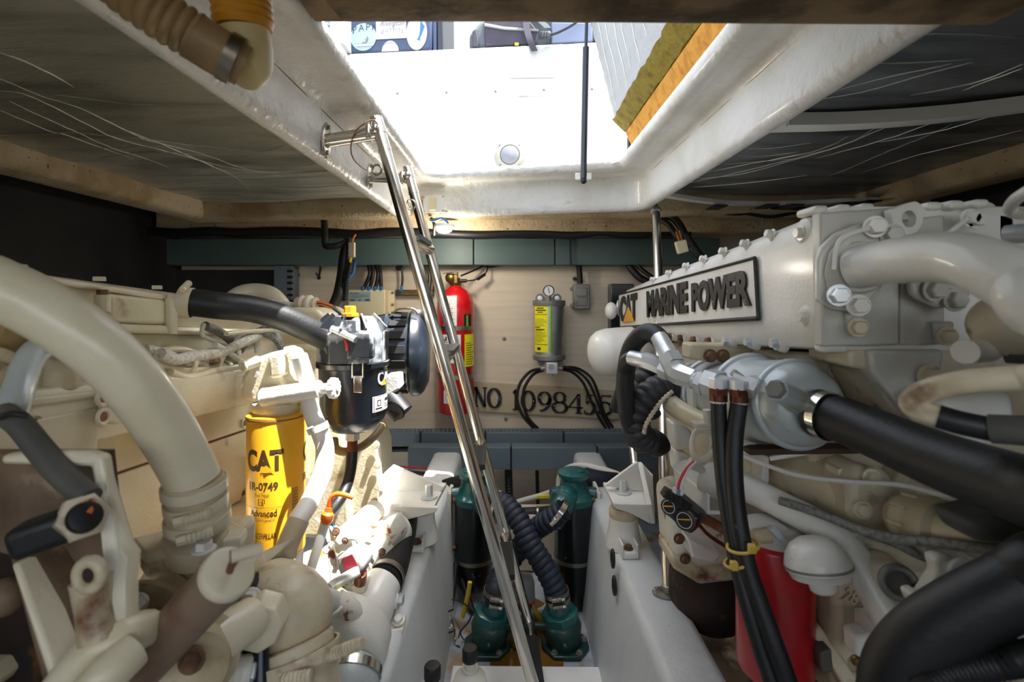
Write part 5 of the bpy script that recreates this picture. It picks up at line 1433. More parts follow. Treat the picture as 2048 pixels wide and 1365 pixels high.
# ---- fuel filter base with primer pump
fb = thing('primer_pump', 'cream fuel primer casting with white round knob above the yellow filter', 'pump', P(555, 830, .93))
prism('mount_plate', PP([(466, 748, .985), (500, 742, .985), (506, 800, .985), (466, 805, .985)]), (0, .05, 0), 'paint_cream', fb, bevel=.008, seg=3)
bolt(P(482, 768, .98), -Yv, .0085, 'paint_cream', fb)
prism('casting', PP([(500, 720), (540, 706), (562, 712), (566, 756), (600, 772), (610, 795), (590, 812), (520, 812), (478, 798), (480, 760)], .975), (0, .07, 0), 'paint_cream', fb, bevel=.010, seg=3)
prism('lobe', PP([(532, 708), (562, 708), (566, 755), (536, 760)], .96), (0, .03, 0), 'paint_cream', fb, bevel=.008, seg=3)
MB().lathe(P(513, 749, .97), -Yv, [(0, .006), (.003, .005)], 14).build('plug', 'paint_grey', fb)
lathe('head', P(553, 826, 1.0), Zv, [(0, .040), (.012, .046), (.022, .044), (.030, .030)], 'paint_cream', fb, n=32)
o = tube('hex_port', PP([(516, 722, .975), (487, 732, .95)]), [.0115, .0115], 'paint_cream', fb, smooth=False, n=6)
MB().torus(P(486, 732, .949), P(487, 732, .95) - P(516, 722, .975), .0095, .003).build('port_ring', 'paint_cream', o)
pa, pb2 = P(552, 792, .965), P(640, 778, .955)
tube('primer_barrel', [P(530, 796, .97), pa, pb2], [.020, .0185, .0165], 'paint_white', fb, n=22, smooth=False)
tube('primer_neck', [pb2, P(662, 777, .952)], .010, 'paint_white', fb, smooth=False, n=16)
kb = MB()
kax = (P(700, 776, .948) - P(640, 778, .955)).normalized()
u_, w_, _ = basis(kax); kc = P(660, 777, .952)
kl = []
for t in (0, .002, .012, .014):
    rr_ = .0165 if t in (0, .014) else .019
    kl.append([kc + kax * t + (u_ * math.cos(2 * math.pi * i / 36) + w_ * math.sin(2 * math.pi * i / 36)) * (rr_ + (.0012 if i % 3 == 0 else -.0006)) for i in range(36)])
kb.loft(kl, True, True).build('primer_knob', 'paint_white', fb, angle=25)
MB().lathe(kc + kax * .014, kax, [(0, .006), (.003, .006)], 14).build('knob_cap', 'paint_grey', fb)
tube('outlet_elbow', PP([(585, 712, .99), (592, 706, .98), (598, 715, .97)]), .013, 'paint_white', fb, n=8)
MB().hexcyl(P(575, 706, .99), Vector((1, -.3, .2)), .014, .016).build('elbow_nut', 'paint_grey', fb)

# ---- yellow fuel filter
ff = thing('fuel_filter', 'yellow spin-on fuel filter lettered CAT 1R-0749', 'filter', P(553, 1108, 1.0))
c_ = P(553, 1105, 1.0); rF = .0540
zf = lambda y: (1105 - y) * 1.0 / 1000
lathe('can', c_, Zv, [(0, rF * .80), (.002, rF * .93), (.007, rF * .99), (.012, rF), (zf(838), rF), (zf(834), rF * .985), (zf(830), rF * 1.01), (zf(826), rF * 1.01), (zf(824), rF * .9)], 'yellow_filter', ff, n=56, angle=50)
MB().band(c_ + Zv * zf(831), Zv, rF * 1.0, .003, .0012, 48).build('seam', 'rust_brown', ff)
toCam = Vector((-c_.x, -c_.y, 0)).normalized()
an = lambda px: math.degrees(math.asin(max(-.98, min(.98, (px - 553) / 55.0))))
def ftext(s, x0, x1, y0, y1, **k): return text('lettering', s, wrap(c_, Zv, rF, an(x0), an(x1), zf(y1), zf(y0), toCam), 'print_brown', ff, cuts=3, **k)
ftext('CAT', 503, 566, 884, 926, offset=.045)
ftext('1R-0749', 506, 556, 946, 962, offset=.03)
ftext('Fuel Filter', 516, 541, 966, 974)
ftext('Advanced', 508, 554, 998, 1011, offset=.02)
ftext('HIGH EFFICIENCY', 508, 550, 1016, 1020)
ftext('CATERPILLAR', 511, 553, 1042, 1053, offset=.01)
f = wrap(c_, Zv, rF, an(520), an(537), zf(990), zf(976), toCam)
bars('pump_icon', f, [(.05, .6, .05, .12), (.1, .18, .05, .95), (.5, .58, .05, .95), (.1, .58, .88, .95), (.2, .48, .5, .56), (.7, .78, .25, .9), (.55, .78, .8, .88)], 'print_brown', ff)
f = wrap(c_, Zv, rF, an(503), an(566), zf(1014), zf(994), toCam)
bars('rule_lines', f, [(0, 1, .98, 1.01), (0, 1, .0, .02)], 'print_brown', ff)
tri = wrap(c_, Zv, rF + .0006, an(521), an(551), zf(927), zf(912), toCam)
mb = MB(); mb.add([tri(0, 0, .0006), tri(.5, .95, .0006), tri(1, 0, .0006), tri(.5, 0, .0006)], [(0, 3, 1), (3, 2, 1)]); mb.build('logo_triangle', 'yellow_filter', ff)
f = wrap(c_, Zv, rF, 62, 150, zf(926), zf(884), toCam); text('lettering', 'CAT', f, 'print_brown', ff, offset=.045, cuts=3)
f = wrap(c_, Zv, rF, 62, 120, zf(962), zf(946), toCam); text('lettering', '1R-0749', f, 'print_brown', ff, offset=.03, cuts=3)
f = wrap(c_, Zv, rF, 30, 44, zf(1010), zf(965), toCam)
bars('barcode', f, [(0, 1, i / 22, i / 22 + (.012 if i % 3 else .026)) for i in range(22)], 'print_brown', ff, n=3)

# ---- white fuel hoses
wh = tube('fuel_hose', PP([(598, 712, .97), (612, 760, .98), (622, 820, .98), (642, 870, .97), (650, 900, .96), (645, 945, .94), (622, 1000, .91), (594, 1045, .86), (578, 1085, .83), (572, 1112, .81)]), [.0155, .0165, .017, .0175, .0165, .0155], 'cable_white', n=22, k=8, lab=('white fuel hose bowing round the right of the yellow filter', 'hose'))
clamp(P(636, 856, .94), P(646, 884, .94) - P(622, 820, .94), .0178, 'paint_grey', wh, w=.012)
tube('lower_end', PP([(598, 1040, .838), (578, 1085, .818), (570, 1116, .808)]), .0178, 'paint_tan', wh, n=20)
wh2 = tube('fuel_hose', PP([(576, 1130, .80), (582, 1160, .79), (606, 1182, .80), (640, 1192, .83), (668, 1202, .86), (690, 1218, .88)]), .0155, 'cable_white', n=20, lab=('white hose sweeping from the bracket to the rusty elbow', 'hose'))
el = thing('rusty_elbow', 'white flaking elbow fitting at the end of the white hose', 'fitting', P(690, 1225, .88))
tube('elbow', PP([(672, 1200, .865), (700, 1220, .87), (704, 1240, .88), (680, 1262, .90)]), .018, 'paint_white_rusty', el, n=10)
MB().hexcyl(P(648, 1222, .85), Vector((-1, -.2, -.35)), .017, .022).build('nut', 'paint_white_rusty', el)
MB().hexcyl(P(634, 1228, .845), Vector((-1, -.2, -.35)), .011, .012).build('bolt_end', 'rust_bolt', el)
tube('wire_loop', PP([(632, 1232, .84), (652, 1236, .84), (672, 1226, .84), (684, 1214, .85)]), .003, 'paint_white', el, n=8)
# ---- dipstick
dp = thing('dipstick', 'oil dipstick with orange handle standing beside the yellow filter', 'dipstick', P(610, 1190, .95))
tube('tube', PP([(652, 1042, .93), (640, 1080, .93), (610, 1178, .94), (596, 1225, .95)]), .0088, 'cable_white', dp, smooth=False, n=16)
lathe('grip', P(652, 1046, .93), P(658, 1018, .93) - P(652, 1046, .93), [(0, .009), (.005, .0115), (.018, .0115), (.022, .007), (.030, .006)], 'orange_plastic', dp)
tube('hook', PP([(657, 1020, .93), (662, 998, .93), (672, 989, .93), (688, 990, .93), (706, 996, .93)]), .0045, 'orange_plastic', dp)

# ---- black coolant hose over the harness
bh = tube('coolant_hose', PP([(362, 606, .95), (390, 606, .955), (440, 612, .97), (500, 618, 1.0), (560, 634, 1.03), (610, 656, 1.06), (650, 676, 1.09), (690, 690, 1.11)]), .0265, 'rubber', n=28, k=8, lab=('black coolant hose from the left engine to the breather', 'hose'))
clamp(P(372, 606, .95), P(440, 612, .97) - P(362, 606, .95), .0275, 'paint_cream', bh, w=.022, screw=Vector((0, -.4, 1)))
clamp(P(682, 688, 1.105), P(690, 690, 1.11) - P(650, 676, 1.09), .028, 'zinc', bh, w=.016, screw=Vector((.2, -.6, 1)))

# ---- crankcase breather
br = thing('crankcase_breather', 'black canister breather with steel latches and orange cap', 'breather', P(707, 860, 1.13))
c_ = P(707, 858, 1.13); rB = .0745
zb_ = lambda y: (858 - y) * 1.13 / 1000
lathe('canister', c_, Zv, [(0, .045), (.006, .056), (zb_(838), rB * .90), (zb_(832), rB * .95), (zb_(730), rB), (zb_(726), rB * 1.03)], 'canister_black', br, n=48, angle=50)
lathe('rim', c_, Zv, [(zb_(733), rB * 1.02), (zb_(731), rB * 1.07), (zb_(722), rB * 1.07), (zb_(720), rB * 1.02)], 'black_plastic', br, n=48)
oc = []
for t, k_ in ((zb_(722), 1.05), (zb_(664), 1.05), (zb_(662), .99), (zb_(640), .84), (zb_(632), .70)):
    oc.append([c_ + Zv * t + Vector((math.cos(R(45 * i + 22.5)), math.sin(R(45 * i + 22.5)), 0)) * rB * k_ for i in range(8)])
MB().loft(oc, True, True).build('cap', 'black_dusty', br, bevel=.003)
for i in range(5):
    a = R(200 + 35 * i)
    box('cap_rib', c_ + Zv * zb_(648) + Vector((math.cos(a), math.sin(a), 0)) * rB * .82, (.004, .045, .03), 'black_dusty', br, u=Vector((-math.sin(a), math.cos(a), 0)), v=Vector((math.cos(a), math.sin(a), -.9)).normalized(), w=Vector((math.cos(a) * .7, math.sin(a) * .7, .7)))
oc_ = MB().lathe(P(700, 634, 1.09), Zv, [(0, .019), (.008, .019), (.009, .0135), (.022, .0135), (.024, .011)], 6).build('filler_cap', 'amber_plastic', br, bevel=.001)
tube('hose_spigot', PP([(690, 690, 1.11), (708, 693, 1.12)]), .024, 'black_plastic', br, smooth=False, n=24)
box('boss', P(722, 690, 1.06), (.055, .03, .06), 'black_dusty', br, bevel=.006)
def latch(px, y0, y1, Y, dirv):
    d_ = Vector(dirv).normalized(); s_ = d_.cross(Zv)
    b = P(px, y1, Y)
    l_ = MB(); l_.box(P(px, (y0 + 30 + y1) / 2, Y) , (.018, .006, (y1 - y0 - 30) * Y / 1000), s_, d_, Zv)
    l_ = l_.build('latch', 'steel', br, bevel=.002)
    h = (30) * Y / 1000
    t0 = P(px, y0 + 34, Y) + d_ * .002
    tube('latch_wire', [t0 - s_ * .011, t0 - s_ * .011 + Zv * h, t0 + s_ * .011 + Zv * h, t0 + s_ * .011], .0018, 'steel', l_, smooth=False, n=8)
latch(716, 722, 786, 1.045, (0, -1, 0))
latch(646, 730, 772, 1.09, (-.9, -.5, 0))
# hose clamp screws resting on the cap
tube('clamp_worm', PP([(664, 658, 1.06), (712, 680, 1.04)]), .0075, 'zinc', br, rib=(.004, .001), smooth=False, n=12)
tube('red_wire', PP([(690, 676, 1.05), (694, 690, 1.045), (695, 702, 1.045)]), .004, 'cable_red', br, n=8)
bc = Vector((-c_.x, -c_.y, 0)).normalized()
anb = lambda px: math.degrees(math.asin(max(-.99, min(.99, (px - 707) / 67.0))))
f = wrap(c_, Zv, rB, anb(742), 80, zb_(816), zb_(786), bc)
wrap_patch('sticker', f, 'white_label', br)
bars('sticker_frame', f, [(.04, .96, .93, .96), (.04, .96, .04, .07), (.04, .07, .04, .96), (.52, .54, .04, .96), (.93, .96, .04, .96)], 'print_black', br)
bars('sticker_print', f, [(.12, .45, .14, .24), (.22, .36, .34, .40), (.20, .24, .34, .70), (.34, .38, .34, .70), (.2, .38, .68, .74), (.6, .9, .18, .24), (.6, .85, .34, .40), (.62, .9, .55, .75)], 'print_black', br)
f = wrap(c_, Zv, rB, anb(752), 88, zb_(766), zb_(738), bc); text('lettering', 'CAT', f, 'sticker_white', br, offset=.04, cuts=3)
tri = wrap(c_, Zv, rB + .001, 50, 66, zb_(767), zb_(752), bc)
mb = MB(); mb.add([tri(0, 0, .0006), tri(.5, 1, .0006), tri(1, 0, .0006)], [(0, 1, 2)]); mb.build('logo_triangle', 'cat_yellow', br)
MB().hexcyl(P(705, 880, 1.13), Zv, .016, .022).build('drain_boss', 'zinc', br)
dh = thing('drain_hose', 'black drain hose with copper crimp under the breather', 'hose', P(690, 960, 1.12))
tube('crimp', PP([(705, 868, 1.13), (704, 906, 1.13)]), .0115, 'copper', dh, smooth=False, n=18)
tube('hose', PP([(704, 904, 1.13), (701, 940, 1.12), (692, 975, 1.10), (676, 1005, 1.07), (655, 1032, 1.05)]), .0125, 'rubber', dh, n=18)
tube('cream_hose', PP([(668, 880, 1.17), (672, 898, 1.15), (690, 904, 1.14), (720, 896, 1.16), (746, 876, 1.2), (764, 852, 1.25)]), .0095, 'hose_tan', lab=('stained cream hose looping below the breather', 'hose'))
# ---- breather valve unit in the sun and black cap
bv = thing('check_valve', 'bright white valve block right of the breather', 'valve', P(790, 800, 1.22))
prism('block', PP([(768, 752), (798, 748), (800, 780), (768, 800)], 1.18), (0, .05, 0), 'paint_white', bv, bevel=.006)
cyl('ring', P(778, 795, 1.2), P(806, 828, 1.19), .028, 'cable_black', bv)
MB().lathe(P(790, 822, 1.17), Vector((-.35, -.9, -.5)), [(0, .026), (.004, .024)], 24).build('cap_face', 'rubber', bv)

# ---- air filter
af = thing('air_filter', 'black slotted air cleaner drum behind the breather', 'air filter', P(815, 800, 1.45))
a_ = P(735, 706, 1.44); dx_ = Vector((1, .12, 0)).normalized()
LA = .175
lathe('drum', a_, dx_, [(0, .060), (.012, .088), (.03, .108), (.05, .112), (.055, .118), (.060, .112), (.12, .114), (.128, .126), (.150, .124), (.162, .112), (LA, .085), (LA + .004, .02)], 'canister_black', af, n=56, angle=45)
u_, w_, _ = basis(dx_)
for i in range(18):
    a = 2 * math.pi * (i + .5) / 18
    rd = u_ * math.cos(a) + w_ * math.sin(a); tg = dx_.cross(rd)
    box('slot', a_ + dx_ * .092 + rd * .1135, (.048, .024, .009), 'black_shadow', af, u=dx_, v=tg, w=rd, bevel=.002)
lathe('red_reflection_end', a_ + dx_ * (LA - .008), dx_, [(0, .098), (.004, .09), (.006, .07)], 'wood_and_reflection_dark', af, n=40)  # end disc tinted red-brown: a reddish reflection put into its colour
lathe('intake_duct', a_, dx_, [(-.05, .055), (0, .062)], 'black_plastic', af)
tube('clamp_bail', PP([(786, 626, 1.40), (800, 618, 1.38), (826, 618, 1.38), (836, 628, 1.38)]), .003, 'steel_dull', af, n=8)
tube('sensor_sleeve', PP([(505, 595, 1.5), (540, 603, 1.48), (575, 610, 1.46), (592, 612, 1.45)]), .010, 'braid_white', rib=(.006, .0015), lab=('ribbed pale sleeve leading to the round plug', 'sleeve'))
rp = thing('round_plug', 'dirty round multi-pin plug with orange wires above the hose', 'connector', P(620, 610, 1.44))
dq = P(640, 608, 1.44) - P(595, 606, 1.45)
lathe('shell', P(594, 607, 1.45), dq, [(0, .018), (.012, .022), (.018, .024), (.026, .018), (.034, .026), (.042, .026), (.048, .018), (.060, .020)], 'paint_tan', rp, n=24)
for i in range(4):
    tube('wire', PP([(634, 603 + 2 * i, 1.44), (648, 605 + 2 * i, 1.44), (664, 612 + 2 * i, 1.46)]), .0028, 'cable_orange' if i != 2 else 'cable_black', rp, n=6)
tube('black_boot', PP([(640, 618, 1.46), (655, 618, 1.47), (668, 628, 1.48), (676, 640, 1.5)]), .018, 'rubber', rp)

# ---- starter, sensors and second pump in the sun patch
stt = thing('starter_motor', 'rust streaked white starter motor beside the left stringer', 'motor', P(730, 1100, 1.1))
cyl('solenoid', P(675, 1088, 1.06), P(752, 1020, 1.18), .024, 'paint_white_rusty', stt, n=24)
cyl('solenoid_band', P(722, 1046, 1.135), P(730, 1040, 1.15), .0255, 'rust_brown', stt, n=24)
cyl('body', P(705, 1145, 1.03), P(790, 1060, 1.2), .045, 'paint_white_rusty', stt, n=30)
lathe('end_bell', P(715, 1135, 1.05), P(705, 1145, 1.03) - P(790, 1060, 1.2), [(0, .047), (.01, .047), (.02, .040), (.032, .022), (.034, .004)], 'paint_white_rusty', stt, n=28)
prism('nose_cover', PP([(746, 1058), (776, 1042), (790, 1075), (788, 1090), (772, 1112), (752, 1095)], 1.1), (.02, .06, 0), 'paint_white_rusty', stt, bevel=.01, seg=3)
MB().sphere(P(690, 1080, 1.0), .021).build('terminal_boot', 'paint_white', stt)
bolt(P(690, 1082, .978), -Yv, .005, 'rust_bolt', stt)
tube('battery_lead', PP([(692, 1078, .985), (712, 1076, .98), (720, 1090, .98), (716, 1104, .98)]), .006, 'paint_white', stt)
prism('bracket', PP([(652, 1092, 1.0), (662, 1086, 1.0), (680, 1150, .98), (676, 1180, .97), (660, 1170, .97)]), (0, .012, 0), 'paint_white_rusty', stt, bevel=.003)
for x, y in ((654, 1100), (672, 1064), (764, 1105), (742, 1068)): bolt(P(x, y, .99 if x < 700 else 1.06), Vector((.1, -1, .2)), .006, 'paint_white_rusty' if y in (1100, 1068) else 'rust_bolt', stt)
for i in range(5):
    rnd = random.Random(i); x = 630 + 9 * i
    tube('thin_wire', PP([(x, 1035 + 4 * i, 1.08), (x + 14, 1050 + 3 * i, 1.05), (x + rnd.uniform(18, 30), 1085, 1.02)]), .003, ('cable_white', 'braid_white', 'cable_white', 'cable_blue', 'cable_white')[i], stt, n=6)
se = thing('water_sensor', 'clear and red plastic plug on a white elbow', 'sensor', P(700, 1165, .95))
prism('housing', PP([(672, 1118), (704, 1102), (726, 1132), (724, 1144), (680, 1154)], .93), (.01, .04, 0), 'clear_plastic', se, bevel=.004)
prism('red_core', PP([(684, 1118), (704, 1110), (716, 1134), (690, 1144)], .928), (0, .002, 0), 'red_clear', se)
prism('red_back', PP([(716, 1115), (730, 1140), (728, 1150), (718, 1150)], .945), (0, .03, 0), 'red_clear', se)
tube('lead', PP([(718, 1142, .93), (696, 1154, .92), (672, 1168, .91), (660, 1178, .90)]), .010, 'clear_plastic', se)
tube('nipple', PP([(722, 1146, .95), (720, 1165, .96)]), .012, 'copper', se, n=12, smooth=False)
lh = tube('exhaust_hose', PP([(812, 1010, 1.32), (806, 1060, 1.24), (794, 1100, 1.16), (780, 1140, 1.08), (766, 1168, 1.02)]), [.032, .033, .035, .037, .037], 'rubber', n=26, lab=('fat black hose beside the left stringer', 'hose'))
clamp(P(770, 1160, 1.03), P(794, 1100, 1.16) - P(766, 1168, 1.02), .038, 'steel_dull', lh, w=.014, screw=Vector((-.6, -1, .4)))
p2 = thing('heat_exchanger_end', 'white water elbow and end cover lit by the sun', 'pump', P(720, 1290, .95))
tube('elbow', PP([(768, 1165, 1.02), (756, 1185, 1.0), (742, 1215, .98), (722, 1255, .96), (700, 1290, .94)]), [.037, .040, .046, .050, .052], 'paint_white', p2, n=32)
lathe('end_cover', P(706, 1262, .915), Vector((-.30, -.88, -.28)), [(-.02, .068), (.0, .074), (.022, .078), (.034, .076), (.044, .066), (.047, .01)], 'paint_white', p2, n=40, angle=60)
cyl('boss', P(718, 1330, .93), P(752, 1338, .93), .022, 'paint_white', p2)
bolt(P(752, 1338, .93), X, .014, 'zinc', p2, h=.016)
prism('top_pad', PP([(700, 1172), (722, 1164), (734, 1172), (732, 1188), (706, 1190)], .96), (0, .03, 0), 'paint_white_rusty', p2, bevel=.003)
cyl('side_boss', P(780, 1202, 1.0), P(796, 1200, 1.0), .016, 'paint_white', p2)
bolt(P(795, 1200, 1.0), X, .011, 'zinc', p2, h=.012)
prism('foot', PP([(752, 1262, .99), (800, 1238, 1.03), (812, 1245, 1.01), (806, 1272, .97), (776, 1278, .96)]), (0, .004, .012), 'paint_white_rusty', p2, bevel=.003)
for x, y in ((797, 1242), (784, 1256)): bolt(P(x, y, .985), Vector((0, -.4, 1)), .009, 'paint_white', p2)
b2 = tube('lower_boot', PP([(704, 1335, .86), (698, 1365, .84), (694, 1410, .82)]), .050, 'silver_paint', n=30, lab=('grey rubber boot at the bottom below the sunlit cover', 'hose'))
clamp(P(701, 1350, .85), P(698, 1365, .84) - P(704, 1335, .86), .051, 'steel', b2, w=.014)
# ================================================================ UPPER LEFT CORNER: vent hose
vh = thing('vent_hose', 'tan corrugated vent hose with steel clamp at the top left', 'hose', P(430, 60, .55))
tube('corrugated_length', PP([(215, -55, .50), (270, -8, .51), (330, 35, .525), (388, 72, .54)]), .0265, 'hose_tan', vh, rib=(.0105, .0035), n=26)
tube('cuff', PP([(384, 70, .539), (430, 100, .55), (470, 122, .56)]), .0255, 'hose_tan', vh, n=26)
d_ = P(470, 122, .56) - P(430, 100, .55)
clamp(P(462, 117, .558), d_, .0258, 'steel_dull', vh, w=.013)
tube('cuff_end', PP([(468, 121, .56), (488, 133, .566)]), .0235, 'hose_tan', vh, n=26)
pv = thing('pvc_elbow', 'yellow threaded plastic elbow above the vent hose end', 'fitting', P(485, 70, .57))
c_ = P(482, -10, .575)
lathe('threaded_collar', c_, P(492, 95, .585) - c_, [(0, .032)] + [(.004 * i, .032 + (.0012 if i % 2 else -.0006)) for i in range(1, 9)] + [(.036, .030)], 'pvc_yellow', pv, n=36)
tube('elbow', PP([(488, 58, .58), (494, 100, .584), (494, 128, .580), (480, 140, .572)]), [.027, .028, .027, .024], 'pvc_cream', pv, n=28)

# ================================================================ RIGHT ENGINE
er = thing('marine_engine', 'off-white marine diesel engine on the right', 'engine', V(.75, .8, -.65))
def ER(x, Y, z): return V(x, Y, z - .075 * (Y - .69))
# aftercooler body
ac = thing('aftercooler', 'white ribbed aftercooler box with raised name plate', 'aftercooler', V(.6, 1.2, -.12))
secs = []
for Y, t, b, xr in ((.690, .121, -.076, .90), (.70, .124, -.079, .90), (.95, .102, -.098, .90), (1.25, .080, -.116, .88), (1.6, .052, -.124, .84), (1.93, .022, -.128, .72), (1.96, .010, -.118, .66)):
    xi = .43
    secs.append([V(xi + .03, Y, b), V(xi + .008, Y, b + .004), V(xi, Y, b + .014), V(xi, Y, b + .05), V(xi - .001, Y, t - .045), V(xi + .004, Y, t - .018), V(xi + .016, Y, t - .004), V(xi + .034, Y, t), V(xr, Y, t), V(xr, Y, b)])
MB().loft(secs, True, True).build('body', 'paint_white', ac, angle=40)
# end frame at the near edge, corner bosses
prism('end_frame', [V(.424, .684, -.080), V(.462, .684, -.080), V(.466, .684, .126), V(.430, .684, .110)], (0, .022, 0), 'paint_white', ac, bevel=.006, seg=3)
for px, py in ((1604, 466), (1611, 634)):
    p = Px(px, py, .430)
    MB().lathe(p + X * .012, -X, [(0, .024), (.010, .021), (.013, .016)], 20).build('boss', 'paint_white', ac)
    bolt(p - X * .001, -X, .0085, 'paint_white', ac, h=.009)
for px, py in ((1545, 463), (1494, 482), (1450, 497), (1410, 512), (1375, 526), (1340, 540), (1308, 553)):
    p = Px(px, py + 7, .436)
    bolt(p, -X + Zv * .25, .0075, 'paint_white', ac, h=.012)
for px, py in ((1553, 684), (1500, 681), (1455, 680), (1420, 680), (1390, 677), (1364, 673), (1342, 669)):
    p = Px(px, py + 3, .432)
    bolt(p, -X, .0085, 'zinc' if px > 1440 else 'rust_bolt', ac, h=.010)
    MB().lathe(p + X * .012 + Zv * .004, -X, [(0, .020), (.011, .016), (.0135, .012)], 18).build('boss', 'paint_white', ac)
# serrated ribs along the top
for px, py in ((1640, 414), (1686, 412), (1732, 410), (1866, 407), (1910, 404), (1960, 402)):
    p = Pz(px, py, .126)
    box('top_rib', p + Vector((.0, .02, -.004)), (.020, .05, .012), 'paint_white', ac, bevel=.005, seg=3)
cyl('end_dome', V(.50, 1.95, -.05), V(.46, 2.02, -.052), .052, 'paint_white', ac)
MB().sphere(P(1222, 622, 1.97), .034, sc=(.7, .8, 1)).build('end_cap', 'paint_white', ac)
# name plate
npx = .4275
def NP(px, py, out=0.0): return Px(px, py, npx) - X * out
npl = thing('name_plate', 'raised name plate reading CAT MARINE POWER on the aftercooler', 'sign', NP(1380, 640))
TL, TR, BR, BL = (1239, 590), (1513, 516), (1520, 637), (1242, 655)
prism('plate', [NP(*TL), NP(*TR), NP(*BR), NP(*BL)], (-.003, 0, 0), 'paint_white', npl)
def edge(a, b, w):
    tube('border', [NP(*a, .003), NP(*b, .003)], w, 'black_paint', npl, n=8, smooth=False)
edge(TL, TR, .0032); edge(TR, BR, .0032); edge(BR, BL, .0042); edge(BL, TL, .003)
def npquad(tl, tr, br, bl):
    a, b, c, d = NP(*tl), NP(*tr), NP(*br), NP(*bl)
    return lambda u, v, w: (d.lerp(c, u)).lerp(a.lerp(b, u), v) - X * (w + .0035)
text('lettering', 'CAT', npquad((1243, 594), (1277, 585), (1277, 642), (1244, 646)), 'black_paint', npl, offset=.05, depth=.004)
text('lettering', 'MARINE', npquad((1297, 583), (1379, 562), (1380, 626), (1298, 635)), 'black_paint', npl, offset=.05, depth=.004)
text('lettering', 'POWER', npquad((1388, 567), (1506, 536), (1508, 612), (1389, 625)), 'black_paint', npl, offset=.05, depth=.004)
f = npquad((1250, 616), (1273, 612), (1273, 643), (1251, 645))
MB().prism([f(0, 0, .003), f(1, 0, .003), f(.5, 1, .003)], (-.003, 0, 0)).build('logo_triangle', 'cat_yellow', npl)

# front face of the aftercooler: plates, flange, lifting eye
prism('shaded_front_plate', PP([(1640, 425), (1790, 415), (1800, 470), (1800, 690), (1645, 694)], .676), (0, .02, 0), 'paint_grey', ac, bevel=.003)  # both front plates greyer than the body: shade of this face put into the paint
prism('shaded_front_plate', PP([(1802, 440), (1890, 430), (1890, 690), (1802, 690)], .680), (0, .02, 0), 'paint_grey', ac, bevel=.003)
prism('top_block', PP([(1838, 412), (1985, 402), (2000, 412), (2002, 470), (1838, 470)], .70), (0, .05, 0), 'paint_white', ac, bevel=.006, seg=3)
prism('end_block', PP([(1995, 425), (2030, 430), (2034, 480), (1995, 480)], .69), (0, .05, 0), 'paint_white', ac, bevel=.004)
fl1 = prism('flange_back', PP([(1637, 520), (1645, 495), (1672, 466), (1722, 446), (1790, 450), (1795, 470), (1760, 590), (1712, 626), (1668, 618), (1637, 602)], .662), (0, .012, 0), 'paint_white', ac, bevel=.004, seg=3)
fl2 = prism('flange', PP([(1655, 545), (1664, 505), (1690, 474), (1742, 446), (1772, 455), (1756, 500), (1770, 570), (1745, 600), (1712, 624), (1692, 612), (1664, 590)], .650), (0, .010, 0), 'paint_grey', ac, bevel=.004, seg=3)
MB().torus(P(1718, 535, .648), Vector((-.5, -1, 0)), .030, .004, 32, 10).build('flange_ring', 'paint_grey', ac)
for x, y, m in ((1750, 454, 'paint_white'), (1677, 591, 'zinc'), (1716, 611, 'paint_white'), (1783, 470, 'paint_grey')):
    bolt(P(x, y, .645), -Yv + X * -.3, .0105, m, ac, h=.014)
fl3 = prism('small_flange', PP([(1822, 565), (1860, 560), (1930, 570), (1945, 590), (1918, 612), (1880, 618), (1840, 600), (1826, 590)], .655), (0, .012, 0), 'paint_grey', ac, bevel=.004)
for x, y in ((1867, 580), (1908, 600)): bolt(P(x, y, .65), -Yv, .0115, 'paint_grey', ac, h=.012)
for x, y in ((1716, 655), (1893, 673)):
    prism('tab', PP([(x - 24, y - 30), (x + 18, y - 30), (x + 14, y + 16), (x - 16, y + 16)], .668), (0, .01, 0), 'paint_grey', ac, bevel=.004)
    bolt(P(x, y, .662), -Yv + X * -.3, .0095, 'paint_tan', ac, h=.012)
eye = MB()
ou = [(1782, 420), (1800, 412), (1830, 403), (1844, 412), (1849, 430), (1842, 455), (1826, 468), (1798, 470), (1790, 455)]
inn = [(1819 + 13 * math.cos(R(a)), 438 + 16 * math.sin(R(a))) for a in range(0, 360, 20)]
bm_ = MB()
n_ = 36
oc_ = catmull([P(x, y, .655) for x, y in ou + [ou[0]]], 4)[:-1]
ic_ = []
cen = P(1819, 438, .655)
for p in oc_:
    d_ = (p - cen); a = math.atan2(d_.z, d_.x)
    ic_.append(cen + Vector((math.cos(a) * .0092, 0, math.sin(a) * .0108)))
th = Vector((0, .014, 0))
bm_.loft([oc_, ic_, [p + th for p in ic_], [p + th for p in oc_], oc_], True)
bm_.build('lifting_eye', 'paint_white', ac, bevel=.001)
for a, b in (((1745, 455), (1680, 480)), ((1935, 438), (1890, 470))):
    tube('wire_strap', PP([(a[0], a[1], .64), (b[0], b[1], .645), (b[0] - 12, b[1] + 60 if b[0] < 1800 else b[1] + 4, .645)]), .003, 'paint_white', ac, n=8)
for x, y in ((1938, 436), (1950, 440)): bolt(P(x, y, .66), -Yv, .009, 'paint_white', ac)

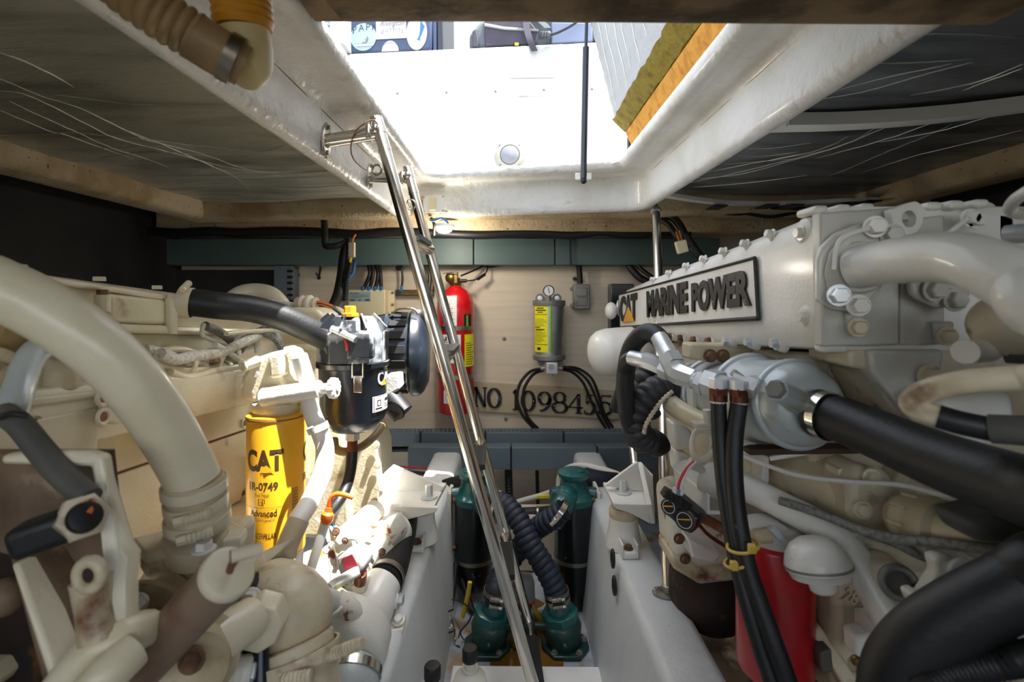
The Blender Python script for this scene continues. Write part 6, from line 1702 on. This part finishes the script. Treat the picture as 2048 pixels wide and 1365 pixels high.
# big white charge pipe
cg = thing('charge_pipe', 'thick white charge air pipe leaving the aftercooler on the right', 'pipe', P(1850, 560, .55))
tube('pipe', PP([(1705, 536, .655), (1740, 530, .635), (1790, 522, .60), (1850, 516, .555), (1920, 518, .51), (1985, 540, .47), (2050, 575, .44), (2130, 630, .41)]) + [V(.56, .37, -.045), V(.74, .36, -.08), V(.95, .38, -.10)], [.0265, .027, .0272, .0275, .028, .028], 'paint_white', cg, n=36, k=8)
tube('white_loop', PP([(2060, 380, .5), (2030, 400, .52), (2020, 420, .54), (2035, 428, .54), (2070, 430, .52)]), .006, 'paint_white', lab=('thin white wire loop at the right edge', 'wire'))
tube('silver_pipe', PP([(2012, 470, .62), (2060, 466, .6), (2120, 460, .58)]), .012, 'zinc', lab=('pale metal pipe above the charge pipe at the right edge', 'pipe'))

# engine casting below the aftercooler
def rbox(name, pts, Y, d, m, **k): return prism(name, PP(pts, Y), (0, d, 0), m, er, **k)
rbox('upper_casting', [(1700, 700), (2060, 694), (2060, 740), (1880, 760), (1835, 865), (1790, 830), (1742, 742), (1700, 736)], .69, .10, 'paint_tan', bevel=.006, seg=3)
rbox('support_wedge', [(1740, 700), (1890, 700), (1885, 740), (1838, 862), (1745, 745)], .678, .03, 'paint_grey', bevel=.005, seg=3)
for x, y in ((1856, 752), (1672, 742), (1706, 742)): bolt(P(x, y, .672 if x > 1800 else .80), -Yv, .012 if x > 1800 else .011, 'paint_tan', er)
rbox('bracket_plate', [(1612, 726), (1738, 726), (1742, 800), (1700, 850), (1612, 850)], .82, .02, 'paint_cream_dirty', bevel=.004)
mb = MB()
mb.loft([[V(x, Y, z - .075 * (Y - .69)) for x, z in ((.475, -.085), (.95, -.085), (.95, -.62), (.56, -.62), (.50, -.46), (.475, -.20))] for Y in (.80, 1.2, 1.66)], closed=True, caps=True)
mb.build('cylinder_block', 'paint_tan', er, bevel=.01)
rbox('inner_rail', [(1380, 688), (1620, 692), (1620, 740), (1380, 720)], 1.0, .05, 'paint_cream_dirty', bevel=.004)
for x in (1420, 1445, 1512, 1536): bolt(P(x, 712, .995), -Yv, .010, 'rust_bolt', er)
rbox('white_cover', [(1885, 800), (2030, 785), (2040, 880), (1960, 900), (1890, 870)], .60, .06, 'paint_white', bevel=.01, seg=3)
MB().sphere(P(2025, 650, .56), .036, sc=(1.2, 1, 1)).build('round_cover', 'paint_tan', er)
sr = thing('pressure_sensor', 'white threaded sensor under the charge pipe', 'sensor', P(1945, 715, .56))
tube('stud', PP([(1930, 704, .54), (1975, 702, .57)]), .013, 'paint_white', sr, smooth=False, n=20)
MB().hexcyl(P(1938, 704, .545), Vector((-1, -.6, 0)), .0095, .010).build('hex', 'paint_white', sr)
prism('tab', PP([(1980, 690), (2012, 688), (2014, 716), (1980, 716)], .565), (0, .01, 0), 'paint_white', sr, bevel=.004)
tube('lead', PP([(2012, 702, .56), (2060, 704, .55), (2120, 706, .54)]), .014, 'rubber_grey', sr)
lp_ = thing('loop_pipe', 'stained cream pipe looping back into a black hose at the right edge', 'pipe', P(1900, 850, .48))
tube('pipe', [V(.8, .40, -.06), V(.62, .41, -.068)] + PP([(2120, 752, .43), (2040, 756, .445), (1950, 762, .465), (1880, 774, .485), (1838, 790, .50), (1824, 806, .505), (1840, 822, .50), (1880, 834, .49)]), .0112, 'hose_tan' if False else 'paint_cream_dirty', lp_, n=22, k=8)
tube('black_end', PP([(1876, 833, .49), (1920, 846, .48), (1985, 860, .47)]), .0115, 'rubber', lp_, n=20)
tube('ferrule', PP([(1980, 858, .47), (2060, 862, .45), (2160, 866, .43)]), .0135, 'rubber_grey', lp_, n=20)

# exhaust dome behind
ed = thing('exhaust_elbow', 'white rounded exhaust elbow below the name plate', 'exhaust', P(1230, 750, 1.75))
lathe('dome', P(1330, 690, 1.80), P(1165, 712, 1.70) - P(1330, 690, 1.80), [(0, .074), (.10, .078), (.19, .082), (.235, .082), (.258, .078), (.276, .066), (.288, .045), (.294, .02), (.295, .001)], 'paint_white', ed, n=44, angle=70)
MB().band(P(1330, 690, 1.80) + (P(1165, 712, 1.70) - P(1330, 690, 1.80)).normalized() * .225, P(1165, 712, 1.70) - P(1330, 690, 1.80), .0815, .004, .0015, 40).build('seam', 'paint_white', ed)

# heat exchanger
hx = thing('heat_exchanger', 'silver grey heat exchanger barrel with collar rings', 'heat exchanger', P(1500, 890, .9))
A_, B_ = P(1372, 782, 1.24), P(1622, 812, .72)
dv = (B_ - A_).normalized(); L = (B_ - A_).length
lathe('barrel', A_, dv, [(-.01, .03), (0, .055), (.012, .062), (L * .30, .064), (L * .32, .071), (L * .38, .071), (L * .40, .064), (L * .62, .064), (L * .64, .074), (L * .72, .074), (L * .74, .068), (L * .90, .067), (L * .97, .060), (L, .050), (L + .006, .040)], 'silver_paint', hx, n=48, angle=35)
for t_, rr_ in ((.14, .068), (.36, .076), (.68, .079), (.93, .066)):
    MB().torus(A_ + dv * L * t_, dv, rr_ - .006, .009, 40, 12).build('collar_ring', 'silver_paint', hx)
prism('saddle', PP([(1382, 775, 1.0), (1394, 772, 1.0), (1396, 820, 1.0), (1384, 816, 1.0)]), (0, .03, 0), 'paint_white', hx, bevel=.003)
tube('stub', PP([(1554, 781, .665), (1606, 808, .715)]), [.0145, .018], 'silver_paint', hx, smooth=False, n=20)
MB().hexcyl(P(1556, 782, .666), P(1554, 781, .665) - P(1606, 808, .715), .0125, .013).build('hex', 'cast_grey', hx)

# fittings manifold
mf = thing('hose_fittings', 'bright zinc elbow fittings on the heat exchanger', 'fitting', P(1400, 780, .85))
def hexrod(nm, a, b, r, m='zinc', n=6): return tube(nm, [P(*a), P(*b)], r, m, mf, smooth=False, n=n)
hexrod('crimp', (1318, 676, .94), (1340, 716, .90), .0165, n=10)
hexrod('nut', (1338, 714, .90), (1348, 732, .885), .021)
tube('elbow', PP([(1347, 730, .885), (1354, 746, .875), (1372, 754, .86), (1390, 760, .845)]), [.0195, .0205, .019, .0175], 'zinc', mf, n=8, k=2)
tube('thread', PP([(1388, 759, .846), (1404, 765, .83)]), .0155, 'zinc', mf, rib=(.004, .0014), smooth=False, n=16)
hexrod('nut', (1400, 764, .834), (1412, 768, .825), .022)
tube('thread', PP([(1410, 766, .826), (1422, 770, .815)]), .015, 'steel_dull', mf, rib=(.004, .0014), smooth=False, n=16)
hexrod('hex_block', (1416, 764, .82), (1440, 772, .80), .024)
hexrod('crimp', (1262, 716, .98), (1292, 722, .95), .015, n=10)
tube('elbow', PP([(1288, 721, .955), (1306, 726, .94), (1330, 738, .92)]), [.0165, .017, .0155], 'zinc', mf, n=8, k=2)
hexrod('nut', (1326, 736, .92), (1342, 744, .905), .0185)
tube('thread', PP([(1340, 744, .905), (1352, 752, .895)]), .014, 'zinc', mf, rib=(.004, .0014), smooth=False, n=16)
hexrod('tee', (1432, 765, .80), (1466, 772, .785), .013, 'zinc', 8)
hexrod('tee', (1462, 762, .785), (1500, 778, .77), .014, 'zinc', 8)
hexrod('plug', (1470, 756, .79), (1478, 746, .79), .010, 'steel_dull')
hexrod('nut', (1500, 772, .77), (1522, 780, .755), .019)
hexrod('plug', (1520, 778, .757), (1542, 784, .745), .014, 'zinc')
for x, y, yy in ((1437, 772, .785), (1478, 774, .77)):
    hexrod('drop_elbow', (x, y - 14, yy), (x, y + 4, yy), .0155, 'zinc', 8)
    hexrod('brass_nut', (x, y + 2, yy), (x, y + 18, yy), .0150, 'copper')
    hexrod('brass_crimp', (x, y + 16, yy), (x, y + 30, yy), .0135, 'copper', 14)
    hexrod('white_band', (x, y + 29, yy), (x, y + 35, yy), .0118, 'paint_white', 14)
# hoses on those fittings
tube('hydraulic_hose', PP([(1322, 682, .94), (1308, 668, .96), (1288, 668, .98), (1266, 690, 1.0), (1254, 730, 1.02), (1250, 780, 1.03), (1256, 830, 1.04), (1268, 862, 1.05)]), .0185, 'rubber', n=20, lab=('black hose arching over beside the zinc elbows', 'hose'))
tube('hydraulic_hose', PP([(1268, 716, .98), (1254, 726, 1.0), (1250, 750, 1.04), (1246, 780, 1.1), (1234, 815, 1.16)]), .0165, 'rubber', n=20, lab=('shorter black hose bending down behind the zinc elbows', 'hose'))
ch = tube('ribbed_hose', PP([(1350, 772, 1.08), (1318, 778, 1.06), (1290, 800, 1.05), (1272, 835, 1.05), (1276, 868, 1.06), (1296, 886, 1.08)]), .031, 'rubber_ribbed', n=24, rib=(.017, .0055), lab=('fat ribbed black hose curling under the zinc elbows', 'hose'))
tube('ribbed_hose', PP([(1300, 742, 1.14), (1292, 760, 1.14), (1290, 790, 1.15), (1296, 830, 1.16)]), .030, 'rubber_ribbed', n=22, rib=(.017, .0055), lab=('ribbed black hose behind the fat curled one', 'hose'))
tube('ragged_strip', PP([(1344, 784, 1.02), (1326, 800, 1.01), (1306, 826, 1.005), (1292, 850, 1.01), (1288, 866, 1.02)]), .005, 'paint_tan', ch, rib=(.008, .002), n=8)
tube('lower_coil', PP([(1296, 880, 1.08), (1310, 890, 1.09), (1322, 884, 1.1)]), .026, 'rubber', n=20, lab=('black hose end below the ribbed hose', 'hose'))
# pair of long black hoses
HA = [(1437, 806, .785), (1440, 880, .78), (1447, 960, .765), (1459, 1040, .745), (1473, 1120, .725), (1496, 1210, .70), (1523, 1300, .68), (1552, 1390, .66)]
HB_ = [(1478, 808, .77), (1469, 880, .765), (1469, 960, .75), (1477, 1040, .73), (1494, 1130, .71), (1520, 1210, .69), (1556, 1310, .665), (1586, 1395, .65)]
h_a = tube('hydraulic_hose', PP(HA), .0118, 'rubber', n=20, k=8, lab=('long black hose hanging from the left copper nut', 'hose', 'pair of hanging hoses'))
h_b = tube('hydraulic_hose', PP(HB_), .0128, 'rubber', n=20, k=8, lab=('long black hose hanging from the right copper nut', 'hose', 'pair of hanging hoses'))
for (x, y, Y), r_ in (((1486, 1092, .71), .0215), ((1472, 1126, .712), .0155)):
    z_ = MB().torus(P(x, y, Y + .005), Vector((.25, -.05, -1)), r_, .0022, 24, 8)
    z_ = z_.build('cable_tie', 'zip_yellow', lab=('%s yellow cable tie round the hanging hoses' % ('upper' if y < 1100 else 'lower'), 'cable tie'))
    box('tie_head', P(x + (18 if y < 1100 else -4), y + 6, Y - r_), (.010, .010, .012), 'zip_yellow', z_, bevel=.002)

# large black hose to the right
bg_ = tube('raw_water_hose', PP([(1636, 826, .705), (1690, 843, .67), (1760, 872, .62), (1850, 910, .56), (1960, 950, .50), (2060, 985, .455), (2180, 1030, .41)]) + [V(.50, .30, -.215), V(.53, .10, -.26), V(.55, -.20, -.28)], [.0305, .031, .0325, .033], 'rubber', n=36, k=8, lab=('fat black hose leaving the heat exchanger to the right', 'hose'))
dd_ = P(1690, 842, .665) - P(1636, 826, .705)
clamp(P(1654, 832, .692), dd_, .0316, 'steel', bg_, w=.013)
clamp(P(1640, 828, .702), dd_, .0316, 'cable_black', bg_, w=.008)

# lower side: brackets and channels
bk_ = thing('gauge_bracket', 'white box channel bracket behind the hanging hoses', 'bracket', P(1400, 1040, .9))
prism('channel_top', PP([(1348, 934, .98), (1376, 922, .98), (1470, 985, .86), (1465, 996, .85), (1415, 990, .85)]), (0, .012, .0), 'paint_white', bk_, bevel=.003)
prism('channel_face', PP([(1346, 935, .97), (1416, 990, .85), (1414, 1028, .85), (1352, 975, .97)]), (.004, .012, 0), 'paint_white', bk_, bevel=.003)
prism('channel_end', PP([(1414, 988), (1472, 988), (1472, 994), (1420, 994), (1420, 1022), (1472, 1022), (1472, 1030), (1414, 1030)], .848), (0, .05, 0), 'paint_white', bk_, bevel=.001)
o_ = MB().torus(P(1404, 890, .93), -Yv, .019, .005, 28, 8)
for v in o_.v: v.z = P(0, 890, .93).z + (v.z - P(0, 890, .93).z) * 1.55
o_.build('oval_ring', 'paint_white_rusty', bk_)
prism('oval_foot', PP([(1390, 848), (1428, 850), (1428, 862), (1396, 864)], .92), (0, .03, 0), 'paint_white_rusty', bk_, bevel=.003)
cyl('post', P(1417, 850, .93), P(1414, 820, .93), .008, 'paint_white', bk_)
prism('long_channel', PP([(1484, 868), (1498, 858), (1512, 868), (1516, 905), (1540, 915), (1540, 965), (1530, 976), (1490, 978), (1488, 966), (1525, 962), (1527, 925), (1490, 912)], .86), (0, .05, 0), 'paint_white', bk_, bevel=.003)
prism('channel_back', PP([(1488, 912), (1528, 924), (1526, 964), (1490, 968)], .90), (0, .01, 0), 'paint_cream', bk_)
prism('flat_bar', PP([(1498, 900, .84), (1790, 896, .72), (1790, 908, .72), (1500, 912, .84)]), (0, .03, 0), 'wood_and_reflection_dark', bk_, bevel=.002)
for x0, y0, x1, y1 in ((1345, 845, 1385, 862), (1350, 900, 1382, 912)):
    prism('back_casting', PP([(x0, y0), (x1, y1), (x1, y1 + 40), (x0 + 6, y1 + 40)], 1.15), (0, .06, 0), 'paint_white', bk_, bevel=.008, seg=3)
tube('cream_pipe', PP([(1342, 808, 1.05), (1360, 822, 1.02), (1390, 838, .99), (1420, 850, .96)]), .020, 'paint_cream', lab=('cream pipe below the heat exchanger barrel', 'pipe'), n=24)
# grey can and white hose
hw = thing('breather_hose', 'thick off-white hose sloping down across the right engine', 'hose', P(1640, 1100, .75))
tube('hose', PP([(1418, 958, .875), (1460, 966, .85), (1510, 985, .82), (1570, 1015, .785), (1640, 1052, .745), (1690, 1092, .71), (1730, 1150, .675), (1775, 1225, .63), (1815, 1290, .59)]), [.021, .0215, .0215, .022, .022], 'paint_white', hw, n=28, k=8)
lathe('end_can', P(1436, 968, .86), P(1408, 950, .88) - P(1436, 968, .86), [(-.01, .024), (0, .0275), (.022, .0275), (.026, .024), (.027, .010)], 'paint_grey', hw, n=30)
tube('stem', PP([(1412, 952, .865), (1400, 938, .86), (1378, 926, .86)]), [.006, .007, .010], 'paint_grey', hw, n=14)
for i, m in enumerate(('cable_red', 'cable_white')):
    tube('lead', PP([(1388 + 4 * i, 924, .85), (1372 + 4 * i, 940, .84), (1360 + 5 * i, 962, .835), (1356 + 5 * i, 980, .83)]), .0028, m, hw, n=8)

# gauge pod
gp = thing('gauge_pod', 'black twin gauge pod hanging at the end of its leads', 'gauge', P(1370, 1075, .84))
gc = P(1358, 1030, .84)
gn = Vector((-.62, -.74, .05)).normalized()          # face normal
gl = Vector((.62, -.55, -.45)); gl = (gl - gn * gl.dot(gn)).normalized()   # long direction of the face
gu = gn.cross(gl).normalized()
MB().box(gc - gn * .022, (.062, .044, .038), gl, gn, gu).build('pod', 'black_plastic', gp, bevel=.009, seg=3)
for s_, rr_ in ((-.019, .0145), (.012, .0175)):
    q = gc + gl * s_
    MB().lathe(q - gn * .002, gn, [(0, rr_), (.004, rr_), (.006, rr_ * .94), (.004, rr_ * .88)], 28).build('bezel', 'steel_dull', gp)
    fd = MB().lathe(q + gn * .002, gn, [(0, rr_ * .86), (.001, rr_ * .86)], 26).build('dial', 'print_black', gp)
    tube('needle', [q + gn * .0045 - gl * rr_ * .5 - gu * rr_ * .3, q + gn * .0045 + gl * rr_ * .4 + gu * rr_ * .5], .0011, 'cat_yellow', fd, n=6)
    MB().torus(q + gn * .0035, gn, rr_ * .72, .0006, 28, 6).build('scale', 'white_label', fd)
box('terminal_strip', P(1352, 998, .84), (.05, .02, .016), 'cable_black', gp, u=Vector((.85, 0, -.5)), w=Vector((.5, 0, .85)), bevel=.002)
for i in range(5): box('terminal', P(1332 + 9 * i, 986 + 5.4 * i, .835), (.006, .014, .012), 'cable_black', gp, bevel=.001)
for i, (x, m) in enumerate(((1350, 'cable_white'), (1358, 'glass_blue'), (1364, 'cable_white'))):
    tube('spade', PP([(x, 976, .835), (x - 2, 990, .835)]), .004, m, gp, n=8, smooth=False)
tube('capillary', PP([(1398, 1050, .86), (1412, 1066, .87), (1430, 1080, .88), (1452, 1094, .88)]), .0035, 'copper', gp, n=8)
tube('copper_pipe', PP([(1404, 1036, .90), (1428, 1048, .90), (1452, 1062, .90)]), .009, 'rust_brown', lab=('short rusty pipe behind the gauge pod', 'pipe'))

# oil pan side and rusty lump
rl = thing('gearbox', 'dark oily gearbox end behind the steel pole', 'gearbox', P(1410, 1240, 1.05))
MB().sphere(P(1420, 1180, 1.06), .10, sc=(.85, .9, .85)).build('bowl', 'rust_dark', rl)
prism('upper_case', PP([(1340, 1000), (1380, 985), (1470, 1030), (1480, 1120), (1450, 1142), (1400, 1150), (1350, 1130)], 1.0), (0, .12, 0), 'paint_white_rusty', rl, bevel=.02, seg=3)
prism('lower_flange', PP([(1344, 1110), (1400, 1140), (1450, 1135), (1480, 1150), (1470, 1165), (1400, 1172), (1346, 1140)], .99), (0, .10, 0), 'paint_cream_dirty', rl, bevel=.008, seg=3)
prism('white_foot', PP([(1376, 1080), (1402, 1092), (1445, 1110), (1430, 1130), (1384, 1118)], .96), (0, .05, 0), 'paint_white', rl, bevel=.005)
for x, y in ((1358, 1078), (1370, 1118)): bolt(P(x, y, .985), -Yv, .008, 'rust_bolt', rl)
# red oil filter
of = thing('oil_filter', 'plain red spin-on oil filter at the lower right', 'filter', P(1550, 1350, .79))
c_ = P(1549, 1352, .79); rO = .0565
zo = lambda y: (1352 - y) * .79 / 1000
lathe('can', c_, Zv, [(0, rO * .55), (.003, rO * .80), (.012, rO * .95), (.022, rO), (zo(1082), rO), (zo(1078), rO * .97), (zo(1074), rO * .9)], 'red_filter', of, n=56, angle=50)
f = wrap(c_, Zv, rO, -52, -28, zo(1160), zo(1148), Vector((-c_.x, -c_.y, 0)).normalized())
bars('mark', f, [(0, .5, .3, .6), (.3, 1, .1, .35), (.4, .7, .5, .9)], 'print_black', of)
oh = thing('oil_adapter', 'grey casting above the red oil filter', 'casting', P(1550, 1075, .79))
lathe('adapter', P(1549, 1074, .79), Zv, [(0, .050), (.01, .052), (.022, .040)], 'paint_grey', oh)
prism('arm', PP([(1500, 1060), (1545, 1052), (1580, 1058), (1585, 1078), (1505, 1078)], .76), (0, .05, 0), 'paint_grey', oh, bevel=.006)
cyl('stud', P(1506, 1075, .745), P(1540, 1072, .745), .010, 'paint_cream_dirty', oh)
prism('angle_tab', PP([(1540, 1062), (1556, 1058), (1592, 1100), (1580, 1108)], .735), (0, .012, 0), 'silver_paint', oh, bevel=.002)
# actuator dome
ad = thing('wastegate_dome', 'pale round diaphragm housing right of the red filter', 'housing', P(1640, 1190, .69))
axd = Vector((.10, -.25, -1)).normalized()
lathe('dome', P(1626, 1088, .69), axd, [(-.009, .005), (-.007, .019), (.0, .030), (.012, .038), (.024, .0415), (.032, .0415), (.034, .039), (.042, .036), (.045, .017), (.058, .016), (.061, .013)], 'paint_white', ad, n=44, angle=35)
MB().band(P(1626, 1088, .69) + axd * .028, axd, .0415, .003, .001, 40).build('seam', 'cast_grey', ad)
for i in range(4):
    a = R(200 + 40 * i)
    tube('rib', [P(1626, 1088, .69) + Vector((math.cos(a) * .02, math.sin(a) * .02, .006)), P(1626, 1088, .69) + Vector((math.cos(a) * .038, math.sin(a) * .038, -.015))], .003, 'paint_white', ad, n=8, smooth=False)
# cream pump housing with threaded connector
ph_ = thing('jacket_pump', 'cream pump housing with threaded connector under the fat hose', 'pump', P(1700, 1050, .72))
A_, B_ = P(1545, 925, .92), P(1740, 1000, .74)
cyl('barrel', A_, B_, .042, 'paint_cream_dirty', ph_, r1=.048, n=36)
prism('gear_case', PP([(1700, 958), (1728, 930), (1765, 955), (1805, 985), (1800, 1040), (1760, 1072), (1718, 1058), (1700, 1030)], .71), (0, .07, 0), 'paint_tan', ph_, bevel=.012, seg=3)
for x, y, m in ((1740, 954, 'paint_cream'), (1722, 1018, 'paint_cream'), (1714, 1069, 'paint_grey')):
    MB().lathe(P(x, y, .712), -Yv, [(0, .014), (.006, .013)], 20).build('boss', 'paint_cream', ph_)
    bolt(P(x, y, .706), -Yv, .009, m, ph_, h=.010)
prism('rib', PP([(1676, 940), (1684, 938), (1692, 962), (1680, 964)], .735), (0, .03, 0), 'paint_cream', ph_)
a_, b_ = P(1795, 1028, .68), P(1905, 1068, .60); d_ = b_ - a_
lathe('connector', a_, d_, [(0, .022), (.012, .030), (.02, .031), (.022, .033), (.05, .034), (.052, .037), (.076, .037), (.078, .030), (d_.length, .030)], 'paint_cream_dirty', ph_, n=36)
for i in range(10):
    u_, w_, aa = basis(d_); th_ = 2 * math.pi * i / 10
    rd = u_ * math.cos(th_) + w_ * math.sin(th_)
    box('grip_rib', a_ + aa * .036 + rd * .0345, (.024, .003, .004), 'paint_cream', ph_, u=aa, v=aa.cross(rd), w=rd)
tube('tail', PP([(1900, 1064, .605), (1960, 1072, .57), (2010, 1070, .54)]), [.030, .026, .020], 'paint_cream_dirty', ph_, n=28)
prism('plug_body', PP([(1930, 1045), (2010, 1030), (2070, 1050), (2070, 1090), (1960, 1092)], .52), (0, .05, 0), 'rubber_grey', ph_, bevel=.01, seg=3)
prism('clip', PP([(1924, 1006), (1950, 1020), (1960, 1036), (1926, 1036)], .585), (0, .012, 0), 'paint_cream', ph_, bevel=.002)
# front lower casting with raised number
lc = thing('lower_casting', 'tan lower engine casting with raised number 282', 'casting', P(1720, 1365, .74))
prism('body', PP([(1668, 1160), (1690, 1120), (1800, 1120), (1840, 1200), (1840, 1420), (1672, 1420), (1664, 1290), (1672, 1240)], .74), (0, .14, 0), 'paint_tan', lc, bevel=.012, seg=3)
a_ = P(1682, 1198, .738); text('lettering', '282', flat(a_, P(1722, 1218, .738) - a_, P(1692, 1172, .738) - a_, -Yv), 'paint_tan', lc, offset=.02, depth=.003)
prism('white_post', PP([(1744, 1250, .68), (1800, 1250, .68), (1800, 1340, .66), (1748, 1330, .66)]), (0, .04, 0), 'paint_white', lc, bevel=.004)
prism('white_lug', PP([(1712, 1276, .66), (1745, 1270, .66), (1750, 1318, .655), (1716, 1322, .655)]), (0, .03, 0), 'paint_white', lc, bevel=.005)
MB().hexcyl(P(1732, 1274, .672), Zv, .010, .010).build('bolt', 'paint_white', lc)
prism('rail', PP([(1620, 1260, .76), (1640, 1250, .76), (1760, 1420, .70), (1720, 1430, .70)]), (0, .04, 0), 'paint_cream_dirty', lc, bevel=.004)
prism('under_box', PP([(1640, 1308), (1664, 1300), (1668, 1345), (1644, 1350)], .73), (0, .03, 0), 'rubber_grey', lc, bevel=.003)
cyl('port', P(1752, 1130, .70), P(1795, 1164, .625), .022, 'paint_tan', lc)
MB().torus(P(1797, 1166, .622), P(1795, 1164, .625) - P(1752, 1130, .70), .0175, .0045, 28, 10).build('port_rim', 'cast_grey', lc)
MB().lathe(P(1796, 1165, .6235), P(1795, 1164, .625) - P(1752, 1130, .70), [(0, .016), (.001, .015)], 20).build('port_hole', 'rubber_grey', lc)
MB().sphere(P(1790, 1090, .72), .05, sc=(1.1, .8, .7)).build('upper_lump', 'paint_cream_dirty', lc)
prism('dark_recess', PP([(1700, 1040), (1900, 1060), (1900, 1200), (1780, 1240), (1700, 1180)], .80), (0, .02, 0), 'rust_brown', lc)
# white lever bracket
lv = thing('lever_bracket', 'white forked lever bracket above the lower black hose', 'bracket', P(1850, 1210, .56))
prism('arm', PP([(1822, 1192), (1840, 1186), (1852, 1196), (1880, 1150), (1872, 1122), (1890, 1112), (1924, 1128), (1918, 1158), (1886, 1190), (1842, 1222), (1830, 1212)], .56), (0, .02, 0), 'paint_white', lv, bevel=.004)
tube('shaft', PP([(1900, 1128, .57), (1950, 1105, .59), (2000, 1088, .60)]), .014, 'paint_grey', lv, n=20)
MB().torus(P(1928, 1146, .545), Vector((-.2, -1, .1)), .011, .005, 24, 8).build('pivot_ring', 'paint_grey', lv)
MB().sphere(P(1927, 1146, .54), .006).build('pivot_bolt', 'zinc', lv)
# wiring across
wl = tube('braided_loom', PP([(1560, 1002, .75), (1610, 1018, .72), (1660, 1036, .69), (1720, 1060, .65), (1790, 1078, .61), (1880, 1086, .57), (1960, 1096, .54), (2070, 1112, .50)]), .0062, 'braid', n=14, lab=('grey braided loom drooping across the right engine', 'wire'))
tube('branch', PP([(1730, 1066, .645), (1790, 1086, .63), (1830, 1106, .62), (1862, 1120, .62)]), .006, 'braid', wl, n=10)
tube('grey_wire', PP([(1488, 914, .82), (1530, 930, .79), (1600, 952, .74), (1700, 964, .69), (1800, 970, .64), (1880, 990, .60), (1930, 1010, .58)]), .0035, 'cable_white', n=8, lab=('thin pale wire strung from the channel bracket', 'wire'))
tube('grey_wire', PP([(1540, 918, .82), (1600, 908, .80), (1650, 900, .78)]), .004, 'cable_white', n=8, lab=('thin white cable above the cream pump', 'wire'))
# lower right hoses
tube('raw_water_hose', PP([(1782, 1460, .50), (1784, 1395, .495), (1802, 1330, .49), (1860, 1268, .48), (1950, 1214, .465), (2048, 1168, .45), (2140, 1125, .44)]) + [V(.66, .44, -.205), V(.95, .46, -.19)], [.030, .030, .030, .030], 'rubber', n=36, k=8, lab=('fat black hose bending up from the bottom right', 'hose'))
tube('ribbed_drain_hose', PP([(1840, 1385, .46), (1880, 1352, .46), (1930, 1338, .455), (2000, 1326, .445), (2100, 1308, .43)]) + [V(.62, .42, -.28), V(.9, .42, -.27)], .0135, 'rubber', rib=(.004, .0007), n=18, lab=('thin ribbed black hose at the bottom right corner', 'hose'))
prism('pale_panel', PP([(1920, 1270), (2080, 1200), (2080, 1300), (1935, 1312)], .62), (0, .02, 0), 'stringer', lab=('pale blue panel between the two lower right hoses', 'panel'))
mc = thing('hose_clamp', 'loose clamp screw on the lower black hose', 'clamp', P(1712, 1330, .60))
tube('worm', PP([(1704, 1330, .60), (1728, 1336, .60)]), .008, 'steel_dull', mc, rib=(.004, .001), smooth=False, n=12)
MB().sphere(P(1712, 1322, .598), .006).build('screw_head', 'brass', mc)
tube('dark_rod', PP([(1505, 1330, .82), (1508, 1380, .80)]), .009, 'cable_black', smooth=False, lab=('black stud below the red oil filter', 'rod'))

# gear case on the near end of the right engine, mostly beyond the frame
MB().lathe(V(.74, .80, -.36), -Yv, [(0, .17), (.03, .17), (.04, .16), (.045, .10), (.07, .095)], 40).build('gear_cover', 'paint_cream', er, bevel=.002)
MB().lathe(V(.74, .73, -.36), -Yv, [(0, .085), (.015, .09), (.02, .075), (.035, .075), (.04, .09), (.055, .085)], 40).build('crank_pulley', 'paint_grey', er)
for i in range(10):
    a = 2 * math.pi * i / 10
    bolt(V(.74 + .15 * math.cos(a), .765, -.36 + .15 * math.sin(a)), -Yv, .010, 'paint_white', er)

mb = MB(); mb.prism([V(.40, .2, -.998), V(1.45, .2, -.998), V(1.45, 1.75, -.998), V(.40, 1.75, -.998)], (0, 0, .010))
mb.build('oil_shade_sheet', 'stained_dark', lab=('dark oily drip tray under the right engine', 'tray'))  # dark sheet added over the pale bilge floor for its oil and shade
